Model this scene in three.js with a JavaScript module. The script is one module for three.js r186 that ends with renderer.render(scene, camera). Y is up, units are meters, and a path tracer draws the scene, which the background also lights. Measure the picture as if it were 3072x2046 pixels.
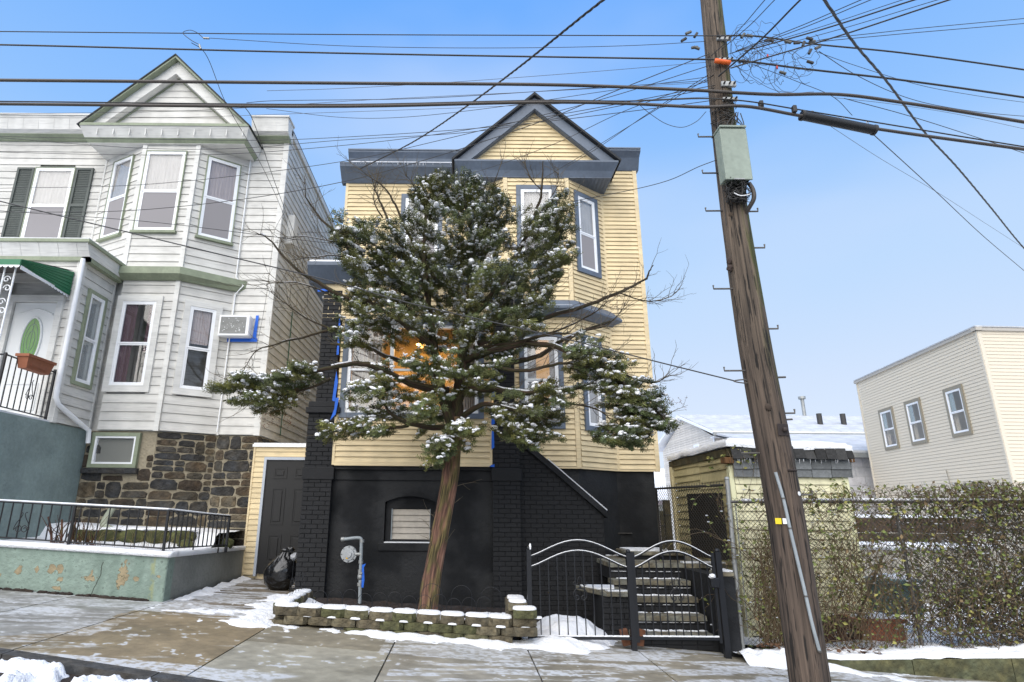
import * as THREE from 'three';
import { Brush, Evaluator, SUBTRACTION } from 'three-bvh-csg';
import { mergeGeometries, toCreasedNormals } from 'three/addons/utils/BufferGeometryUtils.js';

// ---------------------------------------------------------------- camera, sky, sun, exposure
const scene = new THREE.Scene();
const camera = new THREE.PerspectiveCamera(60, 1024 / 682, 0.1, 600);
camera.position.set(0, 1.6, 0);
camera.rotation.set(THREE.MathUtils.degToRad(16), 0, THREE.MathUtils.degToRad(0.5), 'YXZ');
camera.setViewOffset(1024, 682, 48.3, 0, 1024, 682);
const renderer = new THREE.WebGLRenderer({ antialias: true });
renderer.toneMapping = THREE.LinearToneMapping;
renderer.toneMappingExposure = 1.0;
renderer.shadowMap.enabled = true;

let seed = 7;
const rnd = () => { seed = (seed + 0x6D2B79F5) | 0; let t = Math.imul(seed ^ (seed >>> 15), 1 | seed); t = (t + Math.imul(t ^ (t >>> 7), 61 | t)) ^ t; return ((t ^ (t >>> 14)) >>> 0) / 4294967296; };
const rr = (a, b) => a + (b - a) * rnd();
const hash = (x, y, s) => { let h = Math.imul(x, 374761393) + Math.imul(y, 668265263) + Math.imul(s, 974711); h = Math.imul(h ^ (h >>> 13), 1274126177); return ((h ^ (h >>> 16)) >>> 0) / 4294967296; };
const mod = (a, n) => ((a % n) + n) % n;
const sm = (a, b, x) => { const t = Math.min(1, Math.max(0, (x - a) / (b - a))); return t * t * (3 - 2 * t); };
const lerp = (a, b, t) => a + (b - a) * t;
// value noise with wrap period (px, py)
function vn(x, y, px, py, s) {
  const xi = Math.floor(x), yi = Math.floor(y), fx = x - xi, fy = y - yi, u = fx * fx * (3 - 2 * fx), v = fy * fy * (3 - 2 * fy);
  const a = hash(mod(xi, px), mod(yi, py), s), b = hash(mod(xi + 1, px), mod(yi, py), s), c = hash(mod(xi, px), mod(yi + 1, py), s), d = hash(mod(xi + 1, px), mod(yi + 1, py), s);
  return a + (b - a) * u + (c - a) * v + (a - b - c + d) * u * v;
}
function fbm(u, v, fx, fy, oct, s) { let r = 0, a = 0.5, n = 0; for (let i = 0; i < oct; i++) { r += a * vn(u * fx, v * fy, fx, fy, s + i); n += a; a *= 0.5; fx *= 2; fy *= 2; } return r / n; }
const no = (x, y, s = 1, oct = 3) => { let r = 0, a = 0.5, n = 0; for (let i = 0; i < oct; i++) { r += a * vn(x, y, 9999, 9999, s + i); n += a; a *= 0.5; x *= 2; y *= 2; } return r / n; };

{ // one sky: clear winter blue paling to white at the horizon, thin high cloud
  const w = 1024, h = 512, d = new Float32Array(w * h * 4);
  const stops = [[-90, .5, .55, .6], [-2, .78, .86, .98], [4, .76, .86, 1.0], [11, .66, .79, 1.0], [20, .48, .70, 1.0], [32, .29, .55, 1.0], [46, .16, .43, 1.0], [60, .14, .40, .98], [90, .12, .37, .95]];
  for (let j = 0; j < h; j++) for (let i = 0; i < w; i++) {
    const el = (j + .5) / h * 180 - 90; let k = 0; while (k < stops.length - 2 && el > stops[k + 1][0]) k++;
    const A = stops[k], B = stops[k + 1], t = Math.min(1, Math.max(0, (el - A[0]) / (B[0] - A[0])));
    const cl = sm(.42, .82, fbm(i / w, j / h, 8, 10, 5, 50)) * .55 * sm(5, 25, el);
    const o = (j * w + i) * 4; for (let c = 0; c < 3; c++) d[o + c] = lerp(lerp(A[c + 1], B[c + 1], t), [.62, .76, 1][c], cl); d[o + 3] = 1;
  }
  const t = new THREE.DataTexture(d, w, h, THREE.RGBAFormat, THREE.FloatType); t.mapping = THREE.EquirectangularReflectionMapping; t.magFilter = THREE.LinearFilter; t.needsUpdate = true;
  scene.background = t; scene.environment = t;
}
const sun = new THREE.DirectionalLight(new THREE.Color().setRGB(1, .925, .81), 4.95);
sun.position.set(-9, 29, 13); sun.target.position.set(0, 2, -11); sun.castShadow = true; sun.shadow.radius = 150; sun.shadow.mapSize.set(2048, 2048);
Object.assign(sun.shadow.camera, { left: -25, right: 25, top: 25, bottom: -25, near: 1, far: 90 });
scene.add(sun, sun.target);

// ---------------------------------------------------------------- textures and materials
function tx(w, h, fn, size = 1, sy = size, srgb = true) {
  const d = new Uint8Array(w * h * 4);
  for (let j = 0; j < h; j++) for (let i = 0; i < w; i++) { const c = fn((i + .5) / w, (j + .5) / h), o = (j * w + i) * 4; const q = typeof c === 'number' ? [c, c, c] : c; for (let k = 0; k < 3; k++) d[o + k] = Math.max(0, Math.min(255, q[k] * 255)); d[o + 3] = 255; }
  const t = new THREE.DataTexture(d, w, h); t.wrapS = t.wrapT = THREE.RepeatWrapping; t.magFilter = THREE.LinearFilter; t.minFilter = THREE.LinearMipmapLinearFilter; t.generateMipmaps = true;
  if (srgb) t.colorSpace = THREE.SRGBColorSpace; t.repeat.set(1 / size, 1 / sy); t.needsUpdate = true; return t;
}
const L3 = (r, g, b) => new THREE.Color().setRGB(r, g, b);
const M = (c, rough = .7, o = {}) => new THREE.MeshPhysicalMaterial({ color: Array.isArray(c) ? L3(...c) : c, roughness: rough, side: THREE.DoubleSide, ...o });
const T = {
  grain: tx(512, 512, (u, v) => { const a = fbm(u, v, 3, 90, 3, 3), b = fbm(u, v, 4, 3, 3, 9); return .82 + .10 * a + .16 * b - .05 * sm(.62, .8, fbm(u, v, 5, 40, 2, 31)); }, 1.1, .7),
  grainB: tx(256, 512, (u, v) => fbm(u, v, 3, 100, 2, 3), 1.1, .7, false),
  dirt: tx(512, 512, (u, v) => { const a = fbm(u, v, 5, 5, 5, 13), b = fbm(u, v, 40, 40, 2, 17), c = fbm(u, v, 26, 3, 3, 23); return .74 + .2 * a + .08 * b + .06 * c; }, 1.6),
  stucco: tx(512, 512, (u, v) => .7 * fbm(u, v, 30, 30, 4, 21) + .3 * fbm(u, v, 90, 90, 2, 27), 1.1, 1.1, false),
  rough: tx(512, 512, (u, v) => fbm(u, v, 12, 12, 5, 41), .5, .5, false),
  pole: tx(512, 1024, (u, v) => { const a = fbm(u, v, 60, 3, 4, 61), b = fbm(u, v, 8, 6, 4, 67), k = sm(.66, .74, fbm(u, v, 46, 9, 3, 71)), g = sm(.5, .8, fbm(u, v, 4, 5, 4, 78)); const m = .55 + .5 * a + .22 * (b - .5) - .42 * k; return [m * 1.0, m * (.92 + .05 * g), m * (.84 - .02 * g)]; }, 1),
  poleB: tx(512, 1024, (u, v) => .75 * fbm(u, v, 60, 3, 4, 61) + .25 - .45 * sm(.66, .74, fbm(u, v, 46, 9, 3, 71)), 1, 1, false),
  bark: tx(512, 512, (u, v) => { const a = fbm(u, v, 46, 4, 4, 81), g = sm(.5, .66, fbm(u, v, 5, 2, 3, 87)); const m = .28 + 1.0 * a; return [m * lerp(1, .86, g), m * lerp(.86, .89, g), m * lerp(.80, .64, g)]; }, 1),
  barkB: tx(512, 512, (u, v) => fbm(u, v, 46, 4, 4, 81), 1, 1, false),
  sheen: tx(256, 256, (u, v) => .68 + .32 * sm(.3, .7, fbm(u, v, 4, 4, 4, 121)), 1.7, 1.7, false),
  snow: tx(256, 256, (u, v) => fbm(u, v, 18, 18, 4, 91), .35, .35, false),
  stone: tx(512, 512, (u, v) => { const a = fbm(u, v, 9, 9, 5, 101), b = fbm(u, v, 5, 5, 3, 107), m = .62 + .55 * (a - .4); return [m * (1 + .14 * (b - .5)), m, m * (1 - .2 * (b - .45))]; }, .8),
  grit: tx(256, 256, (u, v) => .7 + .3 * hash(Math.floor(u * 256), Math.floor(v * 256), 5) * fbm(u, v, 20, 20, 2, 6) + .1 * fbm(u, v, 4, 4, 3, 8), .5),
  fabric: tx(256, 256, (u, v) => .8 + .12 * fbm(u, v, 34, 2, 3, 111) + .08 * fbm(u, v, 6, 5, 2, 5), 1),
};
const B = (t, s) => ({ bumpMap: t, bumpScale: s });
const sidingMats = (c, n, amt, o = {}) => Array.from({ length: n }, (_, i) => M(c.map((x) => x * (1 + amt * ((i * 0.618) % 1 - .5))), .62, { map: T.grain, ...B(T.grainB, .0012), ...o }));
const MT = {
  yellow: sidingMats([.80, .645, .385], 4, .06), yellowTrim: M([.80, .645, .39], .55, { map: T.grain }),
  white: sidingMats([.68, .665, .62], 4, .06), whiteTrim: M([.74, .73, .69], .55, { map: T.grain }), greenTrim: M([.29, .33, .225], .6, { map: T.dirt }),
  tan: sidingMats([.68, .60, .47], 3, .04, { map: null, bumpMap: null }), tanTrim: M([.66, .59, .47], .6), tanCasing: M([.26, .23, .17], .6),
  shedY: sidingMats([.88, .83, .55], 3, .1, { map: T.dirt }), cream: sidingMats([.76, .70, .62], 3, .05),
  blue: M([.125, .158, .21], .5, { map: T.dirt, ...B(T.rough, .001) }),
  black: M([.0075, .0084, .0102], .95, { roughnessMap: T.sheen, map: T.dirt, ...B(T.stucco, .006) }),
  brick: [.0075, .0084, .0068].map((k) => M([k, k * 1.06, k * 1.28], .75, { map: T.dirt, ...B(T.rough, .003) })), mortar: M([.0072, .0078, .0092], .85, B(T.rough, .004)),
  iron: M([.012, .013, .016], .38, { metalness: .2 }), galv: M([.42, .43, .42], .5, { metalness: .55, map: T.dirt }), pipeGrey: M([.36, .40, .42], .45, { map: T.dirt }), dullSteel: M([.16, .15, .14], .55, { metalness: .5, map: T.dirt }),
  pvc: M([.84, .85, .86], .3), glass: new THREE.MeshPhysicalMaterial({ color: 0xffffff, roughness: .02, transmission: 1, thickness: 0, ior: 1.5 }),
  curtain: M([.46, .445, .43], .9, { map: T.fabric }), curtainPink: M([.44, .385, .38], .9, { map: T.fabric }), screen: M([.27, .255, .26], .8), mauve: M([.10, .055, .07], .9, { map: T.fabric }),
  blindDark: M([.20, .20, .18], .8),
  snow: M([.77, .78, .80], .75, { ...B(T.snow, .012) }), snowThin: M([.72, .73, .75], .8, B(T.snow, .006)),
  teal: M([.27, .345, .33], .85, { map: T.dirt, ...B(T.stucco, .01) }),
  concrete: M([.34, .31, .27], .85, { map: T.dirt, ...B(T.stucco, .006) }), tread: M([.36, .33, .25], .85, { map: T.stone, ...B(T.rough, .012) }),
  asphalt: M([.05, .05, .052], .85, { map: T.grit, ...B(T.rough, .006) }), kerb: M([.11, .105, .10], .8, { map: T.stone, ...B(T.rough, .01) }),
  moss: M([.13, .14, .045], .95, { map: T.stone, ...B(T.rough, .02) }), soil: M([.05, .032, .022], .95, { map: T.stone, ...B(T.rough, .02) }),
  shingle: M([.045, .048, .052], .9, { map: T.grit }), shingleGrey: [.27, .32, .22].map((k) => M([k * .95, k, k * 1.02], .9, { map: T.grit })), shingleOld: [.05, .075, .035].map((k) => M([k, k * .98, k * .94], .95, { map: T.grit, ...B(T.rough, .008) })),
  blueTape: M([.005, .12, .62], .6), terracotta: M([.36, .13, .065], .8, { map: T.dirt }), greenMetal: M([.015, .17, .075], .45), shutter: M([.085, .10, .09], .6, { map: T.dirt }),
  bagBlack: M([.006, .006, .007], .22, { clearcoat: .4, ...B(T.rough, .006) }), wire: M([.038, .036, .034], .6), wirePale: M([.30, .30, .29], .6), wireBrown: M([.085, .072, .062], .6, { map: T.dirt }),
  cabinet: M([.34, .40, .33], .5, { map: T.dirt }), orange: M([.75, .13, .015], .5), wood: M([.30, .17, .07], .8, { map: T.pole }), postWood: M([.16, .13, .06], .9, { map: T.stone }),
  door: M([.010, .0097, .010], .6, { map: T.dirt }), doorWhite: M([.72, .73, .72], .4), bin: M([.03, .075, .06], .5), leafBrown: M([.16, .06, .025], .9),
};

MT.roofSnow = M([.60, .615, .64], .8, { map: T.dirt, ...B(T.snow, .01) });

// ---------------------------------------------------------------- helpers
const V3 = (x, y, z) => new THREE.Vector3(x, y, z);
const used = {};
const numbered = (n) => { used[n] = (used[n] ?? -1) + 1; return used[n] ? n + '_' + String(used[n]).padStart(3, '0') : n; };
function tag(o, label, category, group, kind) { Object.assign(o.userData, { label, category }); if (group) o.userData.group = group; if (kind) o.userData.kind = kind; return o; }
function thing(name, label, category, p = [0, 0, 0], group) { const o = new THREE.Group(); o.name = numbered(name); o.position.set(...p); scene.add(o); return tag(o, label, category, group); }
const baseOf = (o) => { const b = V3(0, 0, 0); while (o && o !== scene) { b.add(o.position); o = o.parent; } return b; };
// world-space box mapping in metres
function boxUV(g) {
  if (g.index) g = g.toNonIndexed(); const p = g.attributes.position, n = p.count, uv = new Float32Array(n * 2), a = V3(), b = V3(), c = V3();
  for (let i = 0; i < n; i += 3) { a.fromBufferAttribute(p, i); b.fromBufferAttribute(p, i + 1); c.fromBufferAttribute(p, i + 2); const q = b.clone().sub(a).cross(c.clone().sub(a)), x = Math.abs(q.x), y = Math.abs(q.y), z = Math.abs(q.z); [a, b, c].forEach((t, k) => { const o = (i + k) * 2; if (y >= x && y >= z) { uv[o] = t.x; uv[o + 1] = t.z; } else if (x >= z) { uv[o] = t.z; uv[o + 1] = t.y; } else { uv[o] = t.x; uv[o + 1] = t.y; } }); }
  g.setAttribute('uv', new THREE.BufferAttribute(uv, 2)); return g;
}
const flat = (g) => { if (g.index) g = g.toNonIndexed(); g.computeVertexNormals(); return boxUV(g); };
// a named mesh from world-space geometry (or a list of it) under a parent
function part(parent, name, geo, mat, kind, keepUV) {
  let g = Array.isArray(geo) ? (geo.length > 1 ? mergeGeometries(geo.map((q) => { q = q.index ? q.toNonIndexed() : q; for (const k of Object.keys(q.attributes)) if (!['position', 'normal', 'uv'].includes(k)) q.deleteAttribute(k); return q; })) : geo[0]) : geo;
  if (!keepUV) g = boxUV(g);
  const b = baseOf(parent); g.translate(-b.x, -b.y, -b.z);
  const m = new THREE.Mesh(g, mat); m.name = parent === scene ? numbered(name) : name; m.castShadow = m.receiveShadow = true; if (kind) m.userData.kind = kind; parent.add(m); return m;
}
const single = (name, geo, mat, label, category, group, kind, keepUV) => tag(part(scene, name, geo, mat, kind, keepUV), label, category, group, kind);
const structure = (name, geo, mat) => { const m = part(scene, name, geo, mat, 'structure'); return m; };
const box = (x0, x1, y0, y1, z0, z1) => { const g = new THREE.BoxGeometry(Math.abs(x1 - x0), Math.abs(y1 - y0), Math.abs(z1 - z0)); g.translate((x0 + x1) / 2, (y0 + y1) / 2, (z0 + z1) / 2); return g; };
// box with small chamfers on all edges (44 triangles)
function cbox(x0, x1, y0, y1, z0, z1, c = .01) {
  const X = [x0, x1], Y = [y0, y1], Z = [z0, z1], pts = []; const hx = (x1 - x0) / 2 - c, hy = (y1 - y0) / 2 - c, hz = (z1 - z0) / 2 - c, o = [(x0 + x1) / 2, (y0 + y1) / 2, (z0 + z1) / 2];
  const P = (sx, sy, sz, ax) => [o[0] + sx * (hx + (ax === 0 ? c : 0)), o[1] + sy * (hy + (ax === 1 ? c : 0)), o[2] + sz * (hz + (ax === 2 ? c : 0))];
  const tri = (...q) => q.forEach((t) => pts.push(...t)), quad = (a, b, d, e) => { tri(a, b, d); tri(a, d, e); };
  for (const s of [-1, 1]) { const f = (a, b, d, e) => s > 0 ? quad(a, b, d, e) : quad(e, d, b, a); f(P(s, -1, 1, 0), P(s, -1, -1, 0), P(s, 1, -1, 0), P(s, 1, 1, 0)); f(P(-1, s, 1, 1), P(1, s, 1, 1), P(1, s, -1, 1), P(-1, s, -1, 1)); f(P(-1, -1, s, 2), P(1, -1, s, 2), P(1, 1, s, 2), P(-1, 1, s, 2)); }
  for (const s of [-1, 1]) for (const t of [-1, 1]) { const f = (a, b, d, e) => s * t > 0 ? quad(a, b, d, e) : quad(e, d, b, a);
    f(P(s, t, 1, 0), P(s, t, -1, 0), P(s, t, -1, 1), P(s, t, 1, 1)); f(P(1, s, t, 1), P(-1, s, t, 1), P(-1, s, t, 2), P(1, s, t, 2)); f(P(s, 1, t, 2), P(s, -1, t, 2), P(s, -1, t, 0), P(s, 1, t, 0)); }
  for (const s of [-1, 1]) for (const t of [-1, 1]) for (const r of [-1, 1]) { const a = P(s, t, r, 0), b = P(s, t, r, 1), d = P(s, t, r, 2); s * t * r > 0 ? tri(a, b, d) : tri(a, d, b); }
  const g = new THREE.BufferGeometry(); g.setAttribute('position', new THREE.Float32BufferAttribute(pts, 3)); return flat(g);
}
// polygon (x,y list) extruded from z0 to z1
function ext(pts, z0, z1, bevel = 0) { const s = new THREE.Shape(pts.map((p) => new THREE.Vector2(...p))); const g = new THREE.ExtrudeGeometry(s, { depth: Math.abs(z1 - z0) - 2 * bevel, bevelEnabled: bevel > 0, bevelSize: bevel, bevelThickness: bevel, bevelSegments: 1, bevelOffset: -bevel, curveSegments: 10 }); g.translate(0, 0, Math.min(z0, z1) + bevel); return g; }
// plan polygon (x,z list) extruded from y0 to y1
function plan(pts, y0, y1, bevel = 0) { const g = ext(pts.map(([x, z]) => [x, -z]), y0, y1, bevel); g.rotateX(-Math.PI / 2); return g; }
// profile (z,y list) run along x
function run(pts, x0, x1) { const g = ext(pts.map(([z, y]) => [-z, y]), 0, x1 - x0); g.rotateY(Math.PI / 2); g.translate(x0, 0, 0); return g; }
// swept tube through points with radii r0..r1
function tube(pts, r0, r1 = r0, sides = 6, steps = 0, wob = 0, flute = 0) {
  let P = pts.map((p) => p.isVector3 ? p : V3(...p)); if (steps) P = new THREE.CatmullRomCurve3(P, false, 'centripetal').getPoints(steps);
  const n = P.length, pos = [], nor = [], uv = [], idx = []; let N = null, len = 0;
  for (let i = 0; i < n; i++) {
    const t = P[Math.min(n - 1, i + 1)].clone().sub(P[Math.max(0, i - 1)]).normalize(); if (!N) { N = V3(0, 0, 1); if (Math.abs(t.z) > .9) N.set(1, 0, 0); } N.sub(t.clone().multiplyScalar(N.dot(t))).normalize(); const Bn = t.clone().cross(N);
    if (i) len += P[i].distanceTo(P[i - 1]); const r = lerp(r0, r1, i / (n - 1));
    for (let k = 0; k <= sides; k++) { const a = k / sides * Math.PI * 2, q = N.clone().multiplyScalar(Math.cos(a)).addScaledVector(Bn, Math.sin(a)), w = wob ? 1 + wob * (no(Math.cos(a) * 2 + 7, Math.sin(a) * 2 + len * 1.6, 5) - .5) * 2 - flute * Math.abs(no(Math.cos(a) * 4.5 + 17, Math.sin(a) * 4.5 + len * .55, 15, 3) - .5) * 2 - flute * .6 * Math.abs(no(Math.cos(a) * 9 + 27, Math.sin(a) * 9 + len * 1.3, 19, 2) - .5) * 2 : 1; pos.push(P[i].x + q.x * r * w, P[i].y + q.y * r * w, P[i].z + q.z * r * w); nor.push(q.x, q.y, q.z); uv.push(k / sides, len); }
    if (i) for (let k = 0; k < sides; k++) { const a = (i - 1) * (sides + 1) + k, b = a + sides + 1; idx.push(a, a + 1, b, a + 1, b + 1, b); }
  }
  for (const [i, s] of [[0, 1], [n - 1, -1]]) { const c = pos.length / 3; pos.push(P[i].x, P[i].y, P[i].z); nor.push(0, s, 0); uv.push(.5, 0); for (let k = 0; k < sides; k++) { const a = i * (sides + 1) + k; s > 0 ? idx.push(c, a + 1, a) : idx.push(c, a, a + 1); } }
  const g = new THREE.BufferGeometry(); g.setAttribute('position', new THREE.Float32BufferAttribute(pos, 3)); g.setAttribute('normal', new THREE.Float32BufferAttribute(nor, 3)); g.setAttribute('uv', new THREE.Float32BufferAttribute(uv, 2)); g.setIndex(idx); return wob ? (g.computeVertexNormals(), g.toNonIndexed()) : g.toNonIndexed();
}
// lumpy closed blob
function blob(cx, cy, cz, rx, ry, rz, amp = .25, det = 3, s = 1) { const g = new THREE.IcosahedronGeometry(1, det), p = g.attributes.position; for (let i = 0; i < p.count; i++) { const x = p.getX(i), y = p.getY(i), z = p.getZ(i), k = 1 + amp * 2 * (no(x * 1.7 + 5 + s * 3, y * 1.7 + z * 1.3 + 9, s, 3) - .5); p.setXYZ(i, cx + x * rx * k, cy + y * ry * k, cz + z * rz * k); } return flatSmooth(g); }
function flatSmooth(g, ang = 2.6) { g = toCreasedNormals(g, ang); return boxUV(g); }
// a wall from A to B (left to right as one faces it): local x along it, z out of it
const frame = (ax, az, bx, bz) => { const L = Math.hypot(bx - ax, bz - az), ux = (bx - ax) / L, uz = (bz - az) / L; return { L, m: new THREE.Matrix4().set(ux, 0, -uz, ax, 0, 1, 0, 0, uz, 0, ux, az, 0, 0, 0, 1) }; };
// one lapped board, end cuts may slope (for gables)
function board(f, a0, b0, a1, b1, y0, y1, t) {
  const gp = Math.min(.0068, (y1 - y0) * .07) / (y1 - y0), sec = [[0, gp], [t, gp], [t * .95, gp + .14], [.003, 1], [0, 1]], h = y1 - y0, L = [], R = []; for (const [z, k] of sec) { const kk = k; L.push(V3(lerp(a0, a1, kk), y0 + h * kk, z)); R.push(V3(lerp(b0, b1, kk), y0 + h * kk, z)); }
  const pos = [], q = (...v) => v.forEach((p) => pos.push(p.x, p.y, p.z)); for (let i = 0; i < 4; i++) { q(L[i], R[i], R[i + 1]); q(L[i], R[i + 1], L[i + 1]); }
  for (let i = 1; i < 4; i++) { q(L[0], L[i], L[i + 1]); q(R[0], R[i + 1], R[i]); }
  const g = new THREE.BufferGeometry(); g.setAttribute('position', new THREE.Float32BufferAttribute(pos, 3)); g.applyMatrix4(f.m); return flat(g);
}
// lapped siding with openings [u0,u1,y0,y1]; ends(y) may narrow the run
function siding(list, f, u0, u1, y0, y1, e, t, open = [], ends) {
  const n = Math.round((y1 - y0) / e), h = (y1 - y0) / n;
  for (let i = 0; i < n; i++) {
    const a = y0 + i * h, b = a + h, E0 = ends ? ends(a) : [u0, u1], E1 = ends ? ends(b) : [u0, u1]; let iv = [[E0[0], E0[1], E1[0], E1[1]]];
    for (const o of open) if (b > o[2] + .03 && a < o[3] - .03) { const nx = []; for (const s of iv) { if (o[1] <= s[0] || o[0] >= s[1]) { nx.push(s); continue; } if (o[0] > s[0] + .02) nx.push([s[0], o[0], s[2], o[0]]); if (o[1] < s[1] - .02) nx.push([o[1], s[1], o[1], s[3]]); } iv = nx; }
    for (const s of iv) if (s[1] - s[0] > .03) list.push({ g: board(f, s[0], s[1], s[2], s[3], a, b, t), a: (s[1] - s[0]) * h });
  }
}
// the largest become parts of their own, what is past the limit one joined part
function pieces(parent, name, list, mats, limit = 300, many = name + 's') {
  list.forEach((p, i) => { p.i = i; }); const s = [...list].sort((p, q) => q.a - p.a), head = s.slice(0, limit), tail = s.slice(limit);
  for (const p of head) part(parent, name, p.g, p.m || mats[Math.floor(hash(p.i, 3, 11) * mats.length)]);
  if (tail.length) part(parent, many, tail.map((p) => p.g), tail[0].m || mats[0], 'stuff');
}
const on = (f, g) => { g.applyMatrix4(f.m); return g; };
const ring = (u0, u1, y0, y1, w, z0, z1, wb = w) => [box(u0, u1, y1 - w, y1, z0, z1), box(u0, u1, y0, y0 + wb, z0, z1), box(u0, u0 + w, y0 + wb, y1 - w, z0, z1), box(u1 - w, u1, y0 + wb, y1 - w, z0, z1)];
function pleat(u0, u1, y0, y1, z, amp, n) { const w = Math.max(8, n * 6), g = new THREE.PlaneGeometry(u1 - u0, y1 - y0, w, 1), p = g.attributes.position; for (let i = 0; i < p.count; i++) { const x = p.getX(i); p.setZ(i, z + amp * Math.sin(x / (u1 - u0) * n * 6.283 + 3 * no(x * 6 + 3, y0, 8)) * (.6 + .4 * no(x * 9, 4, 2))); } g.translate((u0 + u1) / 2, (y0 + y1) / 2, 0); g.computeVertexNormals(); return g.toNonIndexed(); }
// double-hung window on a wall frame; outer casing size u0..u1, y0..y1
function windowUnit(T0, f, u0, u1, y0, y1, o) {
  const cw = o.cw ?? .1, z0 = o.z ?? .0, G = (g) => Array.isArray(g) ? g.map((q) => on(f, q)) : on(f, g);
  const win = part(T0, 'window', G(ring(u0, u1, y0, y1, cw, z0 - .02, z0 + .055, o.cb ?? cw)), o.casing); if (o.label) win.userData.label = o.label;
  const a = u0 + cw, b = u1 - cw, c = y0 + (o.cb ?? cw), d = y1 - cw, fw = .035, mid = o.mid ?? (c + d) / 2;
  part(win, 'frame', G(ring(a, b, c, d, fw, z0 - .02, z0 + .045)), o.frame || MT.pvc);
  const i0 = a + fw, i1 = b - fw, j0 = c + fw, j1 = d - fw, sw = .032;
  if (o.fixed) part(win, 'pane', G(box(i0, i1, j0, j1, z0 + .018, z0 + .022)), MT.glass);
  else {
    part(win, 'upper_sash', G(ring(i0, i1, mid - .02, j1, sw, z0 + .012, z0 + .04)), o.frame || MT.pvc); part(win, 'lower_sash', G(ring(i0, i1, j0, mid - .021, sw, z0 + .002, z0 + .03)), o.frame || MT.pvc);
    part(win, 'pane', G(box(i0 + sw, i1 - sw, mid - .02 + sw, j1 - sw, z0 + .024, z0 + .028)), MT.glass); part(win, 'pane', G(box(i0 + sw, i1 - sw, j0 + sw, mid - .021 - sw, z0 + .014, z0 + .018)), MT.glass);
    if (o.screen) part(win, 'insect_screen', G(box(i0 + sw, i1 - sw, j0 + sw, mid - .021 - sw, z0 + .0195, z0 + .0215)), o.screen);
  }
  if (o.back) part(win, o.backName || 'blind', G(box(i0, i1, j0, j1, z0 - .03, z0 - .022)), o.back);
  else (T0.userData.rooms ??= []).push(on(f, box(i0 - .02, i1 + .02, j0 - .02, j1 + .02, -.4, .1)), on(f, box(Math.max(.12, i0 - .5), Math.min(f.L - .12, i1 + .5), j0 - .6, j1 + .35, -1.9, -.2)));
  if (o.curtain) for (const [p, q, r, s, m] of o.curtain) part(win, 'curtain', G(pleat(lerp(i0, i1, p), lerp(i0, i1, q), lerp(j0, j1, r), lerp(j0, j1, s), z0 - .012, .005, Math.max(2, Math.round((q - p) * 9)))), m);
  if (o.sill) part(win, 'sill', G(box(u0 - .03, u1 + .03, y0 - .05, y0 - .002, z0, z0 + .09)), o.sill);
  return win;
}
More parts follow.
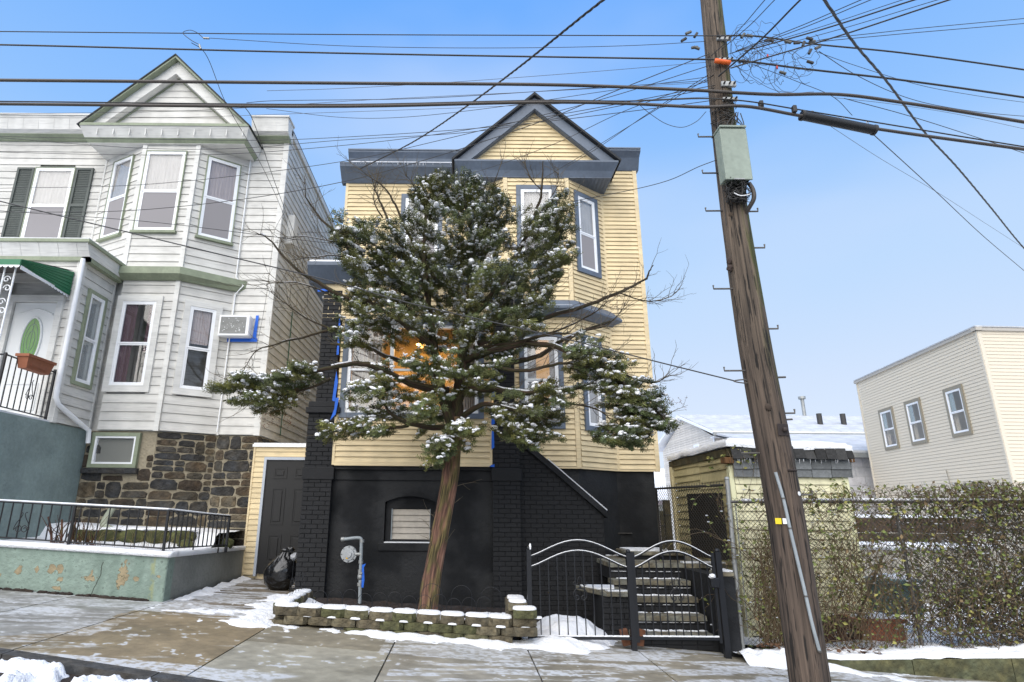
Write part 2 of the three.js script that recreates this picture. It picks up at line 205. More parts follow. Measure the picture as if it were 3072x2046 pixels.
// solid walls with the rooms behind the windows cut out of them
function carve(T0, geos) {
  const ev = new Evaluator(); ev.useGroups = false; const rooms = (T0.userData.rooms || []).map((g) => { const b = new Brush(g); b.updateMatrixWorld(); return b; }); delete T0.userData.rooms;
  return geos.map((g) => { let b = new Brush(boxUV(flatN(g))); b.updateMatrixWorld(); for (const r of rooms) { b = ev.evaluate(b, r, SUBTRACTION); b.updateMatrixWorld(); } return b.geometry; });
}
const flatN = (g) => { g = g.index ? g.toNonIndexed() : g; return g; };
const ground = (x) => .05 - .066 * Math.max(-30, Math.min(30, x));
const WIRES=[["power_cable","topmost thin cable running left from pole across whole photo",0.007,[[-8.64,7.83,-6.6],[-6.37,7.83,-6.6],[-1.63,7.83,-6.6],[3.34,7.72,-6.45]]],
["power_cable","second cable from the top, running left from pole",0.011,[[-8.58,7.63,-6.6],[-6.32,7.61,-6.6],[-1.61,7.52,-6.6],[3.29,7.31,-6.42]]],
["telephone_cable","thick upper telephone cable crossing both gables and passing right of pole",0.021,[[-8.4,7.04,-6.6],[-6.19,7.04,-6.6],[-1.58,7.04,-6.6],[1.34,7.04,-6.6],[3.08,6.85,-6.45],[3.44,6.8,-6.42],[4.05,6.84,-6.5],[4.95,6.93,-6.6],[5.72,6.82,-6.6],[7.28,6.53,-6.6],[9.03,6.18,-6.6]]],
["telephone_cable","thick lower lashed cable bundle crossing the gables left of pole",0.02,[[-8.29,6.67,-6.6],[-6.11,6.67,-6.6],[-1.56,6.68,-6.6],[1.06,6.77,-6.6],[2.12,6.76,-6.6],[3.05,6.6,-6.45],[3.54,6.58,-6.4],[4.26,6.53,-6.5],[5.38,6.4,-6.6],[7.18,6.12,-6.6],[8.92,5.84,-6.6]]],
["support_wire","steel support strand above the lashed bundle by the splice case",0.009,[[-8.3,6.7,-6.6],[-6.11,6.71,-6.6],[-1.56,6.71,-6.6],[1.06,6.8,-6.6],[2.21,6.8,-6.6],[3.06,6.73,-6.45],[3.55,6.66,-6.4],[4.32,6.61,-6.5],[5.48,6.48,-6.6],[7.19,6.16,-6.6],[8.93,5.86,-6.6]]],
["power_cable","stout cable running right and down from orange sleeve on pole",0.013,[[3.29,7.3,-6.42],[3.54,7.28,-6.4],[4.48,7.34,-6.6],[5.79,7.17,-6.6],[7.38,6.91,-6.6],[9.16,6.58,-6.6]]],
["power_cable","cable running right from the wire tangle beside pole",0.011,[[3.33,7.69,-6.42],[3.86,7.77,-6.5],[4.72,7.74,-6.6],[5.88,7.61,-6.6],[7.49,7.35,-6.6],[9.3,7.02,-6.6]]],
["service_cable","twisted black service drop from top edge to yellow house eave",0.012,[[1.7,6.23,-4.0],[1.39,6.59,-4.8],[0.74,7.5,-6.8],[0.02,8.09,-8.4],[-1.03,8.64,-10.2],[-2.4,9.01,-11.8]]],
["service_cable","twisted black service drop crossing blue sky at far right",0.014,[[2.97,6.47,-4.2],[3.63,6.61,-4.8],[4.47,6.85,-5.6],[5.61,7.14,-6.6],[7.2,7.4,-8],[8.91,7.66,-9.4],[10.91,7.76,-11],[13.45,7.77,-13],[17.77,7.27,-16]]],
["guy_wire","long wire sloping from upper left through tree to pole hook",0.008,[[-8.03,5.81,-6.6],[-5.79,5.25,-6.6],[-3.3,4.64,-6.6],[-1.47,4.19,-6.6],[-0.67,3.96,-6.6],[0.97,3.58,-6.6],[2.52,3.19,-6.6],[3.08,3.04,-6.57]]],
["drop_wire","drop wire from pole sagging past white gable eave, uppermost of three",0.005,[[3.25,6.75,-6.5],[2.44,6.97,-7],[0.33,7.39,-8],[-2.9,7.84,-9],[-3.8,7.95,-9.2],[-5.93,8.23,-9.6],[-9.08,8.54,-10],[-11.71,8.62,-10]],"thin service wires fanning out from the utility pole"],
["drop_wire","drop wire from pole sagging past white gable eave, middle of three",0.005,[[3.27,6.94,-6.5],[2.34,7.08,-7],[0.33,7.34,-8],[-2.18,7.83,-9],[-4.23,7.91,-9.4],[-5.9,8.03,-9.6],[-9.08,8.51,-10],[-11.74,8.73,-10]],"thin service wires fanning out from the utility pole"],
["drop_wire","drop wire from pole sagging past white gable eave, lowest of three",0.005,[[3.27,6.98,-6.5],[1.68,7.11,-7.2],[-0.52,7.46,-8.3],[-2.17,7.72,-9],[-4.22,7.8,-9.4],[-5.88,7.89,-9.6],[-9.0,8.19,-10],[-11.61,8.28,-10]],"thin service wires fanning out from the utility pole"],
["drop_wire","thin wire crossing upper panes of the white bay windows",0.005,[[3.31,7.32,-6.5],[1.93,7.29,-7.2],[-0.51,7.26,-8.2],[-2.15,7.4,-9],[-5.9,7.4,-9.8],[-9.0,7.52,-10.2],[-10.93,7.46,-10.2]],"thin service wires fanning out from the utility pole"],
["drop_wire","dark wire crossing middle of the white bay windows to pole top",0.006,[[3.25,7.48,-6.5],[2.04,7.25,-7],[1.01,7.16,-7.6],[-2.12,7.0,-9],[-5.82,6.88,-9.8],[-8.89,7.01,-10.2],[-10.8,6.99,-10.2]],"thin service wires fanning out from the utility pole"],
["drop_wire","wire crossing the shutters and sinking into the tree crown",0.005,[[-9.04,6.25,-8.5],[-7.41,6.13,-8.5],[-5.01,5.96,-8.5],[-1.96,5.65,-8.6],[-0.4,5.68,-8.8]],"thin service wires fanning out from the utility pole"],
["drop_wire","drop wire from bare pole peg across yellow bay to white house corner",0.005,[[3.16,5.86,-6.5],[2.98,5.83,-6.6],[2.7,5.86,-7],[1.74,6.13,-8],[0.38,6.38,-9],[-1.08,6.78,-10.4],[-3.67,7.52,-12]],"thin service wires fanning out from the utility pole"],
["drop_wire","thin wire from pole to left end of yellow cornice",0.005,[[3.25,7.14,-6.6],[2.4,7.35,-7.5],[1.47,7.75,-9],[-0.19,8.11,-10.6],[-1.61,8.59,-11.5],[-2.58,9.2,-12]],"thin service wires fanning out from the utility pole"],
["drop_wire","wire from pole down to soffit of yellow bay",0.005,[[3.26,7.14,-6.5],[2.75,7.15,-7.2],[2.24,7.71,-9],[1.6,8.29,-11]],"thin service wires fanning out from the utility pole"],
["drop_wire","short wire from pole to yellow gable right slope",0.005,[[3.29,7.21,-6.5],[2.76,7.28,-7.4],[2.35,7.84,-9.2],[2.09,8.42,-10.7]],"thin service wires fanning out from the utility pole"],
["drop_wire","thin straight wire just below top cable left of pole",0.004,[[3.4,7.78,-6.6],[2.27,7.69,-6.6],[0.46,7.63,-6.6],[-1.62,7.64,-6.6],[-3.49,7.75,-6.6]],"thin service wires fanning out from the utility pole"],
["drop_wire","fine wire rising right over white gable toward pole",0.003,[[3.37,7.44,-6.6],[1.34,7.22,-6.6],[-0.43,7.05,-6.6],[-1.75,6.95,-6.6],[-2.63,6.91,-6.6]],"thin service wires fanning out from the utility pole"],
["drop_wire","fine wire crossing white gable boards just above lower bundle",0.003,[[3.33,7.11,-6.6],[0.89,6.93,-6.6],[-1.3,6.78,-6.6],[-3.47,6.6,-6.6],[-4.77,6.55,-6.6],[-7.37,6.49,-6.6]],"thin service wires fanning out from the utility pole"],
["drop_wire","fine wire passing left cornice of white house under lower bundle",0.003,[[3.3,6.88,-6.6],[0.48,7.01,-7],[-2.46,7.24,-7.5],[-4.72,7.52,-8],[-7.34,7.49,-8],[-8.91,7.47,-8]],"thin service wires fanning out from the utility pole"],
["drop_wire","thin wire dipping between the two thick cables left of pole",0.004,[[3.33,7.14,-6.6],[1.34,6.97,-6.6],[-0.65,6.81,-6.6],[-2.62,6.75,-6.6],[-2.88,6.72,-6.6]],"thin service wires fanning out from the utility pole"],
["drop_wire","thin wire running from pole over apex of yellow gable",0.004,[[3.34,7.21,-6.6],[1.86,7.18,-6.9],[0.5,7.31,-7.4],[-1.04,7.56,-8],[-2.08,7.85,-8.4],[-3.4,8.16,-8.6]],"thin service wires fanning out from the utility pole"],
["drop_wire","steep wire from top cable down to white house right corner",0.005,[[-3.73,7.67,-6.6],[-3.67,7.73,-6.8],[-3.91,7.95,-8.2],[-3.94,7.99,-10],[-3.92,7.73,-11.5],[-3.89,7.29,-12.6]],"thin service wires fanning out from the utility pole"],
["drop_wire","second steep wire from lower bundle down white corner",0.005,[[-2.89,6.65,-6.6],[-2.92,6.73,-6.9],[-3.23,6.9,-9],[-3.39,6.79,-11],[-3.53,6.71,-12.6]],"thin service wires fanning out from the utility pole"],
["drop_wire","black wire hanging down white siding past air conditioner",0.004,[[-4.1,8.02,-12.05],[-4.25,7.61,-12.05],[-4.27,7.04,-12.05],[-4.29,5.94,-12.05],[-4.43,4.31,-12.05]],"thin service wires fanning out from the utility pole"],
["drop_wire","wire rising from pole over the street, leftmost of the upward fan",0.005,[[3.21,7.35,-6.4],[3.23,7.1,-5.7],[3.15,6.81,-5.0],[2.98,6.36,-4.2]],"thin service wires fanning out from the utility pole"],
["drop_wire","wire rising from pole over the street, second of the upward fan",0.005,[[3.36,7.46,-6.4],[3.37,7.17,-5.7],[3.28,6.84,-5.0],[3.11,6.35,-4.2]],"thin service wires fanning out from the utility pole"],
["drop_wire","wire rising from pole over the street, third and thickest left of the upward fan",0.01,[[3.27,7.03,-6.4],[3.47,6.96,-5.7],[3.53,6.82,-5.0],[3.5,6.51,-4.2]],"thin service wires fanning out from the utility pole"],
["drop_wire","wire rising from pole over the street, fourth of the upward fan",0.005,[[3.54,7.43,-6.4],[3.94,7.15,-5.7],[4.16,6.82,-5.0],[4.23,6.34,-4.2]],"thin service wires fanning out from the utility pole"],
["drop_wire","wire rising from pole over the street, fifth of the upward fan",0.005,[[3.44,7.38,-6.4],[3.96,7.12,-5.7],[4.26,6.82,-5.0],[4.42,6.37,-4.2]],"thin service wires fanning out from the utility pole"],
["drop_wire","wire rising from pole over the street, sixth and stout of the upward fan",0.009,[[3.65,7.43,-6.4],[4.31,7.15,-5.7],[4.73,6.83,-5.0],[4.97,6.35,-4.2]],"thin service wires fanning out from the utility pole"],
["drop_wire","wire rising from pole over the street, rightmost stout of the upward fan",0.009,[[3.44,7.16,-6.4],[4.42,7.03,-5.7],[5.09,6.83,-5.0],[5.57,6.47,-4.2]],"thin service wires fanning out from the utility pole"],
["drop_wire","wire rising from pole over the street, seventh thin of the upward fan",0.004,[[3.44,7.38,-6.4],[4.15,7.13,-5.7],[4.61,6.83,-5.0],[4.89,6.37,-4.2]],"thin service wires fanning out from the utility pole"],
["drop_wire","wire rising from pole over the street, eighth thin of the upward fan",0.004,[[3.76,7.41,-6.4],[4.49,7.14,-5.7],[4.97,6.83,-5.0],[5.25,6.36,-4.2]],"thin service wires fanning out from the utility pole"],
["drop_wire","upper of two thin wires running right almost level from tangle",0.005,[[4.68,7.73,-6.6],[4.75,7.78,-6.6],[5.96,8.15,-6.8],[8.17,8.6,-7],[9.47,8.77,-7]],"thin service wires fanning out from the utility pole"],
["drop_wire","lower of two thin wires running right almost level from tangle",0.005,[[4.68,7.73,-6.6],[4.75,7.76,-6.6],[5.95,8.09,-6.8],[8.15,8.51,-7],[9.44,8.66,-7]],"thin service wires fanning out from the utility pole"],
["drop_wire","thin wire sagging right across the thick telephone cable",0.005,[[4.78,7.62,-6.6],[5.51,7.6,-7],[6.6,7.62,-7.5],[7.81,7.81,-8],[9.52,8.14,-8.6],[11.17,8.4,-9]],"thin service wires fanning out from the utility pole"],
["drop_wire","thin wire sagging right beneath the stout power cable",0.004,[[4.73,7.62,-6.6],[5.54,7.75,-7],[6.99,7.91,-7.6],[8.14,8.07,-8],[9.59,8.42,-8.6],[11.22,8.57,-9]],"thin service wires fanning out from the utility pole"],
["drop_wire","thin wire running right between telephone cable and splice",0.005,[[5.07,6.95,-6.7],[6.1,6.93,-7],[7.47,6.95,-7.5],[8.69,7.01,-8]],"thin service wires fanning out from the utility pole"],
["drop_wire","fine pale wire sloping right below telephone cable",0.003,[[4.94,6.96,-6.7],[5.9,7.11,-7],[7.3,7.33,-7.5],[8.8,7.45,-8]],"thin service wires fanning out from the utility pole"],
["drop_wire","fine slack wire between pole and telephone cable",0.003,[[3.54,7.3,-6.5],[4.03,7.02,-6.6],[4.38,7.03,-6.7],[4.68,7.05,-6.7]],"thin service wires fanning out from the utility pole"],
["drop_wire","thin wire from orange sleeve down to splice case",0.004,[[3.79,7.31,-6.5],[4.41,7.13,-6.6],[4.94,6.96,-6.7],[5.21,6.76,-6.8]],"thin service wires fanning out from the utility pole"],
["drop_wire","dark wire descending right from splice case to lower sky",0.006,[[5.34,6.42,-6.7],[7.58,6.67,-8.5],[10.11,6.86,-10.5],[12.2,6.85,-12],[15.0,6.84,-14]],"thin service wires fanning out from the utility pole"],
["drop_wire","fine pale wire descending right from splice case",0.003,[[4.82,6.51,-6.7],[6.42,6.9,-8],[8.57,7.17,-9.5],[10.67,7.42,-11],[13.45,7.77,-13]],"thin service wires fanning out from the utility pole"],
["drop_wire","slack loop of wire hanging left of pole below bundle",0.004,[[2.28,6.86,-6.7],[2.42,6.6,-6.6],[2.62,6.45,-6.6],[2.8,6.37,-6.55],[2.96,6.42,-6.5],[3.1,6.57,-6.5]],"thin service wires fanning out from the utility pole"]];
const LIMBS=[[0,0.135,0.128,[[-0.48,0.17,-8.9],[-0.42,0.68,-8.9],[-0.31,1.32,-8.9],[-0.19,1.99,-8.9],[-0.14,2.56,-8.9],[-0.12,2.95,-8.9]]],[0,0.105,0.025,[[-0.12,2.91,-8.9],[-0.07,3.42,-8.9],[0.0,4.04,-8.9],[0.08,4.61,-8.9],[0.12,5.36,-8.9],[0.09,6.14,-8.9],[0.02,6.78,-8.9]]],[0,0.088,0.022,[[-0.16,2.84,-8.85],[-0.33,3.32,-8.75],[-0.43,3.91,-8.7],[-0.55,4.65,-8.6],[-0.64,5.52,-8.6],[-0.6,6.58,-8.7]]],[0,0.055,0.02,[[-0.03,3.34,-8.85],[0.35,3.33,-8.6],[0.85,3.24,-8.4],[1.4,3.25,-8.3],[1.88,3.35,-8.2]]],[0,0.06,0.02,[[0.02,3.69,-8.9],[0.52,3.87,-9.2],[1.16,4.01,-9.3],[1.74,4.35,-9.3],[2.4,4.62,-9.3]]],[0,0.055,0.015,[[0.0,3.83,-8.9],[0.55,3.93,-8.5],[1.09,3.92,-8.2],[1.61,3.68,-8],[2.19,3.31,-8],[2.75,2.83,-8]]],[1,0.055,0.008,[[0.08,4.47,-8.9],[0.51,4.98,-8.8],[0.83,5.55,-8.8],[1.12,6.17,-8.8],[1.28,6.74,-8.8],[1.33,7.32,-8.8]]],[1,0.05,0.008,[[0.23,4.11,-8.9],[0.94,4.47,-9.1],[1.82,4.8,-9.2],[2.55,5.1,-9.2],[3.04,5.36,-9.2],[3.17,5.59,-9.2]]],[1,0.012,0.004,[[2.55,5.1,-9.2],[2.97,4.95,-9.2],[3.34,4.99,-9.2],[3.57,5.14,-9.2]]],[0,0.06,0.01,[[-0.23,3.33,-8.8],[-0.8,3.39,-8.5],[-1.23,3.57,-8.3],[-1.65,3.59,-8.2],[-2.11,3.45,-8.1],[-2.71,3.32,-8.1],[-3.43,3.25,-8.1]]],[0,0.045,0.015,[[-0.43,3.57,-8.7],[-1.16,3.93,-9.2],[-1.69,4.2,-9.4],[-2.22,4.26,-9.5]]],[0,0.045,0.015,[[-0.19,2.78,-8.9],[-0.66,2.78,-8.6],[-1.0,2.91,-8.5],[-1.22,3.24,-8.4]]],[0,0.025,0.008,[[-0.79,2.78,-8.6],[-1.15,2.72,-8.5],[-1.63,2.7,-8.4],[-1.93,2.61,-8.4]]],[0,0.045,0.012,[[-0.03,2.95,-8.9],[0.29,3.1,-8.6],[0.72,3.0,-8.4],[1.2,2.87,-8.3]]],[0,0.05,0.015,[[-0.44,3.98,-8.7],[-0.88,4.26,-8.4],[-1.32,4.5,-8.2],[-1.7,4.69,-8.1]]],[1,0.035,0.005,[[-1.79,4.71,-8.6],[-2.21,4.95,-8.6],[-2.62,5.22,-8.6],[-2.95,5.54,-8.6],[-3.16,5.76,-8.6],[-3.32,5.83,-8.6]]],[1,0.03,0.004,[[-1.49,5.11,-8.7],[-2.02,5.82,-8.7],[-2.36,6.17,-8.7],[-2.61,6.56,-8.7],[-2.66,6.8,-8.7]]],[1,0.022,0.004,[[-1.81,4.25,-8.5],[-2.39,4.08,-8.5],[-2.77,3.97,-8.5],[-3.08,3.87,-8.5],[-3.24,3.57,-8.5]]],[1,0.018,0.004,[[-1.82,4.14,-8.6],[-2.3,4.35,-8.6],[-2.76,4.63,-8.6],[-2.98,4.84,-8.6]]],[1,0.03,0.005,[[-0.56,5.22,-8.6],[-1.01,5.62,-8.5],[-1.31,6.22,-8.5],[-1.43,6.54,-8.5],[-1.55,6.85,-8.5]]],[1,0.03,0.004,[[-0.46,5.08,-8.6],[-0.96,5.97,-8.6],[-1.27,6.6,-8.6],[-1.72,6.99,-8.6]]],[1,0.03,0.004,[[0.12,5.51,-8.9],[0.37,6.14,-8.9],[0.45,6.79,-8.9],[0.6,7.29,-8.9]]],[1,0.018,0.004,[[1.12,6.17,-8.8],[1.47,5.79,-8.8],[1.66,6.26,-8.8],[1.75,6.66,-8.8]]],[1,0.01,0.003,[[1.28,6.74,-8.8],[1.07,7.06,-8.8],[1.0,7.32,-8.8]]],[1,0.02,0.004,[[1.42,3.89,-8.3],[1.75,4.16,-8.3],[2.14,4.26,-8.3],[2.42,4.57,-8.3]]],[1,0.014,0.006,[[2.26,3.48,-8.2],[2.68,3.36,-8.2],[2.87,3.44,-8.2]]],[1,0.022,0.006,[[0.86,3.28,-8.5],[1.39,3.09,-8.3],[1.8,3.01,-8.2],[2.03,2.86,-8.2]]],[1,0.035,0.012,[[0.17,4.04,-8.9],[0.67,3.97,-8.4],[1.15,4.02,-8.1],[1.5,4.03,-8.0]]],[1,0.032,0.012,[[0.43,3.71,-8.7],[0.9,3.53,-8.2],[1.36,3.58,-8.0],[1.7,3.5,-7.9]]],[1,0.03,0.008,[[0.65,4.62,-8.9],[1.11,4.77,-8.7],[1.51,5.1,-8.6]]],[1,0.02,0.004,[[1.06,4.22,-9.0],[1.54,4.37,-8.9],[2.08,4.63,-8.8],[2.29,4.82,-8.8]]],[1,0.014,0.003,[[-1.55,5.21,-8.6],[-1.88,5.39,-8.5],[-2.36,5.38,-8.5],[-2.76,5.31,-8.5]]],[1,0.012,0.003,[[-1.64,5.66,-8.6],[-1.85,5.66,-8.6],[-2.55,5.77,-8.6],[-2.96,5.74,-8.6]]],[1,0.014,0.003,[[-1.93,4.71,-8.6],[-2.32,4.88,-8.5],[-2.73,4.95,-8.5],[-3.12,4.91,-8.5]]],[1,0.02,0.005,[[-1.88,3.38,-8.2],[-2.24,3.22,-8.2],[-2.72,3.15,-8.2],[-3.08,3.09,-8.2]]],[1,0.018,0.006,[[1.66,3.86,-8.2],[2.06,3.65,-8.1],[2.35,3.4,-8.1]]],[1,0.012,0.003,[[-0.49,6.34,-8.7],[-0.78,6.66,-8.7],[-1.01,6.98,-8.7]]],[1,0.012,0.003,[[-1.32,6.12,-8.6],[-1.48,6.43,-8.6],[-1.43,6.92,-8.6]]],[1,0.01,0.003,[[1.31,6.41,-8.8],[1.54,6.82,-8.8],[1.58,7.07,-8.8]]]];
const CLUMPS=[[-0.49,6.58,-8.7,0.39,0.36,0.6,24],[0.04,6.47,-8.7,0.36,0.4,0.6,22],[0.51,6.19,-8.7,0.32,0.36,0.6,15],[1.46,6.16,-8.7,0.21,0.32,0.6,9],[-1.77,5.82,-8.7,0.35,0.23,1.1,12],[-0.47,5.72,-8.7,0.8,0.46,1.1,40],[0.23,5.65,-8.7,0.56,0.46,1.1,24],[-1.34,5.52,-8.7,0.63,0.38,1.1,30],[1.34,5.66,-8.7,0.35,0.58,1.1,26],[0.93,5.73,-8.7,0.24,0.39,1.1,6],[-1.34,4.82,-8.7,0.65,0.51,1.1,38],[-0.59,4.97,-8.7,0.62,0.52,1.1,32],[0.16,4.83,-8.7,0.51,0.51,1.1,24],[0.88,4.91,-8.7,0.51,0.44,1.1,20],[1.36,5.14,-8.7,0.27,0.3,1.1,8],[-1.44,4.18,-8.7,0.47,0.3,1.1,12],[-0.71,4.18,-8.7,0.5,0.42,1.1,13],[-0.04,4.12,-8.7,0.43,0.42,1.1,11],[0.56,4.2,-8.7,0.47,0.39,1.1,16],[1.07,4.41,-8.7,0.3,0.32,1.1,7],[-0.89,3.5,-8.7,0.39,0.3,1.1,9],[-0.23,3.51,-8.7,0.49,0.37,1.1,13],[0.33,3.58,-8.7,0.36,0.31,1.1,9],[-1.26,3.1,-8.7,0.45,0.26,1.1,12],[-0.58,3.01,-8.7,0.39,0.26,1.1,10],[1.93,3.44,-8.15,0.46,0.35,0.45,22],[1.67,3.75,-8.15,0.31,0.25,0.45,9],[2.34,3.1,-8.15,0.46,0.34,0.45,24],[2.16,2.64,-8.15,0.36,0.23,0.45,15],[2.62,2.83,-8.15,0.29,0.19,0.45,10],[1.2,3.12,-8.7,0.36,0.36,1.1,16],[0.74,2.92,-8.7,0.48,0.33,1.1,20],[0.96,2.6,-8.4,0.37,0.17,0.45,9],[-3.08,3.25,-8.15,0.43,0.14,0.45,12],[-2.53,3.25,-8.15,0.37,0.2,0.45,11],[-2.75,2.99,-8.15,0.42,0.13,0.45,9],[-2.24,3.38,-8.15,0.24,0.18,0.45,6],[-1.69,2.68,-8.4,0.29,0.15,0.45,6],[-1.2,2.71,-8.4,0.25,0.15,0.45,5],[-0.34,2.41,-8.4,0.17,0.22,0.45,8],[0.01,2.62,-8.4,0.22,0.17,0.45,5]];
// ---------------------------------------------------------------- ground, road, pavement
{
  const g = new THREE.PlaneGeometry(400, 400, 200, 200); g.rotateX(-Math.PI / 2); g.translate(0, 0, -120); const p = g.attributes.position;
  for (let i = 0; i < p.count; i++) p.setY(i, ground(p.getX(i)) - .22); structure('ground', flatSmooth(g), MT.snowThin);
  // the road in front, a sheet that follows the hill
  const r = new THREE.PlaneGeometry(60, 30, 60, 30); r.rotateX(-Math.PI / 2); r.translate(0, 0, 9.6); const q = r.attributes.position; for (let i = 0; i < q.count; i++) q.setY(i, ground(q.getX(i)) - .14); structure('road', flatSmooth(r), MT.asphalt);
}
const kerbZ = (x) => -Math.min(6.35, Math.max(5.2, 5.85 - .2 * (x + 3.25)));
// colour of the paving: damp concrete, a wet brown bay, frost and thin trodden snow
const paveTex = tx(2048, 1024, (u, v) => {
  const x = -8 + u * 16, d = 5.4 + v * 7, n1 = fbm(u, v, 26, 11, 5, 201), n2 = fbm(u, v, 150, 66, 3, 207), n3 = fbm(u, v, 7, 4, 4, 211), st = no(x * 1.3 + d * .6, d * 9 - x * 2.2, 5, 4), st2 = no(x * 1.1 - d * .3 + 40, d * 3.4, 17, 4);
  let c = [.64, .615, .56], wet = .0;
  if (x < -4.15 && d < 9) c = [.60, .595, .575]; if (x > -4.15 - .5 * sm(6.9, 6.4, d) + .25 * (no(d * 3, 5, 337) - .5) && x < -2.37) c = d < 8.4 ? [.57, .51, .405] : [.52, .475, .41];
  if (x > -2.37 && x < -.78) c = d > 7.15 ? [.56, .53, .46] : [.65, .63, .57]; if (x > .8) c = [.58, .55, .485];
  wet = sm(.5, .72, n3) * .5; const m = (.78 + .36 * n1 + .30 * (n2 - .5)) * (1 - .22 * wet); c = c.map((q) => q * m);
  let s = 0; // snow cover
  if (x < -3.9 + .35 * (no(d * 2, 3, 333) - .5)) s = Math.max(s, .5 * sm(.40, .66, st) + .55 * sm(.52, .62, st2) * sm(.4, .6, n1));
  if (x > -4.3 && x < -2.3 && d < 7) s = Math.max(s, sm(.54, .74, st + .34 * (6.25 - d)) * .55);
  if (x > -4.3 && x < -2.5 && d > 8.2) s = Math.max(s, sm(.46, .52, st * .6 + st2 * .4 + .08 * sm(9.4, 8.5, d) + .03 * sm(-3.3, -2.7, x)));
  if (x > -.9 && d > 7.1) s = Math.max(s, sm(.36, .5, st * .6 + .4 * st2 + .08 * sm(7.5, 8, d)) * .66 * sm(2.6, 1.2, x) + sm(.47, .54, st) * .9 * sm(1.2, 2, x));
  if (x > -.7 && d <= 7.15) s = Math.max(s, sm(.52, .6, st) * .72);
  if (x > 2.4) s = Math.max(s, sm(.46, .54, st * .7 + st2 * .3) * .9);
  if (d < 6.05) s = Math.max(s, sm(.42, .55, st2) * .8);
  s = Math.max(s, sm(.715, .75, n2) * .7) * (.8 + .3 * n2);
  s *= .55 + .9 * sm(.36, .60, no(x * 22, d * 30, 345, 3)); return c.map((q, i) => lerp(q, [.83, .84, .86][i], Math.min(.95, s)));
}, 16, 7);
{
  const t = paveTex; t.offset.set(.5, -5.4 / 7); t.wrapS = t.wrapT = THREE.ClampToEdgeWrapping;
  const mat = M([.75, .75, .735], .6, { map: t, ...B(T.stucco, .004) });
  const wet = tx(256, 256, (u, v) => .5 + .5 * sm(.35, .65, fbm(u, v, 5, 5, 4, 301)), 3, 3, false); mat.roughnessMap = wet; mat.roughness = .95;
  const walk = new THREE.Group(); walk.name = 'pavement'; walk.userData.kind = 'structure'; scene.add(walk);
  const slab = (x0, x1, d0, d1) => {
    const nx = 8, nz = 6, gp = .009, A = x0 + gp, C = x1 - gp, pos = [], uv = []; const D0 = (x) => typeof d0 === 'function' ? d0(x) : d0 + gp, D1 = d1 - gp;
    const pt = (i, k, dy) => { const x = lerp(A, C, i / nx), d = lerp(D0(x), D1, k / nz); return [x, ground(x) + .006 * (no(x * .8, d * .8, 3) - .5) + dy, -d, d]; };
    const put = (p) => { pos.push(p[0], p[1], p[2]); uv.push(p[0], p[3]); };
    const quad = (a, b, c, e) => { [a, b, c, a, c, e].forEach(put); };
    for (let i = 0; i < nx; i++) for (let k = 0; k < nz; k++) quad(pt(i, k, 0), pt(i + 1, k, 0), pt(i + 1, k + 1, 0), pt(i, k + 1, 0));
    for (let i = 0; i < nx; i++) { quad(pt(i, 0, -.1), pt(i + 1, 0, -.1), pt(i + 1, 0, 0), pt(i, 0, 0)); quad(pt(i + 1, nz, -.1), pt(i, nz, -.1), pt(i, nz, 0), pt(i + 1, nz, 0)); }
    for (let k = 0; k < nz; k++) { quad(pt(0, k + 1, -.1), pt(0, k, -.1), pt(0, k, 0), pt(0, k + 1, 0)); quad(pt(nx, k, -.1), pt(nx, k + 1, -.1), pt(nx, k + 1, 0), pt(nx, k, 0)); }
    const g = new THREE.BufferGeometry(); g.setAttribute('position', new THREE.Float32BufferAttribute(pos, 3)); g.setAttribute('uv', new THREE.Float32BufferAttribute(uv, 2)); g.computeVertexNormals(); part(walk, 'paving_slab', g, mat, null, true);
  };
  const inner = (x) => -kerbZ(x) + .02; const xs = [-8.6, -7.1, -5.4, -4.15, -2.37, -.78, .8, 2.25, 3.7, 5.2, 6.7, 8.2];
  for (let i = 0; i < xs.length - 1; i++) { const a = xs[i], b = xs[i + 1], e = 9.3; if (i === 3) { slab(a, b, inner, 8.35); slab(a, b, 8.35, 10.2); slab(a, b, 10.2, 12.4); } else { slab(a, b, inner, 7.15); slab(a, b, 7.15, i > 3 && i < 6 ? 8.35 : e); } }
  { const g = new THREE.PlaneGeometry(17, 7.2, 34, 2); g.rotateX(-Math.PI / 2); g.translate(0, 0, -9); const p = g.attributes.position; for (let i = 0; i < p.count; i++) p.setY(i, ground(p.getX(i)) - .06); part(walk, 'bedding', flatSmooth(g), MT.soil); }
  const kb = new THREE.Group(); kb.name = 'kerb'; kb.userData.kind = 'structure'; scene.add(kb);
  for (let x = -8.6; x < 8; x += 1.5) { const a = x + .006, b = x + 1.494, g = box(a, b, 0, 1, 0, 1), p = g.attributes.position; for (let i = 0; i < p.count; i++) { const X = p.getX(i), z = p.getZ(i); p.setXYZ(i, X, ground(X) + (p.getY(i) > .5 ? .012 : -.3), kerbZ(X) + (z > .5 ? .17 : .01)); } part(kb, 'kerb_stone', flat(g), MT.kerb); }
}
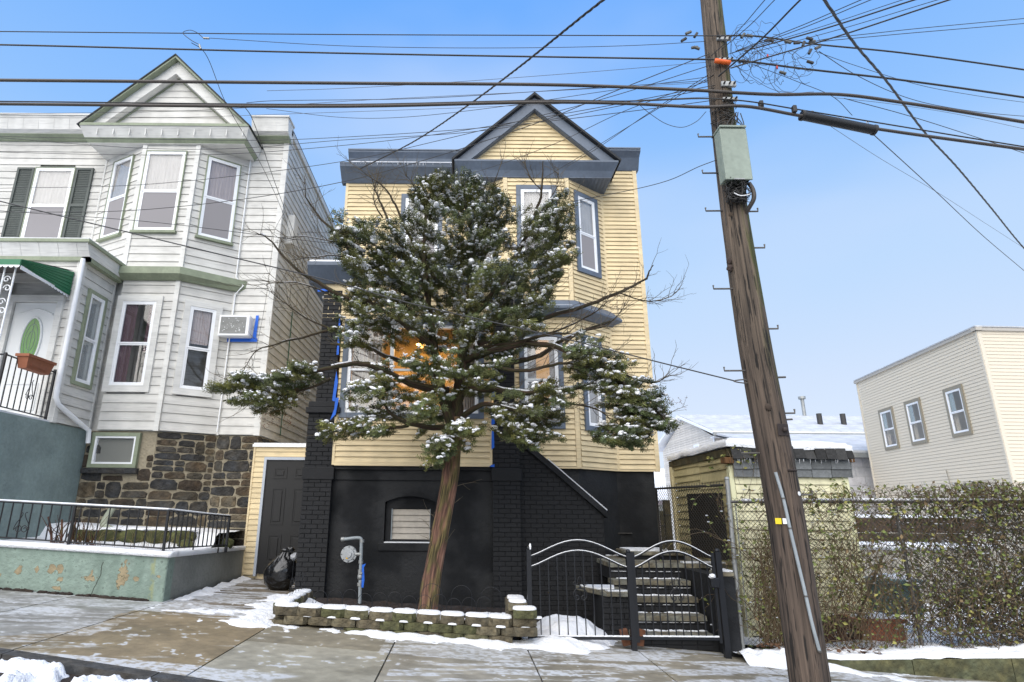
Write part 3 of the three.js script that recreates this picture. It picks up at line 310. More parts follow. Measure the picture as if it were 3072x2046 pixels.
// a sheet of settled snow: thickness(x, d) over base(x, d), open where there is none
function snowField(name, x0, x1, d0, d1, step, th, base, label, mat = MT.snow) {
  const nx = Math.ceil((x1 - x0) / step), nz = Math.ceil((d1 - d0) / step), H = [], pos = [], idx = [];
  for (let k = 0; k <= nz; k++) for (let i = 0; i <= nx; i++) { const x = x0 + i * step, d = d0 + k * step, t = th(x, d); H.push(t); pos.push(x, base(x, d) + Math.max(t, -.015), -d); }
  for (let k = 0; k < nz; k++) for (let i = 0; i < nx; i++) { const a = k * (nx + 1) + i, b = a + 1, c = a + nx + 1, e = c + 1; if (Math.max(H[a], H[b], H[c]) > 0) idx.push(a, b, c); if (Math.max(H[b], H[c], H[e]) > 0) idx.push(b, e, c); }
  const g = new THREE.BufferGeometry(); g.setAttribute('position', new THREE.Float32BufferAttribute(pos, 3)); g.setIndex(idx); g.computeVertexNormals(); const q = boxUV(g.toNonIndexed());
  return tag(part(scene, name, q, mat, 'stuff', true), label, 'snow', null, 'stuff');
}
const rough3 = (x, d, s) => no(x * 3.1, d * 3.1, s, 4), rough9 = (x, d, s) => no(x * 11, d * 11, s, 3);
snowField('ploughed_snow', -8.6, 2, 3.4, 6.35, .03, (x, d) => { const e = -kerbZ(x) - .17 - d; if (e < -.12) return -1; const n = rough3(x, d, 31); return -.04 + .16 * sm(.28, .62, n) * sm(-.12, .2, e + .3 * (n - .4)) + .06 * rough9(x, d, 35) + .05 * no(x * 26, d * 26, 38, 3) - .12 * sm(.2, .9, 1 - Math.abs(e - 1.4)) ; }, (x) => ground(x) - .14, 'lumpy ploughed snow lying along the kerb in the road');
snowField('snow_edge', -4.15, -2.25, 7.7, 12.3, .03, (x, d) => { const n = rough3(x, d, 41), e = Math.max(sm(.34, 0, x + 4.17) * sm(8.6, 9.6, d), sm(.42, 0, Math.abs(x + 2.62 + .1 * (d - 8))) * sm(11, 10, d), sm(.45, .1, Math.abs(d - 8.65)) * .35); return e * .05 - .012 + (n - .58) * .085 + .03 * (rough9(x, d, 44) - .6) - .05 * sm(7.95, 7.75, d); }, (x) => ground(x), 'soft snow banked along both edges of the side passage');
snowField('snow_edge', -2.6, 1.7, 7.4, 8.25, .025, (x, d) => { const n = rough3(x, d, 51), e = sm(.36, .05, 8.08 - d) * sm(-2.0, -.9, x) * .8 + sm(.5, 0, Math.abs(x - 1.2)) * sm(7.6, 8.1, d); return e * .06 - .01 + (n - .60) * .09 + .02 * (rough9(x, d, 54) - .6) - .06 * sm(7.6, 7.45, d) - .05 * sm(1.5, 1.68, x); }, (x) => ground(x), 'ragged snow strip along foot of the block planter');
snowField('snow_mound', .8, 2.4, 8.1, 9.1, .025, (x, d) => { const k = 1 - Math.hypot((x - 1.45) / .7, (d - 8.8) / .62); return .24 * sm(-.05, .75, k) + Math.min(.0, k) * .4 + (rough3(x, d, 61) - .5) * .16 * sm(-.2, .3, k) + .05 * (rough9(x, d, 66) - .5) - .015 + .06 * sm(8.5, 8.2, d) * sm(2.2, 1.6, x); }, (x) => ground(x), 'mound of shovelled snow behind left half of iron gate');
snowField('snow_edge', 3.5, 9, 7.5, 9.0, .03, (x, d) => { const n = rough3(x, d, 71), top = 8.33 - .0 * x, e = sm(.5, .0, Math.abs(d - top - .12)); const low = sm(.42, .08, Math.abs(d - 8.3)) * sm(5.0, 4.3, x); return Math.max(low, 0) * .15 * (.4 + n) + (n - .64) * .10 + .03 * (rough9(x, d, 77) - .6) - .06 * sm(7.8, 7.55, d); }, (x) => ground(x) + .0, 'cleared snow heaped along foot of the chain link fence');

// ---------------------------------------------------------------- brickwork
function bricks(list, f, u0, u1, y0, y1, cut, bw = .205, bh = .0665, dep = .045) {
  const n = Math.round((y1 - y0) / .076), h = (y1 - y0) / n;
  for (let i = 0; i < n; i++) { const y = y0 + i * h; let u = u0 - (i % 2 ? bw * .5 : 0);
    while (u < u1 - .01) { let a = Math.max(u, u0), b = Math.min(u + bw, u1); if (cut) { const q = cut(y + h); if (q !== null) b = Math.min(b, q); } if (b - a > .03) { const j = .003 * (rnd() - .5); list.push({ g: on(f, cbox(a, b - .009, y + .004, y + h - .004, -.02, dep * .13 + j, .003)), a: b - a + .5 * (y < 3.2) }); } u += bw; } }
}
// ---------------------------------------------------------------- yellow house
{
  const Y = thing('yellow_house', 'yellow sided house with slate blue trim, black brick base and gabled bay', 'house', [.6, .3, -12.2]);
  const bay = [[-.05, -12.2], [.87, -11.53], [2.24, -11.53], [3.15, -12.2]], inn = (pts, k) => pts.map(([x, z]) => [x, z - k]);
  const found = part(Y, 'foundation', [box(-2.74, 3.88, -.4, 2.4, -22, -12.24), plan([[-.05, -12.3], [.87, -11.55], [2.22, -11.55], [3.12, -12.24]], -.4, 2.4)], MT.black);
  part(found, 'vent_pipe', box(3.05, 3.35, 1.19, 1.2, -12.25, -12.2), MT.dullSteel);
  const bo = [], F = { L: frame(-2.75, -12.2, -.05, -12.2), a: frame(-.05, -12.2, .87, -11.53), b: frame(.87, -11.53, 2.24, -11.53), c: frame(2.24, -11.53, 3.15, -12.2), R: frame(3.15, -12.2, 3.97, -12.2) };
  const E = .1016, t = .024, w2 = [7.0 - .48, 8.45], w1 = [3.13, 5.1];
  siding(bo, F.L, .05, 2.68, 5.6, 8.9, E, t, [[1.39, 2.14, 6.6, 8.5]]);
  siding(bo, F.a, .03, F.a.L - .03, 2.42, 8.66, E, t, [[.36, .86, 6.6, 8.35], [.36, .86, 3.2, 5.0]]);
  siding(bo, F.b, .06, F.b.L - .06, 2.42, 8.66, E, t, [[.34, 1.03, 6.6, 8.35], [.34, 1.03, 3.25, 5.0]]);
  siding(bo, F.c, .06, F.c.L - .03, 2.42, 8.66, E, t, [[.28, .82, 6.6, 8.32], [.28, .82, 3.22, 5.0]]);
  siding(bo, F.R, .03, .76, 2.42, 9.28, E, t);
  // trim posts
  const post = (f, u0, u1, y0, y1, z1 = .022) => part(Y, 'corner_post', on(f, box(u0, u1, y0, y1, -.03, z1)), MT.yellowTrim);
  post(F.L, -.01, .05, 5.6, 8.9); post(F.b, -.035, .055, 2.4, 8.66, .024); post(F.b, F.b.L - .055, F.b.L + .035, 2.4, 8.66, .024); post(F.R, -.03, .03, 2.4, 8.66); post(F.R, .755, .845, 2.38, 9.3, .026);
  const st = part(Y, 'starter_strip', [on(F.c, box(0, F.c.L, 2.385, 2.42, -.03, .018)), on(F.R, box(0, .75, 2.385, 2.42, -.03, .018)), on(F.b, box(0, F.b.L, 2.385, 2.42, -.03, .018))], MT.yellowTrim);
  // cornices
  const crown = (x0, x1, y0, y1, out, name) => part(Y, name, run([[-12.3, y0], [-12.17, y0], [-12.14, y0 + .05], [-12.2 + out * .55, y0 + (y1 - y0) * .6], [-12.2 + out, y1 - .07], [-12.2 + out, y1 - .03], [-12.2 + out + .02, y1 - .03], [-12.2 + out + .02, y1], [-12.3, y1]], x0, x1), MT.blue);
  crown(-2.72, .1, 9.22, 9.66, .22, 'cornice'); crown(3.02, 4.05, 9.27, 9.70, .3, 'cornice');
  part(Y, 'cornice', run([[-12.3, 8.88], [-12.16, 8.88], [-12.12, 8.93], [-11.86, 9.13], [-11.84, 9.2], [-12.3, 9.21]], -2.86, 0), MT.blue);
  const led = part(Y, 'cornice_ledge', run([[-12.2, 9.2], [-11.83, 9.2], [-11.83, 9.225], [-12.2, 9.25]], -2.86, 0), MT.blue);
  { const ic = []; for (let i = 0; i < 40; i++) { const x = rr(-2.8, -.1), l = rr(.015, .06); ic.push(tube([[x, 9.2, -11.835], [x, 9.2 - l, -11.835]], .004, .001, 4)); } ic.push(run([[-12.1, 9.235], [-11.84, 9.222], [-11.85, 9.25], [-12.1, 9.29]], -2.6, -.12)); part(led, 'ice', ic, MT.snowThin); }
  part(Y, 'roof', [box(-2.74, 3.98, 9.3, 9.6, -22, -12.3)], MT.shingle);
  // gable over the bay: flared fascia box, soffit, rakes, siding triangle, roof slopes
  const gz = -11.5; // front
  part(Y, 'gable_fascia', (() => { const pts = []; const lo = [[-.10, -12.2], [-.10, gz], [3.22, gz], [3.22, -12.2]], hi = [[-.24, -12.2], [-.24, gz + .16], [3.36, gz + .16], [3.36, -12.2]], ys = [8.665, 9.0], pos = []; const q = (a, b, c, d) => pos.push(...a, ...b, ...c, ...a, ...c, ...d); const lip = .03; for (let i = 0; i < 3; i++) { const A = [lo[i][0], ys[0], lo[i][1]], Bq = [lo[i + 1][0], ys[0], lo[i + 1][1]], C = [lerp(lo[i + 1][0], hi[i + 1][0], .35), 8.80, lerp(lo[i + 1][1], hi[i + 1][1], .35)], D = [lerp(lo[i][0], hi[i][0], .35), 8.80, lerp(lo[i][1], hi[i][1], .35)], E1 = [hi[i + 1][0], ys[1] - .04, hi[i + 1][1]], E0 = [hi[i][0], ys[1] - .04, hi[i][1]], G1 = [hi[i + 1][0], ys[1], hi[i + 1][1]], G0 = [hi[i][0], ys[1], hi[i][1]]; q(A, Bq, C, D); q(D, C, E1, E0); q(E0, E1, G1, G0); }
    const top = hi.map(([x, z]) => [x, ys[1], z]); q(top[0], top[1], top[2], top[3]); const g = new THREE.BufferGeometry(); g.setAttribute('position', new THREE.Float32BufferAttribute(pos, 3)); return flat(g); })(), MT.blue);
  { const sl = []; for (let x = -.09; x < 3.2; x += .085) sl.push({ g: box(x, x + .078, 8.655, 8.668, -12.2, gz + .005), a: 1 }); const so = part(Y, 'soffit', box(-.1, 3.22, 8.668, 8.675, -12.2, gz), MT.blue); pieces(so, 'soffit_slat', sl, [MT.blue]); }
  const ap = [1.56, 10.70], tri = []; siding(tri, frame(0, gz - .04, 10, gz - .04), 0, 1, 9.0, 10.32, E, .024, [], (y) => { const k = (y - 9.0) / (10.32 - 9.0); return [lerp(.16, 1.555, k), lerp(2.93, 1.565, k)]; }); bo.push(...tri);
  part(Y, 'gable_wall', ext([[.1, 9.0], [2.98, 9.0], [1.56, 10.36]], gz - .2, gz - .07), MT.yellowTrim);
  part(Y, 'gable_edge', [ext([[.12, 9.0], [.17, 9.0], [1.56, 10.30], [1.56, 10.35]], gz - .05, gz - .015), ext([[2.97, 9.0], [2.92, 9.0], [1.56, 10.30], [1.56, 10.35]], gz - .05, gz - .015), box(.12, 2.97, 9.0, 9.03, gz - .05, gz - .015)], MT.yellowTrim);
  for (const s of [0, 1]) { const ex = s ? 3.37 : -.25; const rk = part(Y, 'rake_board', ext(s ? [[2.97, 9.0], [3.34, 9.0], [1.56, 10.66], [1.56, 10.32]] : [[.12, 9.0], [-.22, 9.0], [1.56, 10.66], [1.56, 10.32]], gz - .06, gz + .10), MT.blue); part(rk, 'rake_trim', ext(s ? [[2.99, 9.0], [3.08, 9.0], [1.56, 10.43], [1.56, 10.34]] : [[.10, 9.0], [.01, 9.0], [1.56, 10.43], [1.56, 10.34]], gz + .10, gz + .125), MT.blue);
    part(Y, 'roof_slope', ext(s ? [[3.40, 8.97], [3.42, 9.01], [1.56, 10.74], [1.56, 10.67]] : [[-.28, 8.97], [-.30, 9.01], [1.56, 10.74], [1.56, 10.67]], -14, gz + .19), MT.shingle); }
  // blue skirt between the bay floors
  { const lo = [[-.12, -12.2], [.83, -11.46], [2.28, -11.46], [3.22, -12.2]], hi = [[-.34, -12.2], [.76, -11.30], [2.36, -11.30], [3.46, -12.2]], pos = [], q = (a, b, c, d) => pos.push(...a, ...b, ...c, ...a, ...c, ...d), p3 = (v, y) => [v[0], y, v[1]]; for (let i = 0; i < 3; i++) { q(p3(lo[i], 5.43), p3(lo[i + 1], 5.43), p3(hi[i + 1], 5.56), p3(hi[i], 5.56)); q(p3(hi[i], 5.56), p3(hi[i + 1], 5.56), p3(hi[i + 1], 5.6), p3(hi[i], 5.6)); q(p3(hi[i], 5.6), p3(hi[i + 1], 5.6), p3(lo[i + 1], 5.78), p3(lo[i], 5.78)); q(p3(lo[i + 1], 5.43), p3(lo[i], 5.43), [bay[i][0], 5.43, bay[i][1] - .02], [bay[i + 1][0], 5.43, bay[i + 1][1] - .02]); }
    const g = new THREE.BufferGeometry(); g.setAttribute('position', new THREE.Float32BufferAttribute(pos, 3)); const sk = part(Y, 'bay_skirt', flat(g), MT.blue);
    part(sk, 'snow', [box(.9, 2.2, 5.61, 5.64, -11.42, -11.33)], MT.snow); }
  // windows
  const up = { casing: MT.blue, cw: .1, screen: MT.screen, curtain: [[0, 1, 0, 1, MT.curtain]] }, lit = new THREE.MeshPhysicalMaterial({ color: L3(.62, .45, .25), roughness: .9, emissive: L3(1, .45, .10), emissiveIntensity: .22, map: T.fabric, side: THREE.DoubleSide });
  windowUnit(Y, F.L, 1.29, 2.24, 6.5, 8.6, up); windowUnit(Y, F.a, .26, .96, 6.5, 8.44, up); windowUnit(Y, F.b, .245, 1.125, 6.5, 8.46, up); windowUnit(Y, F.c, .18, .92, 6.5, 8.42, up);
  const low = { casing: MT.blue, cw: .1, curtain: [[0, .34, 0, 1, MT.curtain], [.78, 1, 0, 1, MT.curtain]], back: lit, backName: 'lit_curtain', label: 'warmly lit lower bay window' };
  windowUnit(Y, F.a, .26, .96, 3.13, 5.1, low); windowUnit(Y, F.b, .245, 1.125, 3.14, 5.1, low); windowUnit(Y, F.c, .18, .78, 3.13, 5.1, { ...low, back: MT.curtain, backName: 'curtain' });
  // ---- enclosed porch
  const pz = -10.45, FP = frame(-2.75, pz, 1.0, pz);
  siding(bo, FP, .5, 3.25, 2.38, 3.16, .103, t, []); siding(bo, FP, 3.12, 3.25, 3.16, 4.98, .103, t); siding(bo, FP, .5, .56, 3.16, 4.98, .103, t); siding(bo, FP, .12, 3.6, 4.98, 5.56, .103, t);
  pieces(Y, 'siding_board', bo, MT.yellow, 300);
  part(Y, 'porch_wall', [box(-2.25, .5, 2.36, 3.16, pz - .12, pz - .015), box(-2.62, .85, 4.98, 5.75, pz - .15, pz - .015), box(-2.7, -2.6, 2.3, 5.75, -12.2, pz - .3), box(.88, .97, 2.3, 5.75, -12.2, pz - .3)], MT.yellowTrim);
  part(Y, 'porch_floor', box(-2.7, .97, 2.27, 2.36, -12.2, pz - .02), MT.black); part(Y, 'porch_ceiling', box(-2.7, .97, 5.45, 5.5, -12.2, pz - .13), MT.curtain); part(Y, 'porch_back_wall', box(-2.6, .88, 2.36, 5.45, -12.25, -12.15), M([.62, .42, .2], .85, { map: T.dirt }));
  part(Y, 'apron_edge', [box(-2.27, -2.225, 2.34, 3.17, pz - .02, pz + .028), box(.47, .515, 2.34, 3.17, pz - .02, pz + .028), box(-2.225, .47, 2.33, 2.385, pz - .02, pz + .03)], MT.yellowTrim);
  const pw = part(Y, 'porch_window', ring(-2.2, .37, 3.16, 4.99, .1, pz - .05, pz + .05, .09), MT.blue); part(pw, 'frame', [...ring(-2.1, .27, 3.25, 4.89, .06, pz - .05, pz + .035), box(-1.34, -1.27, 3.31, 4.83, pz - .05, pz + .035), box(-.56, -.49, 3.31, 4.83, pz - .05, pz + .035)], MT.pvc);
  for (const [a, b] of [[-2.04, -1.34], [-1.27, -.56], [-.49, .21]]) { part(pw, 'pane', box(a, b, 4.06, 4.83, pz - .012, pz - .008), MT.glass); part(pw, 'pane', box(a, b, 3.31, 4.02, pz - .012, pz - .008), MT.glass); part(pw, 'rail', box(a, b, 4.02, 4.06, pz - .03, pz + .02), MT.pvc); }
  for (const [a, b] of [[-2.06, -1.5], [-.1, .24]]) part(pw, 'curtain', pleat(a, b, 3.3, 4.85, pz - .2, .03, 7), MT.curtain);
  part(Y, 'porch_roof', [run([[-12.2, 5.7], [-10.4, 5.7], [-10.36, 5.76], [-10.2, 5.98], [-10.2, 6.05], [-12.2, 6.12]], -2.93, 1.18)], MT.blue);
  part(Y, 'porch_snow', [run([[-12.15, 6.11], [-10.22, 6.05], [-10.24, 6.10], [-12.15, 6.17]], -2.9, 1.15)], MT.snow);
  // columns
  const br = [], colC = [box(-2.62, -2.29, 3.4, 5.56, -10.86, -10.44), box(-2.73, -2.25, -.3, 3.24, -10.9, -10.44), box(.56, .92, 3.4, 5.56, -10.86, -10.44), box(.53, .99, -.4, 3.24, -10.9, -10.44)];
  const FC = frame(-4, -10.43, 4, -10.43), col = part(Y, 'brick_column', colC.slice(0, 2), MT.mortar), col2 = part(Y, 'brick_column', colC.slice(2), MT.mortar), bl = [], b2 = [];
  bricks(bl, FC, 4 - 2.74, 4 - 2.24, .3, 3.24); bricks(bl, FC, 4 - 2.63, 4 - 2.28, 3.44, 5.55); bricks(b2, FC, 4 + .52, 4 + 1.0, -.05, 3.24); bricks(b2, FC, 4 + .55, 4 + .93, 3.44, 5.55);
  for (const [c, x0, x1] of [[col, -2.78, -2.17], [col2, .46, 1.04]]) { part(c, 'capital', [cbox(x0, x1, 3.235, 3.34, -10.95, -10.36, .01), cbox(x0 + .04, x1 - .04, 3.34, 3.44, -10.93, -10.38, .01)], MT.brick[0]); }
  for (const [c, x0, x1] of [[col, -2.76, -2.215], [col2, .5, 1.02]]) part(c, 'base_band', [cbox(x0, x1, 2.09, 2.3, -10.9, -10.405, .008)], MT.brick[2]);
  pieces(col, 'brick', bl, MT.brick, 170); pieces(col2, 'brick', b2, MT.brick, 60);
  // stair side wall, brick with a sloping cap
  const sz = -10.62, cutx = (y) => 4 + (y > 2.62 ? 1.18 : 2.44 - Math.max(0, y - 1.53) / (2.62 - 1.53) * (2.44 - 1.22)), FS = frame(-4, sz, 4, sz), b3 = [];
  const sw = part(Y, 'stair_wall', ext([[.95, -.4], [2.44, -.4], [2.44, 1.52], [1.2, 2.66], [.95, 2.66]], sz - .3, sz - .005), MT.mortar);
  bricks(b3, FS, 4 + .98, 4 + 2.46, -.06, 2.7, (y) => cutx(y)); pieces(sw, 'brick', b3, MT.brick, 70);
  part(sw, 'cap', [ext([[1.12, 2.66], [1.16, 2.76], [2.5, 1.61], [2.5, 1.49]], sz - .34, sz + .05, .008), ext([[.95, 2.66], [.95, 2.76], [1.17, 2.76], [1.14, 2.66]], sz - .34, sz + .05)], MT.black);
  part(sw, 'snow', ext([[1.5, 2.478], [1.5, 2.495], [2.5, 1.637], [2.5, 1.613]], sz + .0, sz + .045), MT.snowThin);
  // rendered basement wall with arched window
  const az = -10.56;
  { const s = new THREE.Shape([[-2.3, -.3], [.56, -.3], [.56, 2.36], [-2.3, 2.36]].map((p) => new THREE.Vector2(...p))), h = new THREE.Path(); h.moveTo(-1.33, 1.07); h.lineTo(-.46, 1.07); h.lineTo(-.46, 1.73); h.quadraticCurveTo(-.9, 1.93, -1.33, 1.73); h.closePath(); s.holes.push(h); const g = new THREE.ExtrudeGeometry(s, { depth: .22, bevelEnabled: false, curveSegments: 12 }); g.translate(0, 0, az - .22); const bw = part(Y, 'basement_wall', g, MT.black);
    part(bw, 'band', [cbox(-2.24, .53, 2.09, 2.27, az - .03, az + .03, .008), box(-2.24, .53, 2.27, 2.36, az - .03, az + .015)], MT.black); part(bw, 'sill', cbox(-1.42, -.37, .93, 1.06, az - .1, az + .03, .01), MT.black); part(bw, 'snow', box(-1.32, -.5, 1.062, 1.078, az - .1, az + .01), MT.snow); }
  const aw = part(Y, 'arched_window', [box(-1.4, -.4, 1.0, 1.95, az - .27, az - .222), box(-1.32, -.46, 1.62, 1.92, az - .2, az - .13), box(-1.32, -1.23, 1.07, 1.62, az - .2, az - .1), box(-.55, -.46, 1.07, 1.62, az - .2, az - .1), box(-1.23, -.55, 1.07, 1.11, az - .2, az - .1)], MT.black);
  const louv = M([.50, .45, .38], .3, { map: T.dirt });
  for (let i = 0; i < 5; i++) { const y = 1.115 + i * .1, g = box(-1.21, -.56, 0, .098, -.004, .004); g.rotateX(-.28); g.translate(0, y, az - .14); part(aw, 'louver_pane', g, louv); }
  for (const x of [-1.225, -.56]) part(aw, 'louver_frame', box(x, x + .015, 1.11, 1.62, az - .15, az - .11), MT.pipeGrey);
  // masking tape left on the porch edges
  const tape = (pts, z = pz + .055) => part(Y, 'masking_tape', ext(pts, z, z + .003), MT.blueTape);
  tape([[.505, 3.55], [.56, 3.55], [.575, 4.6], [.52, 4.6]]); tape([[.50, 3.05], [.56, 3.07], [.55, 3.4], [.51, 3.4]]); tape([[.50, 2.62], [.55, 2.66], [.54, 2.95], [.505, 2.95]]); tape([[.46, 2.33], [.55, 2.32], [.55, 2.37], [.5, 2.36]]);
  tape([[-2.33, 3.1], [-2.24, 3.2], [-2.2, 3.5], [-2.26, 3.5], [-2.27, 3.3]], -10.34); tape([[-2.33, 3.46], [-2.28, 3.44], [-2.25, 3.8], [-2.29, 4.0], [-2.31, 3.8]]); tape([[-2.31, 4.3], [-2.27, 4.3], [-2.28, 5.0], [-2.31, 5.0]]); tape([[-2.75, 5.52], [-2.5, 5.54], [-2.5, 5.58], [-2.75, 5.57]], -10.4); tape([[.52, 5.1], [.56, 5.1], [.57, 5.5], [.53, 5.5]]);
  part(Y, 'wall', carve(Y, [box(-2.74, 3.96, 2.4, 9.3, -22, -12.26), plan([[-.02, -12.3], [.9, -11.6], [2.21, -11.6], [3.12, -12.3]], 2.4, 8.66)]), MT.yellowTrim);
}
{ // the lit pendant in the porch
  const c = thing('pendant_lamp', 'small lit amber pendant lamp glowing behind the porch window', 'lamp', [-.83, 4.7, -11.2]);
  part(c, 'bulb', blob(-.83, 4.72, -11.2, .055, .06, .055, 0, 2), new THREE.MeshStandardMaterial({ color: L3(1, .7, .3), emissive: L3(1, .55, .12), emissiveIntensity: 6 }));
  part(c, 'cord', tube([[-.83, 4.78, -11.2], [-.83, 5.45, -11.2]], .006, .006, 5), MT.wire);
  part(c, 'lamp_shade', new THREE.LatheGeometry([[.03, .1], [.09, .04], [.11, .0]].map((p) => new THREE.Vector2(...p)), 16).translate(-.83, 4.73, -11.2), MT.dullSteel);
  const l = new THREE.PointLight(L3(1, .62, .22), 5.5); l.position.set(-.83, 4.72, -11.2); l.castShadow = true; l.shadow.radius = 2.5; scene.add(l);
}
// ---------------------------------------------------------------- white house
{
  const W = thing('white_house', 'white sided house with sage green trim, gabled bay and dark fieldstone base', 'house', [-7.5, .35, -12.2]);
  const WT = MT.whiteTrim, GT = MT.greenTrim;
  const F = { L: frame(-12, -12.2, -8.4, -12.2), a: frame(-8.4, -12.2, -7.18, -11.57), b: frame(-7.18, -11.57, -5.98, -11.57), c: frame(-5.98, -11.57, -5.03, -12.2), R: frame(-5.03, -12.2, -4.2, -12.2), S: frame(-4.2, -12.2, -4.2, -25), P: frame(-12, -10.5, -7.3, -10.5), Q: frame(-7.3, -10.5, -7.3, -11.57) };
  const bo = [], E = .178, t = .017;
  siding(bo, F.L, 0, 3.57, 6.3, 10.0, E, t, [[2.05, 2.87, 7.3, 9.2]]);
  siding(bo, F.a, .03, F.a.L - .05, 6.44, 9.44, E, t, [[.42, 1.02, 7.4, 9.2]]);
  siding(bo, F.b, .05, F.b.L - .05, 3.05, 9.44, E, t, [[.14, .9, 7.4, 9.2], [.1, .88, 3.9, 5.7]]);
  siding(bo, F.c, .05, F.c.L - .03, 3.05, 9.44, E, t, [[.25, .88, 7.36, 9.15], [.25, .84, 3.9, 5.7]]);
  siding(bo, F.R, .02, .74, 3.05, 10.0, E, t);
  siding(bo, F.S, .06, 12.8, 3.05, 10.2, E, t);
  siding(bo, F.P, 0, 4.6, 3.05, 6.2, E, t, [[3.45, 4.5, 2.9, 5.55]]);
  siding(bo, F.Q, .06, 1.04, 3.05, 6.2, E, t, [[.3, .82, 3.9, 5.6]]);
  // gable siding, set back under wide rakes
  const gz = -11.46; siding(bo, frame(0, gz - .2, 10, gz - .2), 0, 1, 9.86, 11.3, E, t, [], (y) => { const k = (y - 9.86) / 1.46; return [lerp(-8.2, -6.74, k), lerp(-5.22, -6.70, k)]; });
  pieces(W, 'siding_board', bo, MT.white, 300);
  const post = (f, u0, u1, y0, y1, z1 = .03, m = WT) => part(W, 'corner_post', on(f, box(u0, u1, y0, y1, -.03, z1)), m);
  post(F.a, -.03, .03, 6.44, 9.44); post(F.b, -.045, .05, 6.44, 9.44); post(F.b, F.b.L - .05, F.b.L + .045, 3.04, 9.44); post(F.R, -.025, .02, 3.04, 9.44); post(F.R, .735, .86, 3.04, 10.2, .034); post(F.P, 4.6, 4.73, 3.04, 6.2, .034); part(W, 'corner_post', on(F.Q, box(-.02, .07, 3.04, 6.2, -.03, .028)), WT); part(W, 'corner_post', on(F.Q, box(1.03, 1.07, 3.04, 6.2, -.03, .024)), WT);
  // cornice with panelled face and green underside
  const corn = (x0, x1) => { const c = part(W, 'cornice', run([[-12.3, 10.0], [-12.0, 10.02], [-11.92, 10.08], [-11.86, 10.34], [-11.84, 10.42], [-12.3, 10.42]], x0, x1), WT); part(c, 'green_moulding', run([[-12.2, 9.92], [-12.14, 9.92], [-12.0, 10.0], [-12.0, 10.02], [-12.2, 10.02]], x0, x1), GT); part(c, 'edge_cap', run([[-12.3, 10.42], [-11.82, 10.40], [-11.82, 10.44], [-12.3, 10.47]], x0, x1 + .02), WT); for (let x = x0 + .2; x < x1 - .05; x += .36) part(c, 'panel_joint', run([[-11.925, 10.08], [-11.865, 10.34], [-11.855, 10.34], [-11.915, 10.08]], x, x + .022), WT); };
  corn(-12, -8.3); corn(-5.0, -4.14);
  part(W, 'roof', box(-12, -4.18, 10.2, 10.44, -25, -12.3), MT.shingle); part(W, 'roof_edge', on(F.S, box(.0, 12.8, 10.17, 10.32, -.02, .06)), WT);
  // gable
  const q4 = (pos, a, b, c, d) => pos.push(...a, ...b, ...c, ...a, ...c, ...d), mk = (pos) => { const g = new THREE.BufferGeometry(); g.setAttribute('position', new THREE.Float32BufferAttribute(pos, 3)); return flat(g); };
  const lo = [[-8.44, -12.2], [-8.44, gz - .04], [-4.95, gz - .04], [-4.95, -12.2]], mi = [[-8.5, -12.2], [-8.5, gz + .03], [-4.89, gz + .03], [-4.89, -12.2]], hi = [[-8.58, -12.2], [-8.58, gz + .14], [-4.82, gz + .14], [-4.82, -12.2]], band = (A, y0, Bq, y1) => { const pos = []; for (let i = 0; i < 3; i++) q4(pos, [A[i][0], y0, A[i][1]], [A[i + 1][0], y0, A[i + 1][1]], [Bq[i + 1][0], y1, Bq[i + 1][1]], [Bq[i][0], y1, Bq[i][1]]); return mk(pos); };
  const fas = part(W, 'gable_fascia', band(mi, 9.53, hi, 9.76), WT); part(fas, 'green_moulding', band(lo, 9.44, mi, 9.53), GT); part(fas, 'green_edge', [band(hi.map(([x, z]) => [x - .0, z + .012]), 9.76, hi.map(([x, z]) => [x, z + .012]), 9.83)], GT);
  for (let x = -8.2; x < -4.95; x += .36) part(fas, 'panel_joint', ext([[x, 9.545], [x + .02, 9.545], [x + .02, 9.75], [x, 9.75]], gz + .085, gz + .115), WT);
  part(W, 'soffit', box(-8.44, -4.95, 9.435, 9.45, -12.2, gz - .04), WT); part(W, 'gable_floor', box(-8.57, -4.83, 9.78, 9.84, -12.2, gz + .13), WT);
  part(W, 'gable_wall', ext([[-8.25, 9.84], [-5.15, 9.84], [-6.72, 11.36]], gz - .5, gz - .26), WT);
  for (const s of [-1, 1]) { const X = (x) => -6.715 + s * x, P = (l) => s > 0 ? l.map(([x, y]) => [X(x), y]) : l.map(([x, y]) => [X(x), y]).reverse();
    part(W, 'rake_soffit', ext(P([[1.50, 9.86], [1.86, 9.86], [.0, 11.60], [.0, 11.27]]), gz - .36, gz - .0), WT);
    part(W, 'rake_board', ext(P([[1.835, 9.80], [1.90, 9.80], [.0, 11.66], [.0, 11.60]]), gz, gz + .14), GT);
    part(W, 'rake_moulding', ext(P([[1.465, 9.85], [1.49, 9.85], [.0, 11.255], [.0, 11.235]]), gz - .22, gz - .15), GT);
    part(W, 'roof_slope', ext(P([[1.91, 9.76], [1.935, 9.78], [.0, 11.695], [.0, 11.66]]), -14, gz + .16), MT.shingle); }
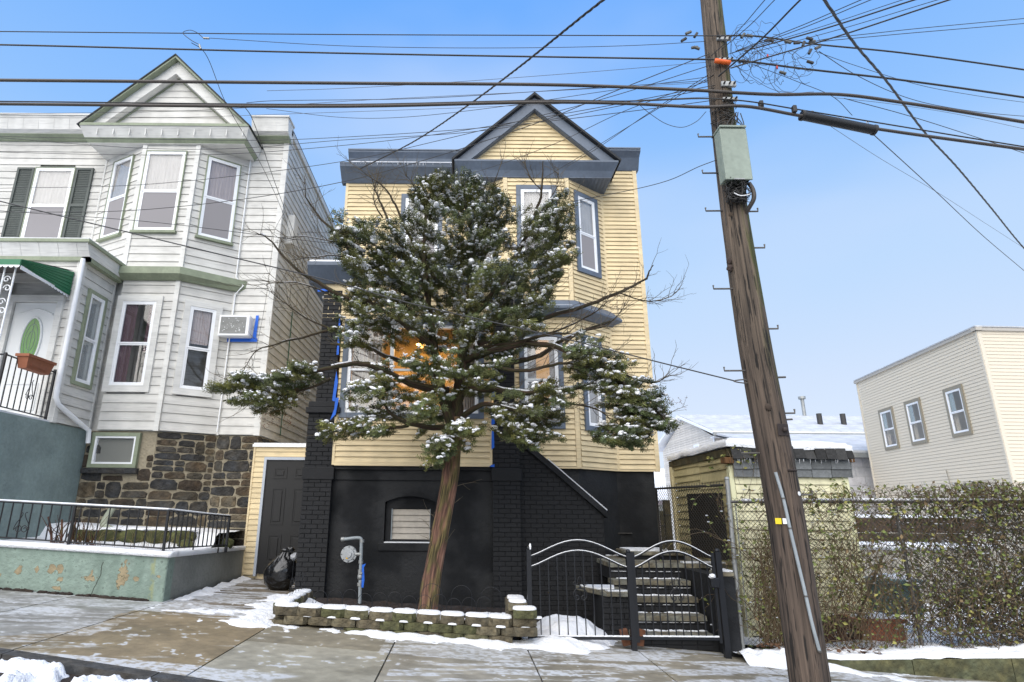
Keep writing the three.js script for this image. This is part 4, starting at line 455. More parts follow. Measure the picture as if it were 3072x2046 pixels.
  // green band between bay floors
  { const A = [[-7.22, -11.5], [-5.95, -11.5], [-4.9, -12.2]], C = [[-7.22, -11.38], [-5.9, -11.38], [-4.78, -12.2]], pos = []; for (let i = 0; i < 2; i++) { q4(pos, [A[i][0], 6.17, A[i][1]], [A[i + 1][0], 6.17, A[i + 1][1]], [C[i + 1][0], 6.27, C[i + 1][1]], [C[i][0], 6.27, C[i][1]]); q4(pos, [C[i][0], 6.27, C[i][1]], [C[i + 1][0], 6.27, C[i + 1][1]], [C[i + 1][0], 6.42, C[i + 1][1]], [C[i][0], 6.42, C[i][1]]); q4(pos, [C[i][0], 6.42, C[i][1]], [C[i + 1][0], 6.42, C[i + 1][1]], [A[i + 1][0] - .1, 6.45, A[i + 1][1] - .1], [A[i][0], 6.45, A[i][1] - .1]); q4(pos, [A[i + 1][0], 6.17, A[i + 1][1]], [A[i][0], 6.17, A[i][1]], [A[i][0], 6.17, A[i][1] - .12], [A[i + 1][0], 6.17, A[i + 1][1] - .12]); } part(W, 'bay_band', mk(pos), GT); }
  // windows
  const up = { casing: GT, cw: .022, cb: .022, frame: MT.pvc, screen: MT.screen, curtain: [[0, 1, 0, 1, MT.curtain]], sill: GT };
  windowUnit(W, F.L, 1.98, 2.92, 7.28, 9.22, up); windowUnit(W, F.a, .34, 1.06, 7.3, 9.27, up); windowUnit(W, F.b, .06, .97, 7.3, 9.27, up); windowUnit(W, F.c, .2, .93, 7.26, 9.24, { ...up, curtain: [[0, 1, 0, 1, MT.curtainPink]] });
  const low = { casing: WT, cw: .12, cb: .13, curtain: [[0, .42, .02, 1, MT.mauve], [.8, 1, .4, 1, MT.mauve]] };
  windowUnit(W, F.b, .02, .95, 3.8, 5.82, low); windowUnit(W, F.c, .17, .92, 3.79, 5.79, { ...low, curtain: [[.1, .9, .55, 1, MT.curtainPink]] });
  windowUnit(W, F.Q, .25, .85, 3.8, 5.68, { casing: GT, cw: .07, curtain: [[0, 1, 0, 1, M([.30, .33, .32], .7)]] });
  // shutters
  for (const u of [1.57, 2.94]) { const sh = part(W, 'shutter', on(F.L, box(u, u + .4, 7.27, 9.2, .0, .034)), MT.shutter); part(sh, 'shutter_frame', [...ring(u, u + .4, 7.27, 9.2, .05, .034, .06), box(u + .05, u + .35, 8.2, 8.27, .034, .06)].map((g) => on(F.L, g)), MT.shutter); for (let i = 0; i < 40; i++) { if (i === 20 || i === 19) continue; const g = box(u + .055, u + .345, 0, .034, -.004, .004); g.rotateX(-.6); g.translate(0, 7.335 + i * .045, .042); part(sh, 'slat', on(F.L, g), MT.shutter); } }
  // porch cornice, awning, door
  const pc = part(W, 'porch_cornice', [run([[-12.2, 6.2], [-10.42, 6.2], [-10.30, 6.42], [-10.30, 6.44], [-12.2, 6.44]], -12, -7.16)], WT); part(pc, 'green_edge', [box(-12, -7.12, 6.44, 6.50, -12.2, -10.26), box(-7.30, -7.17, 6.12, 6.2, -11.6, -10.42), box(-12, -7.17, 6.12, 6.2, -10.5, -10.42)], GT); for (let x = -11; x < -7.2; x += .36) part(pc, 'panel_joint', run([[-10.43, 6.21], [-10.31, 6.42], [-10.29, 6.42], [-10.41, 6.21]], x, x + .02), WT);
  part(pc, 'snow', box(-12, -7.14, 6.5, 6.525, -12.2, -10.28), MT.snow);
  const dr = part(W, 'front_door', [box(-8.42, -7.62, 3.06, 5.28, -10.56, -10.5)], MT.doorWhite); part(dr, 'door_frame', [box(-8.52, -8.43, 3.05, 5.42, -10.55, -10.44), box(-7.61, -7.5, 3.05, 5.42, -10.55, -10.44), box(-8.43, -7.61, 5.29, 5.42, -10.55, -10.44)], WT);
  { const ov = (a, b, z0, z1, hole) => { const s = new THREE.Shape(); s.absellipse(-7.99, 4.54, a, b, 0, 6.283); if (hole) { const p = new THREE.Path(); p.absellipse(-7.99, 4.54, hole, b - (a - hole), 0, 6.283, true); s.holes.push(p); } const g = new THREE.ExtrudeGeometry(s, { depth: z1 - z0, bevelEnabled: false, curveSegments: 24 }); g.translate(0, 0, z0); return g; };
    part(dr, 'oval_glass', ov(.165, .44, -10.495, -10.488), M([.09, .30, .035], .25, { map: T.dirt })); part(dr, 'oval_frame', tube(Array.from({ length: 41 }, (_, i) => [-7.99 + .18 * Math.cos(i / 40 * 6.2832), 4.54 + .455 * Math.sin(i / 40 * 6.2832), -10.492]), .022, .022, 6), MT.doorWhite);
    const c = []; for (const k of [.07, .12]) { const p = []; for (let i = 0; i <= 32; i++) { const a = i / 32 * 6.283; p.push([-7.99 + k * Math.cos(a), 4.54 + k * 2.7 * Math.sin(a), -10.486]); } c.push(tube(p, .004, .004, 4)); } c.push(tube([[-7.99, 4.98, -10.486], [-7.99, 4.1, -10.486]], .004, .004, 4)); part(dr, 'leading', c, MT.pipeGrey);
    part(dr, 'arch_moulding', tube([[-8.32, 5.06, -10.497], [-8.15, 5.12, -10.497], [-7.99, 5.16, -10.497], [-7.83, 5.12, -10.497], [-7.68, 5.06, -10.497]], .016, .016, 5, 14), MT.doorWhite); part(dr, 'lower_moulding', ring(-8.32, -7.68, 3.25, 3.75, .03, -10.5, -10.485), MT.doorWhite); }
  const aw = part(W, 'awning', (() => { const pos = []; q4(pos, [-9.6, 5.6, -9.2], [-7.46, 5.6, -9.2], [-7.42, 5.9, -10.46], [-9.6, 5.9, -10.46]); q4(pos, [-9.6, 5.49, -9.19], [-7.46, 5.49, -9.19], [-7.46, 5.6, -9.19], [-9.6, 5.6, -9.19]); q4(pos, [-7.46, 5.49, -9.19], [-7.42, 5.42, -10.46], [-7.42, 5.9, -10.46], [-7.46, 5.6, -9.19]); return mk(pos); })(), MT.greenMetal);
  { const rb = []; for (let i = 0; i < 7; i++) { const k = (i + .5) / 7; rb.push(tube([[-7.45, lerp(5.6, 5.49, k) - .0, -9.19], [-7.412, lerp(5.9, 5.42, k), -10.46]], .007, .007, 4)); } rb.forEach((g) => part(aw, 'rib', g, MT.greenMetal));
    const s = []; for (let i = 0; i < 15; i++) { const k = (i + .5) / 15, z = lerp(-9.19, -10.46, k), y = lerp(5.49, 5.42, k); const g = new THREE.CircleGeometry(.048, 10, Math.PI, Math.PI); g.rotateY(Math.PI / 2); g.translate(-7.435, y + .005, z); s.push(g); } for (let i = 0; i < 22; i++) { const g = new THREE.CircleGeometry(.048, 10, Math.PI, Math.PI); g.translate(-7.5 - i * .095, 5.495, -9.185); s.push(g); } s.push(box(-7.437, -7.433, 5.42, 5.47, -10.46, -9.19)); part(aw, 'scalloped_valance', s.map((g) => g.toNonIndexed()), MT.pvc, 'stuff');
    part(aw, 'snow', (() => { const pos = []; q4(pos, [-9.6, 5.62, -9.24], [-7.46, 5.62, -9.24], [-7.42, 5.925, -10.46], [-9.6, 5.925, -10.46]); return mk(pos); })(), MT.snow);
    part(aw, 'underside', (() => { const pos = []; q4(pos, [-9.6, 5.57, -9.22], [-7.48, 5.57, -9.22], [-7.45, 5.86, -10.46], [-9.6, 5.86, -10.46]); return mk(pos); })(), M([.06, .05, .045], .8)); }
  { const ps = []; ps.push(tube([[-7.6, 3.05, -9.3], [-7.6, 5.5, -9.3]], .016, .016, 6), tube([[-7.78, 3.05, -9.3], [-7.78, 5.5, -9.3]], .016, .016, 6)); const tp = part(W, 'awning_post', ps, MT.pvc);
    for (const y of [3.6, 4.2, 4.8, 5.2]) for (const s of [-1, 1]) { const p = []; for (let i = 0; i <= 20; i++) { const a = i / 20 * 7.5, r = .065 * (1 - i / 26); p.push([-7.69 + s * (.0 + r * Math.cos(a) - .02), y + s * .08 + r * Math.sin(a), -9.3]); } part(tp, 'scroll', tube(p, .009, .009, 5), MT.pvc); } }
  // downspout on porch corner
  const dsp = part(W, 'downspout', tube([[-7.27, 6.15, -10.42], [-7.27, 3.62, -10.42], [-7.27, 3.48, -10.43], [-7.25, 3.36, -10.5], [-7.22, 3.08, -11.25], [-7.2, 3.02, -11.42], [-7.2, 2.78, -11.46]], .045, .045, 10), MT.pvc); for (const y of [5.2, 4.1]) part(dsp, 'strap', tube([[-7.27, y, -10.42], [-7.27, y + .05, -10.42]], .049, .049, 10), MT.pvc);
  part(W, 'pipe', tube([[-5.03, 9.44, -12.14], [-5.03, 6.5, -12.14], [-4.85, 6.3, -12.14], [-5.0, 6.1, -12.14], [-5.03, 3.1, -12.14]], .014, .014, 6), MT.pvc);
  // side lamp box and green guy rope
  part(W, 'vent_box', cbox(-4.2, -4.02, 7.55, 8.3, -12.95, -12.62, .02), MT.whiteTrim);
  part(W, 'hanging_cord', tube([[-4.16, 6.2, -13.6], [-4.15, 4.6, -13.55], [-4.15, 3.2, -13.5]], .012, .012, 5), M([.02, .09, .05], .7));
  // stone base that follows the bay
  const SF = [frame(-7.35, -11.62, -5.98, -11.62), frame(-5.98, -11.62, -5.05, -12.22), frame(-5.05, -12.22, -4.2, -12.22), frame(-4.2, -12.22, -4.2, -16)];
  const mort = M([.36, .31, .22], .95, { map: T.dirt, ...B(T.rough, .02) }), base = part(W, 'stone_base', [box(-7.35, -5.98, -.2, 3.04, -12.4, -11.632), plan([[-5.99, -11.632], [-5.05, -12.235], [-5.05, -12.6], [-5.99, -12.6]], -.2, 3.04), box(-5.06, -4.212, -.2, 3.04, -16, -12.232)], mort);
  const sm2 = [[.10, .095, .088], [.14, .125, .105], [.085, .082, .08], [.17, .125, .08], [.24, .19, .125], [.13, .11, .08], [.11, .08, .055], [.075, .072, .07]].map((c) => M(c, .9, { map: T.stone, ...B(T.rough, .03) }));
  SF.forEach((f, fi) => { let y = .25, row = 0; while (y < 3.0) { let h = Math.min(rr(.14, .31), 3.035 - y); if (3.035 - y - h < .08) h = 3.035 - y; let u = fi ? 0 : -.02 + (row % 2) * .05; const end = f.L; while (u < end - .02) { let w = Math.min(rr(.18, .56), end - u); if (end - u - w < .1) w = end - u; const split = h > .2 && rnd() < .4; for (const [ya, yb] of split ? [[y, y + h * .48], [y + h * .48, y + h]] : [[y, y + h]]) {
      if (fi === 0 && ya < 3.03 && yb > 2.3 && u + w > .17 && u < 1.08) { if (u < .1) { } else continue; }
      const g = rr(.006, .015), x0 = u + g, x1 = u + w - g, y0 = ya + g * .9, y1 = yb - g * .9, n = 11, pts = []; for (let i = 0; i < n; i++) { const a = (i + rr(-.15, .15)) / n * 6.283 + .35, cx = Math.cos(a), sy = Math.sin(a), k = 1 / Math.max(Math.abs(cx), Math.abs(sy)) * rr(.92, 1.04); pts.push([(x0 + x1) / 2 + cx * Math.min(k, 1.44) * (x1 - x0) / 2, (y0 + y1) / 2 + sy * Math.min(k, 1.44) * (y1 - y0) / 2]); }
      for (const p of pts) { p[0] = Math.min(x1 + .006, Math.max(x0 - .006, p[0])); p[1] = Math.min(y1 + .006, Math.max(y0 - .006, p[1])); }
      part(base, 'stone', on(f, ext(pts, -.05, rr(-.004, .018), .008)), sm2[Math.floor(rnd() * sm2.length)]); } u += w; } y += h; row++; } });
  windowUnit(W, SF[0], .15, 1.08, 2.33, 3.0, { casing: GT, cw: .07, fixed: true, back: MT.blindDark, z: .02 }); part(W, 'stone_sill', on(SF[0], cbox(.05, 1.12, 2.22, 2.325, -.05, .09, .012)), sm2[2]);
  { const g = carve(W, [box(-12, -4.26, 3.04, 10.2, -25, -12.26), plan([[-8.36, -12.3], [-7.16, -11.63], [-6.0, -11.63], [-5.07, -12.3]], 3.04, 9.4), box(-12, -7.36, 3.04, 6.2, -12.3, -10.57)]); part(W, 'wall', g.slice(0, 2), WT); part(W, 'porch_wall', g.slice(2), WT); }
  // teal terrace under the porch
  part(W, 'terrace', [box(-14, -7.32, -.2, 3.04, -11.6, -8.6)], MT.teal); part(W, 'terrace_snow', [box(-14, -7.34, 3.04, 3.075, -10.5, -8.62)], MT.snow);
}
{ // air conditioner in the wall with blue tape round it
  const a = thing('air_conditioner', 'white window air conditioner with blue tape, set in white siding', 'air conditioner', [-4.87, 5.1, -12.1]);
  part(a, 'case', cbox(-5.2, -4.55, 5.1, 5.56, -12.25, -11.95, .015), MT.pvc); const gr = part(a, 'grille', box(-5.16, -4.62, 5.15, 5.52, -11.955, -11.945), M([.17, .17, .165], .6));
  for (let i = 0; i < 14; i++) part(gr, 'fin', box(-5.16, -4.62, 5.158 + i * .0262, 5.168 + i * .0262, -11.947, -11.937), MT.galv);
  { const s = []; for (let i = 0; i < 26; i++) s.push(blob(rr(-5.12, -4.64), rr(5.18, 5.5), -11.94, rr(.005, .012), rr(.006, .016), .006, .3, 1, i)); part(gr, 'snow', s, MT.snow, 'stuff'); }
  part(a, 'tape', ext([[-5.22, 5.02], [-4.42, 5.03], [-4.42, 5.11], [-5.22, 5.11]], -12.165, -12.16), MT.blueTape); part(a, 'tape', ext([[-4.53, 5.05], [-4.45, 5.05], [-4.44, 5.62], [-4.50, 5.62]], -12.158, -12.153), MT.blueTape);
}
// ---------------------------------------------------------------- iron railings
const spiral = (cx, cy, r, s, turns, up = 1) => { const p = []; for (let i = 0; i <= 24; i++) { const k = i / 24, a = -Math.PI / 2 * up + s * k * turns * 6.283, q = r * (1 - .75 * k); p.push([cx + q * Math.cos(a), cy + q * Math.sin(a)]); } return p; };
{ // planter of the white house
  const P = thing('retaining_wall', 'pale teal peeling stucco planter wall before the white house', 'wall', [-4.2, .3, -9]);
  const topY = (x) => .93 + .052 * (-4.2 - x);
  // peeled patches, stains and a crack, as they lie on the photographed face
  const spots = [[-6.32, .72, .045, .06], [-6.05, .76, .03, .05], [-5.83, .74, .06, .05], [-5.72, .75, .05, .05], [-5.70, .60, .06, .035], [-5.72, .50, .05, .03], [-5.28, .63, .07, .04], [-5.26, .69, .012, .04], [-4.83, .70, .065, .15], [-4.85, .60, .05, .07], [-4.62, .62, .03, .03], [-4.3, .66, .03, .02], [-6.6, .66, .05, .04], [-6.9, .7, .06, .05]];
  const pt = tx(1536, 384, (u, v) => { const x = -10.2 + u * 6.1, y = .2 + v * 1.1, n = no(x * 14, y * 14, 401, 4), m = no(x * 2.2, y * 1.2, 407, 4), st = no(x * 5, y * .8, 411, 3); let c = [.545, .60, .56].map((q) => q * (.86 + .22 * n + .10 * (m - .5)));
    const g = sm(.5, .72, st) * .4; c = [lerp(c[0], .40, g), lerp(c[1], .46, g), lerp(c[2], .42, g)];
    for (const [sx, sy, a, b] of spots) { const d = Math.hypot((x - sx) / a, (y - sy) / b) + (n - .5) * 2.0 + (no(x * 40, y * 40, 417, 2) - .5) * .8; if (d < 1.02) c = [.36, .33, .25]; if (d < .93) { const k = .85 + .3 * n; c = [.62 * k, .55 * k, .44 * k]; } }
    const cr = Math.abs(x - (-5.13 - .09 * sm(.75, .35, y) + .03 * (no(y * 9, 3, 421) - .5))); if (cr < .006 && y < .85) c = [.24, .26, .22];
    const ys = sm(.05, .01, Math.abs(x + 4.40 + .02 * n + (y - .9) * .06)) * .5 * sm(.3, .5, n); c = [lerp(c[0], .62, ys), lerp(c[1], .60, ys), lerp(c[2], .38, ys)];
    if (n > .77) c = c.map((q) => q * .8); return c; }, 6.1, 1.1); pt.offset.set(10.2 / 6.1, -.2 / 1.1); pt.wrapS = pt.wrapT = THREE.ClampToEdgeWrapping;
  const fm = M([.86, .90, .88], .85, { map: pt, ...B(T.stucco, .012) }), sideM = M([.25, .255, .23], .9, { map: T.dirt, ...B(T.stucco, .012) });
  { const s = [[-10, ground(-10) - .2], [-4.2, ground(-4.2) - .2], [-4.2, topY(-4.2)], [-10, topY(-10)]]; part(P, 'front_wall', ext(s, -9.22, -9, .012), fm); }
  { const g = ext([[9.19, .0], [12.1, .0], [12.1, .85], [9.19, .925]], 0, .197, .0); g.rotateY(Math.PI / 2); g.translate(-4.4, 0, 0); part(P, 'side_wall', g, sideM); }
  part(P, 'soil', (() => { const g = new THREE.PlaneGeometry(5.8, 3.2, 60, 34); g.rotateX(-Math.PI / 2); g.translate(-7.2, 0, -10.7); const p = g.attributes.position; for (let i = 0; i < p.count; i++) { const x = p.getX(i), z = p.getZ(i); p.setY(i, topY(Math.min(x, -4.4)) + .0 + .05 * (no(x * 2, z * 2, 431) - .5) + .24 * sm(-10.75, -10.95, z)); } return flatSmooth(g); })(), MT.snow);
  { const s = []; for (let i = 0; i < 58; i++) { const x = -10 + i * .1; s.push(1); } const g = new THREE.BoxGeometry(5.85, .075, .27, 120, 2, 4), p = g.attributes.position; g.translate(-7.09, 0, -9.1); for (let i = 0; i < p.count; i++) { const x = p.getX(i), y = p.getY(i), z = p.getZ(i), up = y > .03; p.setXYZ(i, x, topY(x) + .025 + y + (up ? .02 * (no(x * 4, z * 4, 441) - .5) - .02 * sm(-9.02, -8.965, z) : 0), z + (z > -9 ? .02 * (no(x * 3, 1, 447) - .6) : 0)); } part(P, 'snow_cap', flatSmooth(g), MT.snow); }
  { const g = new THREE.BoxGeometry(.24, .07, 3.05, 3, 2, 60), p = g.attributes.position; g.translate(-4.3, 0, -10.6); for (let i = 0; i < p.count; i++) { const x = p.getX(i), y = p.getY(i), z = p.getZ(i); p.setXYZ(i, x + (x > -4.25 ? .012 * (no(z * 3, 1, 449) - .6) : 0), lerp(.93, .85, (-9 - z) / 3.1) + .02 + y + (y > .03 ? .02 * (no(x * 4, z * 4, 443) - .5) : 0), z); } part(P, 'snow_cap', flatSmooth(g), MT.snow); }
  // mossy stone edging in the bed with snow on it
  for (let i = 0; i < 5; i++) { const x = -6.55 + i * .42; const e = part(P, 'mossy_stone', blob(x, 1.12, -10.75 - .02 * i, .25, .13, .12, .16, 3, 20 + i), MT.moss); part(e, 'snow', blob(x, 1.235, -10.8 - .02 * i, .24, .04, .13, .2, 3, 30 + i), MT.snow); }
  for (let i = 0; i < 3; i++) part(P, 'mossy_stone', blob(-4.75 + i * .24, .98, -10.7 - .3 * i, .14, .1, .12, .25, 3, 40 + i), MT.moss);
  // railing on it
  const R = thing('iron_railing', 'black iron railing with snowy handrail on the teal planter wall', 'railing', [-4.35, .95, -9.12]); const rz = -9.12;
  const y0 = (x) => 1.03 + .056 * (-4.35 - x), y1 = (x) => 1.565 + .042 * (-4.35 - x);
  part(R, 'bottom_rail', tube([[-10, y0(-10), rz], [-4.35, y0(-4.35), rz]], .011, .011, 4), MT.iron); const tr = part(R, 'top_rail', tube([[-10, y1(-10), rz], [-4.35, y1(-4.35), rz]], .014, .014, 4), MT.iron);
  part(tr, 'snow', tube([[-10, y1(-10) + .018, rz], [-7, y1(-7) + .018, rz], [-4.35, y1(-4.35) + .018, rz]], .017, .017, 6, 40, .35), MT.snow);
  const e = [-4.12, -10.95]; part(R, 'bottom_rail', tube([[-4.35, 1.03, rz], [-4.13, .98, -10.95]], .011, .011, 4), MT.iron); const t2 = part(R, 'top_rail', tube([[-4.35, 1.565, rz], [-4.13, 1.46, -10.95]], .014, .014, 4), MT.iron); part(t2, 'snow', tube([[-4.35, 1.583, rz], [-4.24, 1.53, -10], [-4.13, 1.478, -10.95]], .015, .013, 6, 24, .35), MT.snow);
  for (const x of [-8.6, -7.17, -5.745, -4.35]) { part(R, 'post', box(x - .016, x + .016, y0(x) - .1, y1(x), rz - .016, rz + .016), MT.iron); }
  for (let i = 0; i < 40; i++) { const x = -4.35 - .145 * (i + 1); if (x < -10) break; if ([-8.6, -7.17, -5.745].some((p) => Math.abs(p - x) < .05)) continue; part(R, 'baluster', box(x - .007, x + .007, y0(x), y1(x), rz - .007, rz + .007), MT.iron); }
  for (let i = 1; i < 14; i++) { const k = i / 14, x = lerp(-4.35, -4.13, k), z = lerp(rz, -10.95, k); part(R, i % 6 === 0 ? 'post' : 'baluster', box(x - .008, x + .008, lerp(1.03, .98, k) - (i % 6 === 0 ? .12 : 0), lerp(1.565, 1.46, k), z - .008, z + .008), MT.iron); } part(R, 'post', box(-4.15, -4.11, .86, 1.47, -10.97, -10.93), MT.iron);
  const cx = -6.47, cy = 1.30; for (const s of [-1, 1]) { const p = spiral(cx + s * .05, cy - .02, .055, s, 1.2, -1).map(([x, y]) => [x, y, rz + .012]).reverse(); part(R, 'scroll', tube([...p, [cx + s * .115, cy - .03, rz + .012], [cx + s * .09, cy + .06, rz + .012], [cx + s * .02, cy + .17, rz + .012], [cx + s * .02, cy + .21, rz + .012], [cx + s * .05, cy + .215, rz + .012]], .006, .006, 5, 50), MT.iron); }
  const S = thing('dry_shrub', 'cut brown leafless shrub in the snowy planter', 'shrub', [-6.05, 1.05, -9.7]); const st = []; for (let i = 0; i < 46; i++) { const x = rr(-6.35, -5.65), a = rr(-.5, .5), h = rr(.12, .5); st.push(tube([[x, 1.0, -9.7 + rr(-.15, .15)], [x + a * h * .5, 1.0 + h * .6, -9.7 + rr(-.1, .1)], [x + a * h + rr(-.05, .05), 1.0 + h, -9.7 + rr(-.2, .2)]], rr(.004, .013), .003, 5, 5)); } part(S, 'stems', st, M([.13, .065, .035], .9, { map: T.bark }), 'stuff');
  for (let i = 0; i < 3; i++) part(S, 'cut_branch', tube([[-6.3 + i * .14, .98, -9.6], [-6.34 + i * .16, 1.2, -9.6], [-6.45 + i * .22, 1.45 - .04 * i, -9.62]], .02, .014, 6, 8), M([.12, .07, .045], .9, { map: T.bark }));
  const D = thing('drain_elbow', 'mossy white drainpipe elbow sticking out of snow by the stone wall', 'drainpipe', [-6.3, 1.2, -11.0]); part(D, 'pipe', tube([[-6.42, 1.6, -11.3], [-6.36, 1.36, -11.0], [-6.26, 1.28, -10.85], [-6.1, 1.22, -10.8]], .06, .06, 10, 14), M([.42, .45, .34], .6, { map: T.dirt }));
  // dry weeds
  const wd = []; for (let i = 0; i < 60; i++) { const x = rr(-6.2, -4.4), z = rr(-9.4, -10.9), h = rr(.1, .4); wd.push(tube([[x, .95, z], [x + rr(-.05, .05), .95 + h * .7, z], [x + rr(-.15, .15), .95 + h, z]], .003, .0015, 3, 4)); } single('dry_weeds', wd, M([.22, .16, .07], .95), 'thin straw coloured weeds poking through planter snow', 'weeds', null, 'stuff');
  // soil line and weeds where wall meets pavement
  const sd = []; for (let i = 0; i < 70; i++) { const x = rr(-6.9, -4.4); sd.push(blob(x, ground(x) + .005, -8.96 + rr(-.03, .02), rr(.03, .1), rr(.01, .03), rr(.02, .04), .4, 1, i)); } single('soil_strip', sd, MT.soil, 'dark dirt gathered along foot of the teal planter wall', 'dirt', null, 'stuff');
}
{ // terrace rail and hanging flower box
  const R = thing('iron_railing', 'black iron railing along the teal terrace before the white door', 'railing', [-7.36, 3.05, -9.2]); const rail = (y, r) => tube([[-9.6, y, -9.2], [-7.36, y, -9.2], [-7.36, y - .02, -10.42]], r, r, 4);
  part(R, 'top_rail', rail(3.95, .014), MT.iron); part(R, 'bottom_rail', rail(3.13, .011), MT.iron); for (const [x, z] of [[-7.36, -9.2], [-7.36, -10.4]]) part(R, 'post', box(x - .018, x + .018, 3.05, 3.98, z - .018, z + .018), MT.iron);
  for (let i = 1; i < 9; i++) part(R, 'baluster', box(-7.367, -7.353, 3.13, 3.94, -9.2 - i * .135 - .007, -9.2 - i * .135 + .007), MT.iron); for (let i = 1; i < 12; i++) part(R, 'baluster', box(-7.36 - i * .14, -7.346 - i * .14, 3.13, 3.94, -9.207, -9.193), MT.iron);
  for (const s of [-1, 1]) part(R, 'scroll', tube([...spiral(s * .045, 3.38, .045, s, 1.1, -1).map(([u, y]) => [-7.345, y, -9.88 + u]).reverse(), [-7.345, 3.4, -9.88 + s * .09], [-7.345, 3.6, -9.88 + s * .01], [-7.345, 3.68, -9.88 + s * .03]], .006, .006, 5, 40), MT.iron);
  const b = thing('flower_box', 'empty terracotta flower box hung on the black terrace railing', 'flower box', [-7.28, 3.8, -9.8]);
  { const pos = [], lo = [[-7.35, -10.05], [-7.35, -9.5], [-7.21, -9.5], [-7.21, -10.05]], hi = [[-7.37, -10.1], [-7.37, -9.45], [-7.17, -9.45], [-7.17, -10.1]]; for (let i = 0; i < 4; i++) { const j = (i + 1) % 4, A = [lo[i][0], 3.8, lo[i][1]], Bq = [lo[j][0], 3.8, lo[j][1]], C = [hi[j][0], 4.0, hi[j][1]], D = [hi[i][0], 4.0, hi[i][1]]; pos.push(...A, ...Bq, ...C, ...A, ...C, ...D); } const l = lo.map(([x, z]) => [x, 3.8, z]); pos.push(...l[0], ...l[1], ...l[2], ...l[0], ...l[2], ...l[3]); const g = new THREE.BufferGeometry(); g.setAttribute('position', new THREE.Float32BufferAttribute(pos, 3)); part(b, 'trough', flat(g), MT.terracotta); part(b, 'rim', [box(-7.385, -7.155, 3.985, 4.03, -9.46, -9.43), box(-7.385, -7.155, 3.985, 4.03, -10.12, -10.09), box(-7.385, -7.36, 3.985, 4.03, -10.09, -9.46), box(-7.18, -7.155, 3.985, 4.03, -10.09, -9.46)], MT.terracotta); part(b, 'panel', box(-7.196, -7.186, 3.85, 3.95, -9.98, -9.57), MT.terracotta); }
}
{ // yellow sided entry in the passage with black panelled door
  const A = thing('passage_entry', 'small yellow sided entry between the houses with black panelled door', 'entry', [-3.5, .35, -12.1]);
  const f = frame(-4.22, -12.1, -2.7, -12.1), bo = []; part(A, 'wall', box(-4.22, -2.7, .3, 2.8, -13, -12.16), MT.yellowTrim); siding(bo, f, .03, .24, .38, 2.6, .103, .014); siding(bo, f, .03, 1.5, 2.6, 2.8, .1, .014); pieces(A, 'siding_board', bo, MT.yellow);
  part(A, 'corner_post', [on(f, box(0, .035, .36, 2.82, -.03, .022))], MT.yellowTrim); part(A, 'cap', box(-4.24, -2.6, 2.8, 2.85, -13, -12.05), MT.pvc); part(A, 'snow', box(-4.22, -2.6, 2.85, 2.88, -13, -12.06), MT.snow);
  const d = part(A, 'door', box(-3.93, -3.0, .4, 2.54, -12.15, -12.1), MT.door); part(d, 'door_frame', [box(-3.985, -3.935, .36, 2.6, -12.15, -12.07), box(-3.935, -2.9, 2.545, 2.6, -12.15, -12.07)], M([.42, .46, .52], .4));
  for (const x of [-3.78, -3.36]) for (const [y0, y1] of [[2.18, 2.4], [1.3, 2.0], [.6, 1.12]]) { const pn = part(d, 'panel', ring(x, x + .27, y0, y1, .03, -12.1, -12.09), MT.door); part(pn, 'panel_face', cbox(x + .06, x + .21, y0 + .06, y1 - .06, -12.105, -12.088, .008), MT.door); }
  const b = thing('trash_bag', 'tied black plastic trash bag slumped against the brick column', 'trash bag', [-3.12, .28, -11.0]);
  { const g = new THREE.IcosahedronGeometry(1, 24), p = g.attributes.position; for (let i = 0; i < p.count; i++) { const x = p.getX(i), y = p.getY(i), z = p.getZ(i), a = Math.atan2(z, x), k = 1 + .16 * (no(x * 2 + 4, y * 2 + z * 2 + 3, 501, 4) - .5) + .05 * Math.abs(Math.sin(a * 4.5 + 5 * no(y * 2.5 + 3, a, 503))) * sm(-.2, .9, y), w = lerp(1.05, .60, sm(.0, 1, y)); p.setXYZ(i, -3.13 + x * .29 * w * k + .05 * y, .55 + Math.max(y, -.86) * .34 * k, -11 + z * .26 * w * k); } part(b, 'bag', flatSmooth(g, 1.2), MT.bagBlack); part(b, 'knot', [blob(-3.08, .88, -11, .10, .06, .08, .5, 4, 9), blob(-3.0, .91, -10.97, .06, .05, .05, .6, 4, 10)], MT.bagBlack); part(b, 'loose_end', blob(-2.93, .80, -10.93, .06, .06, .05, .6, 4, 12), M([.30, .31, .33], .35)); }
}
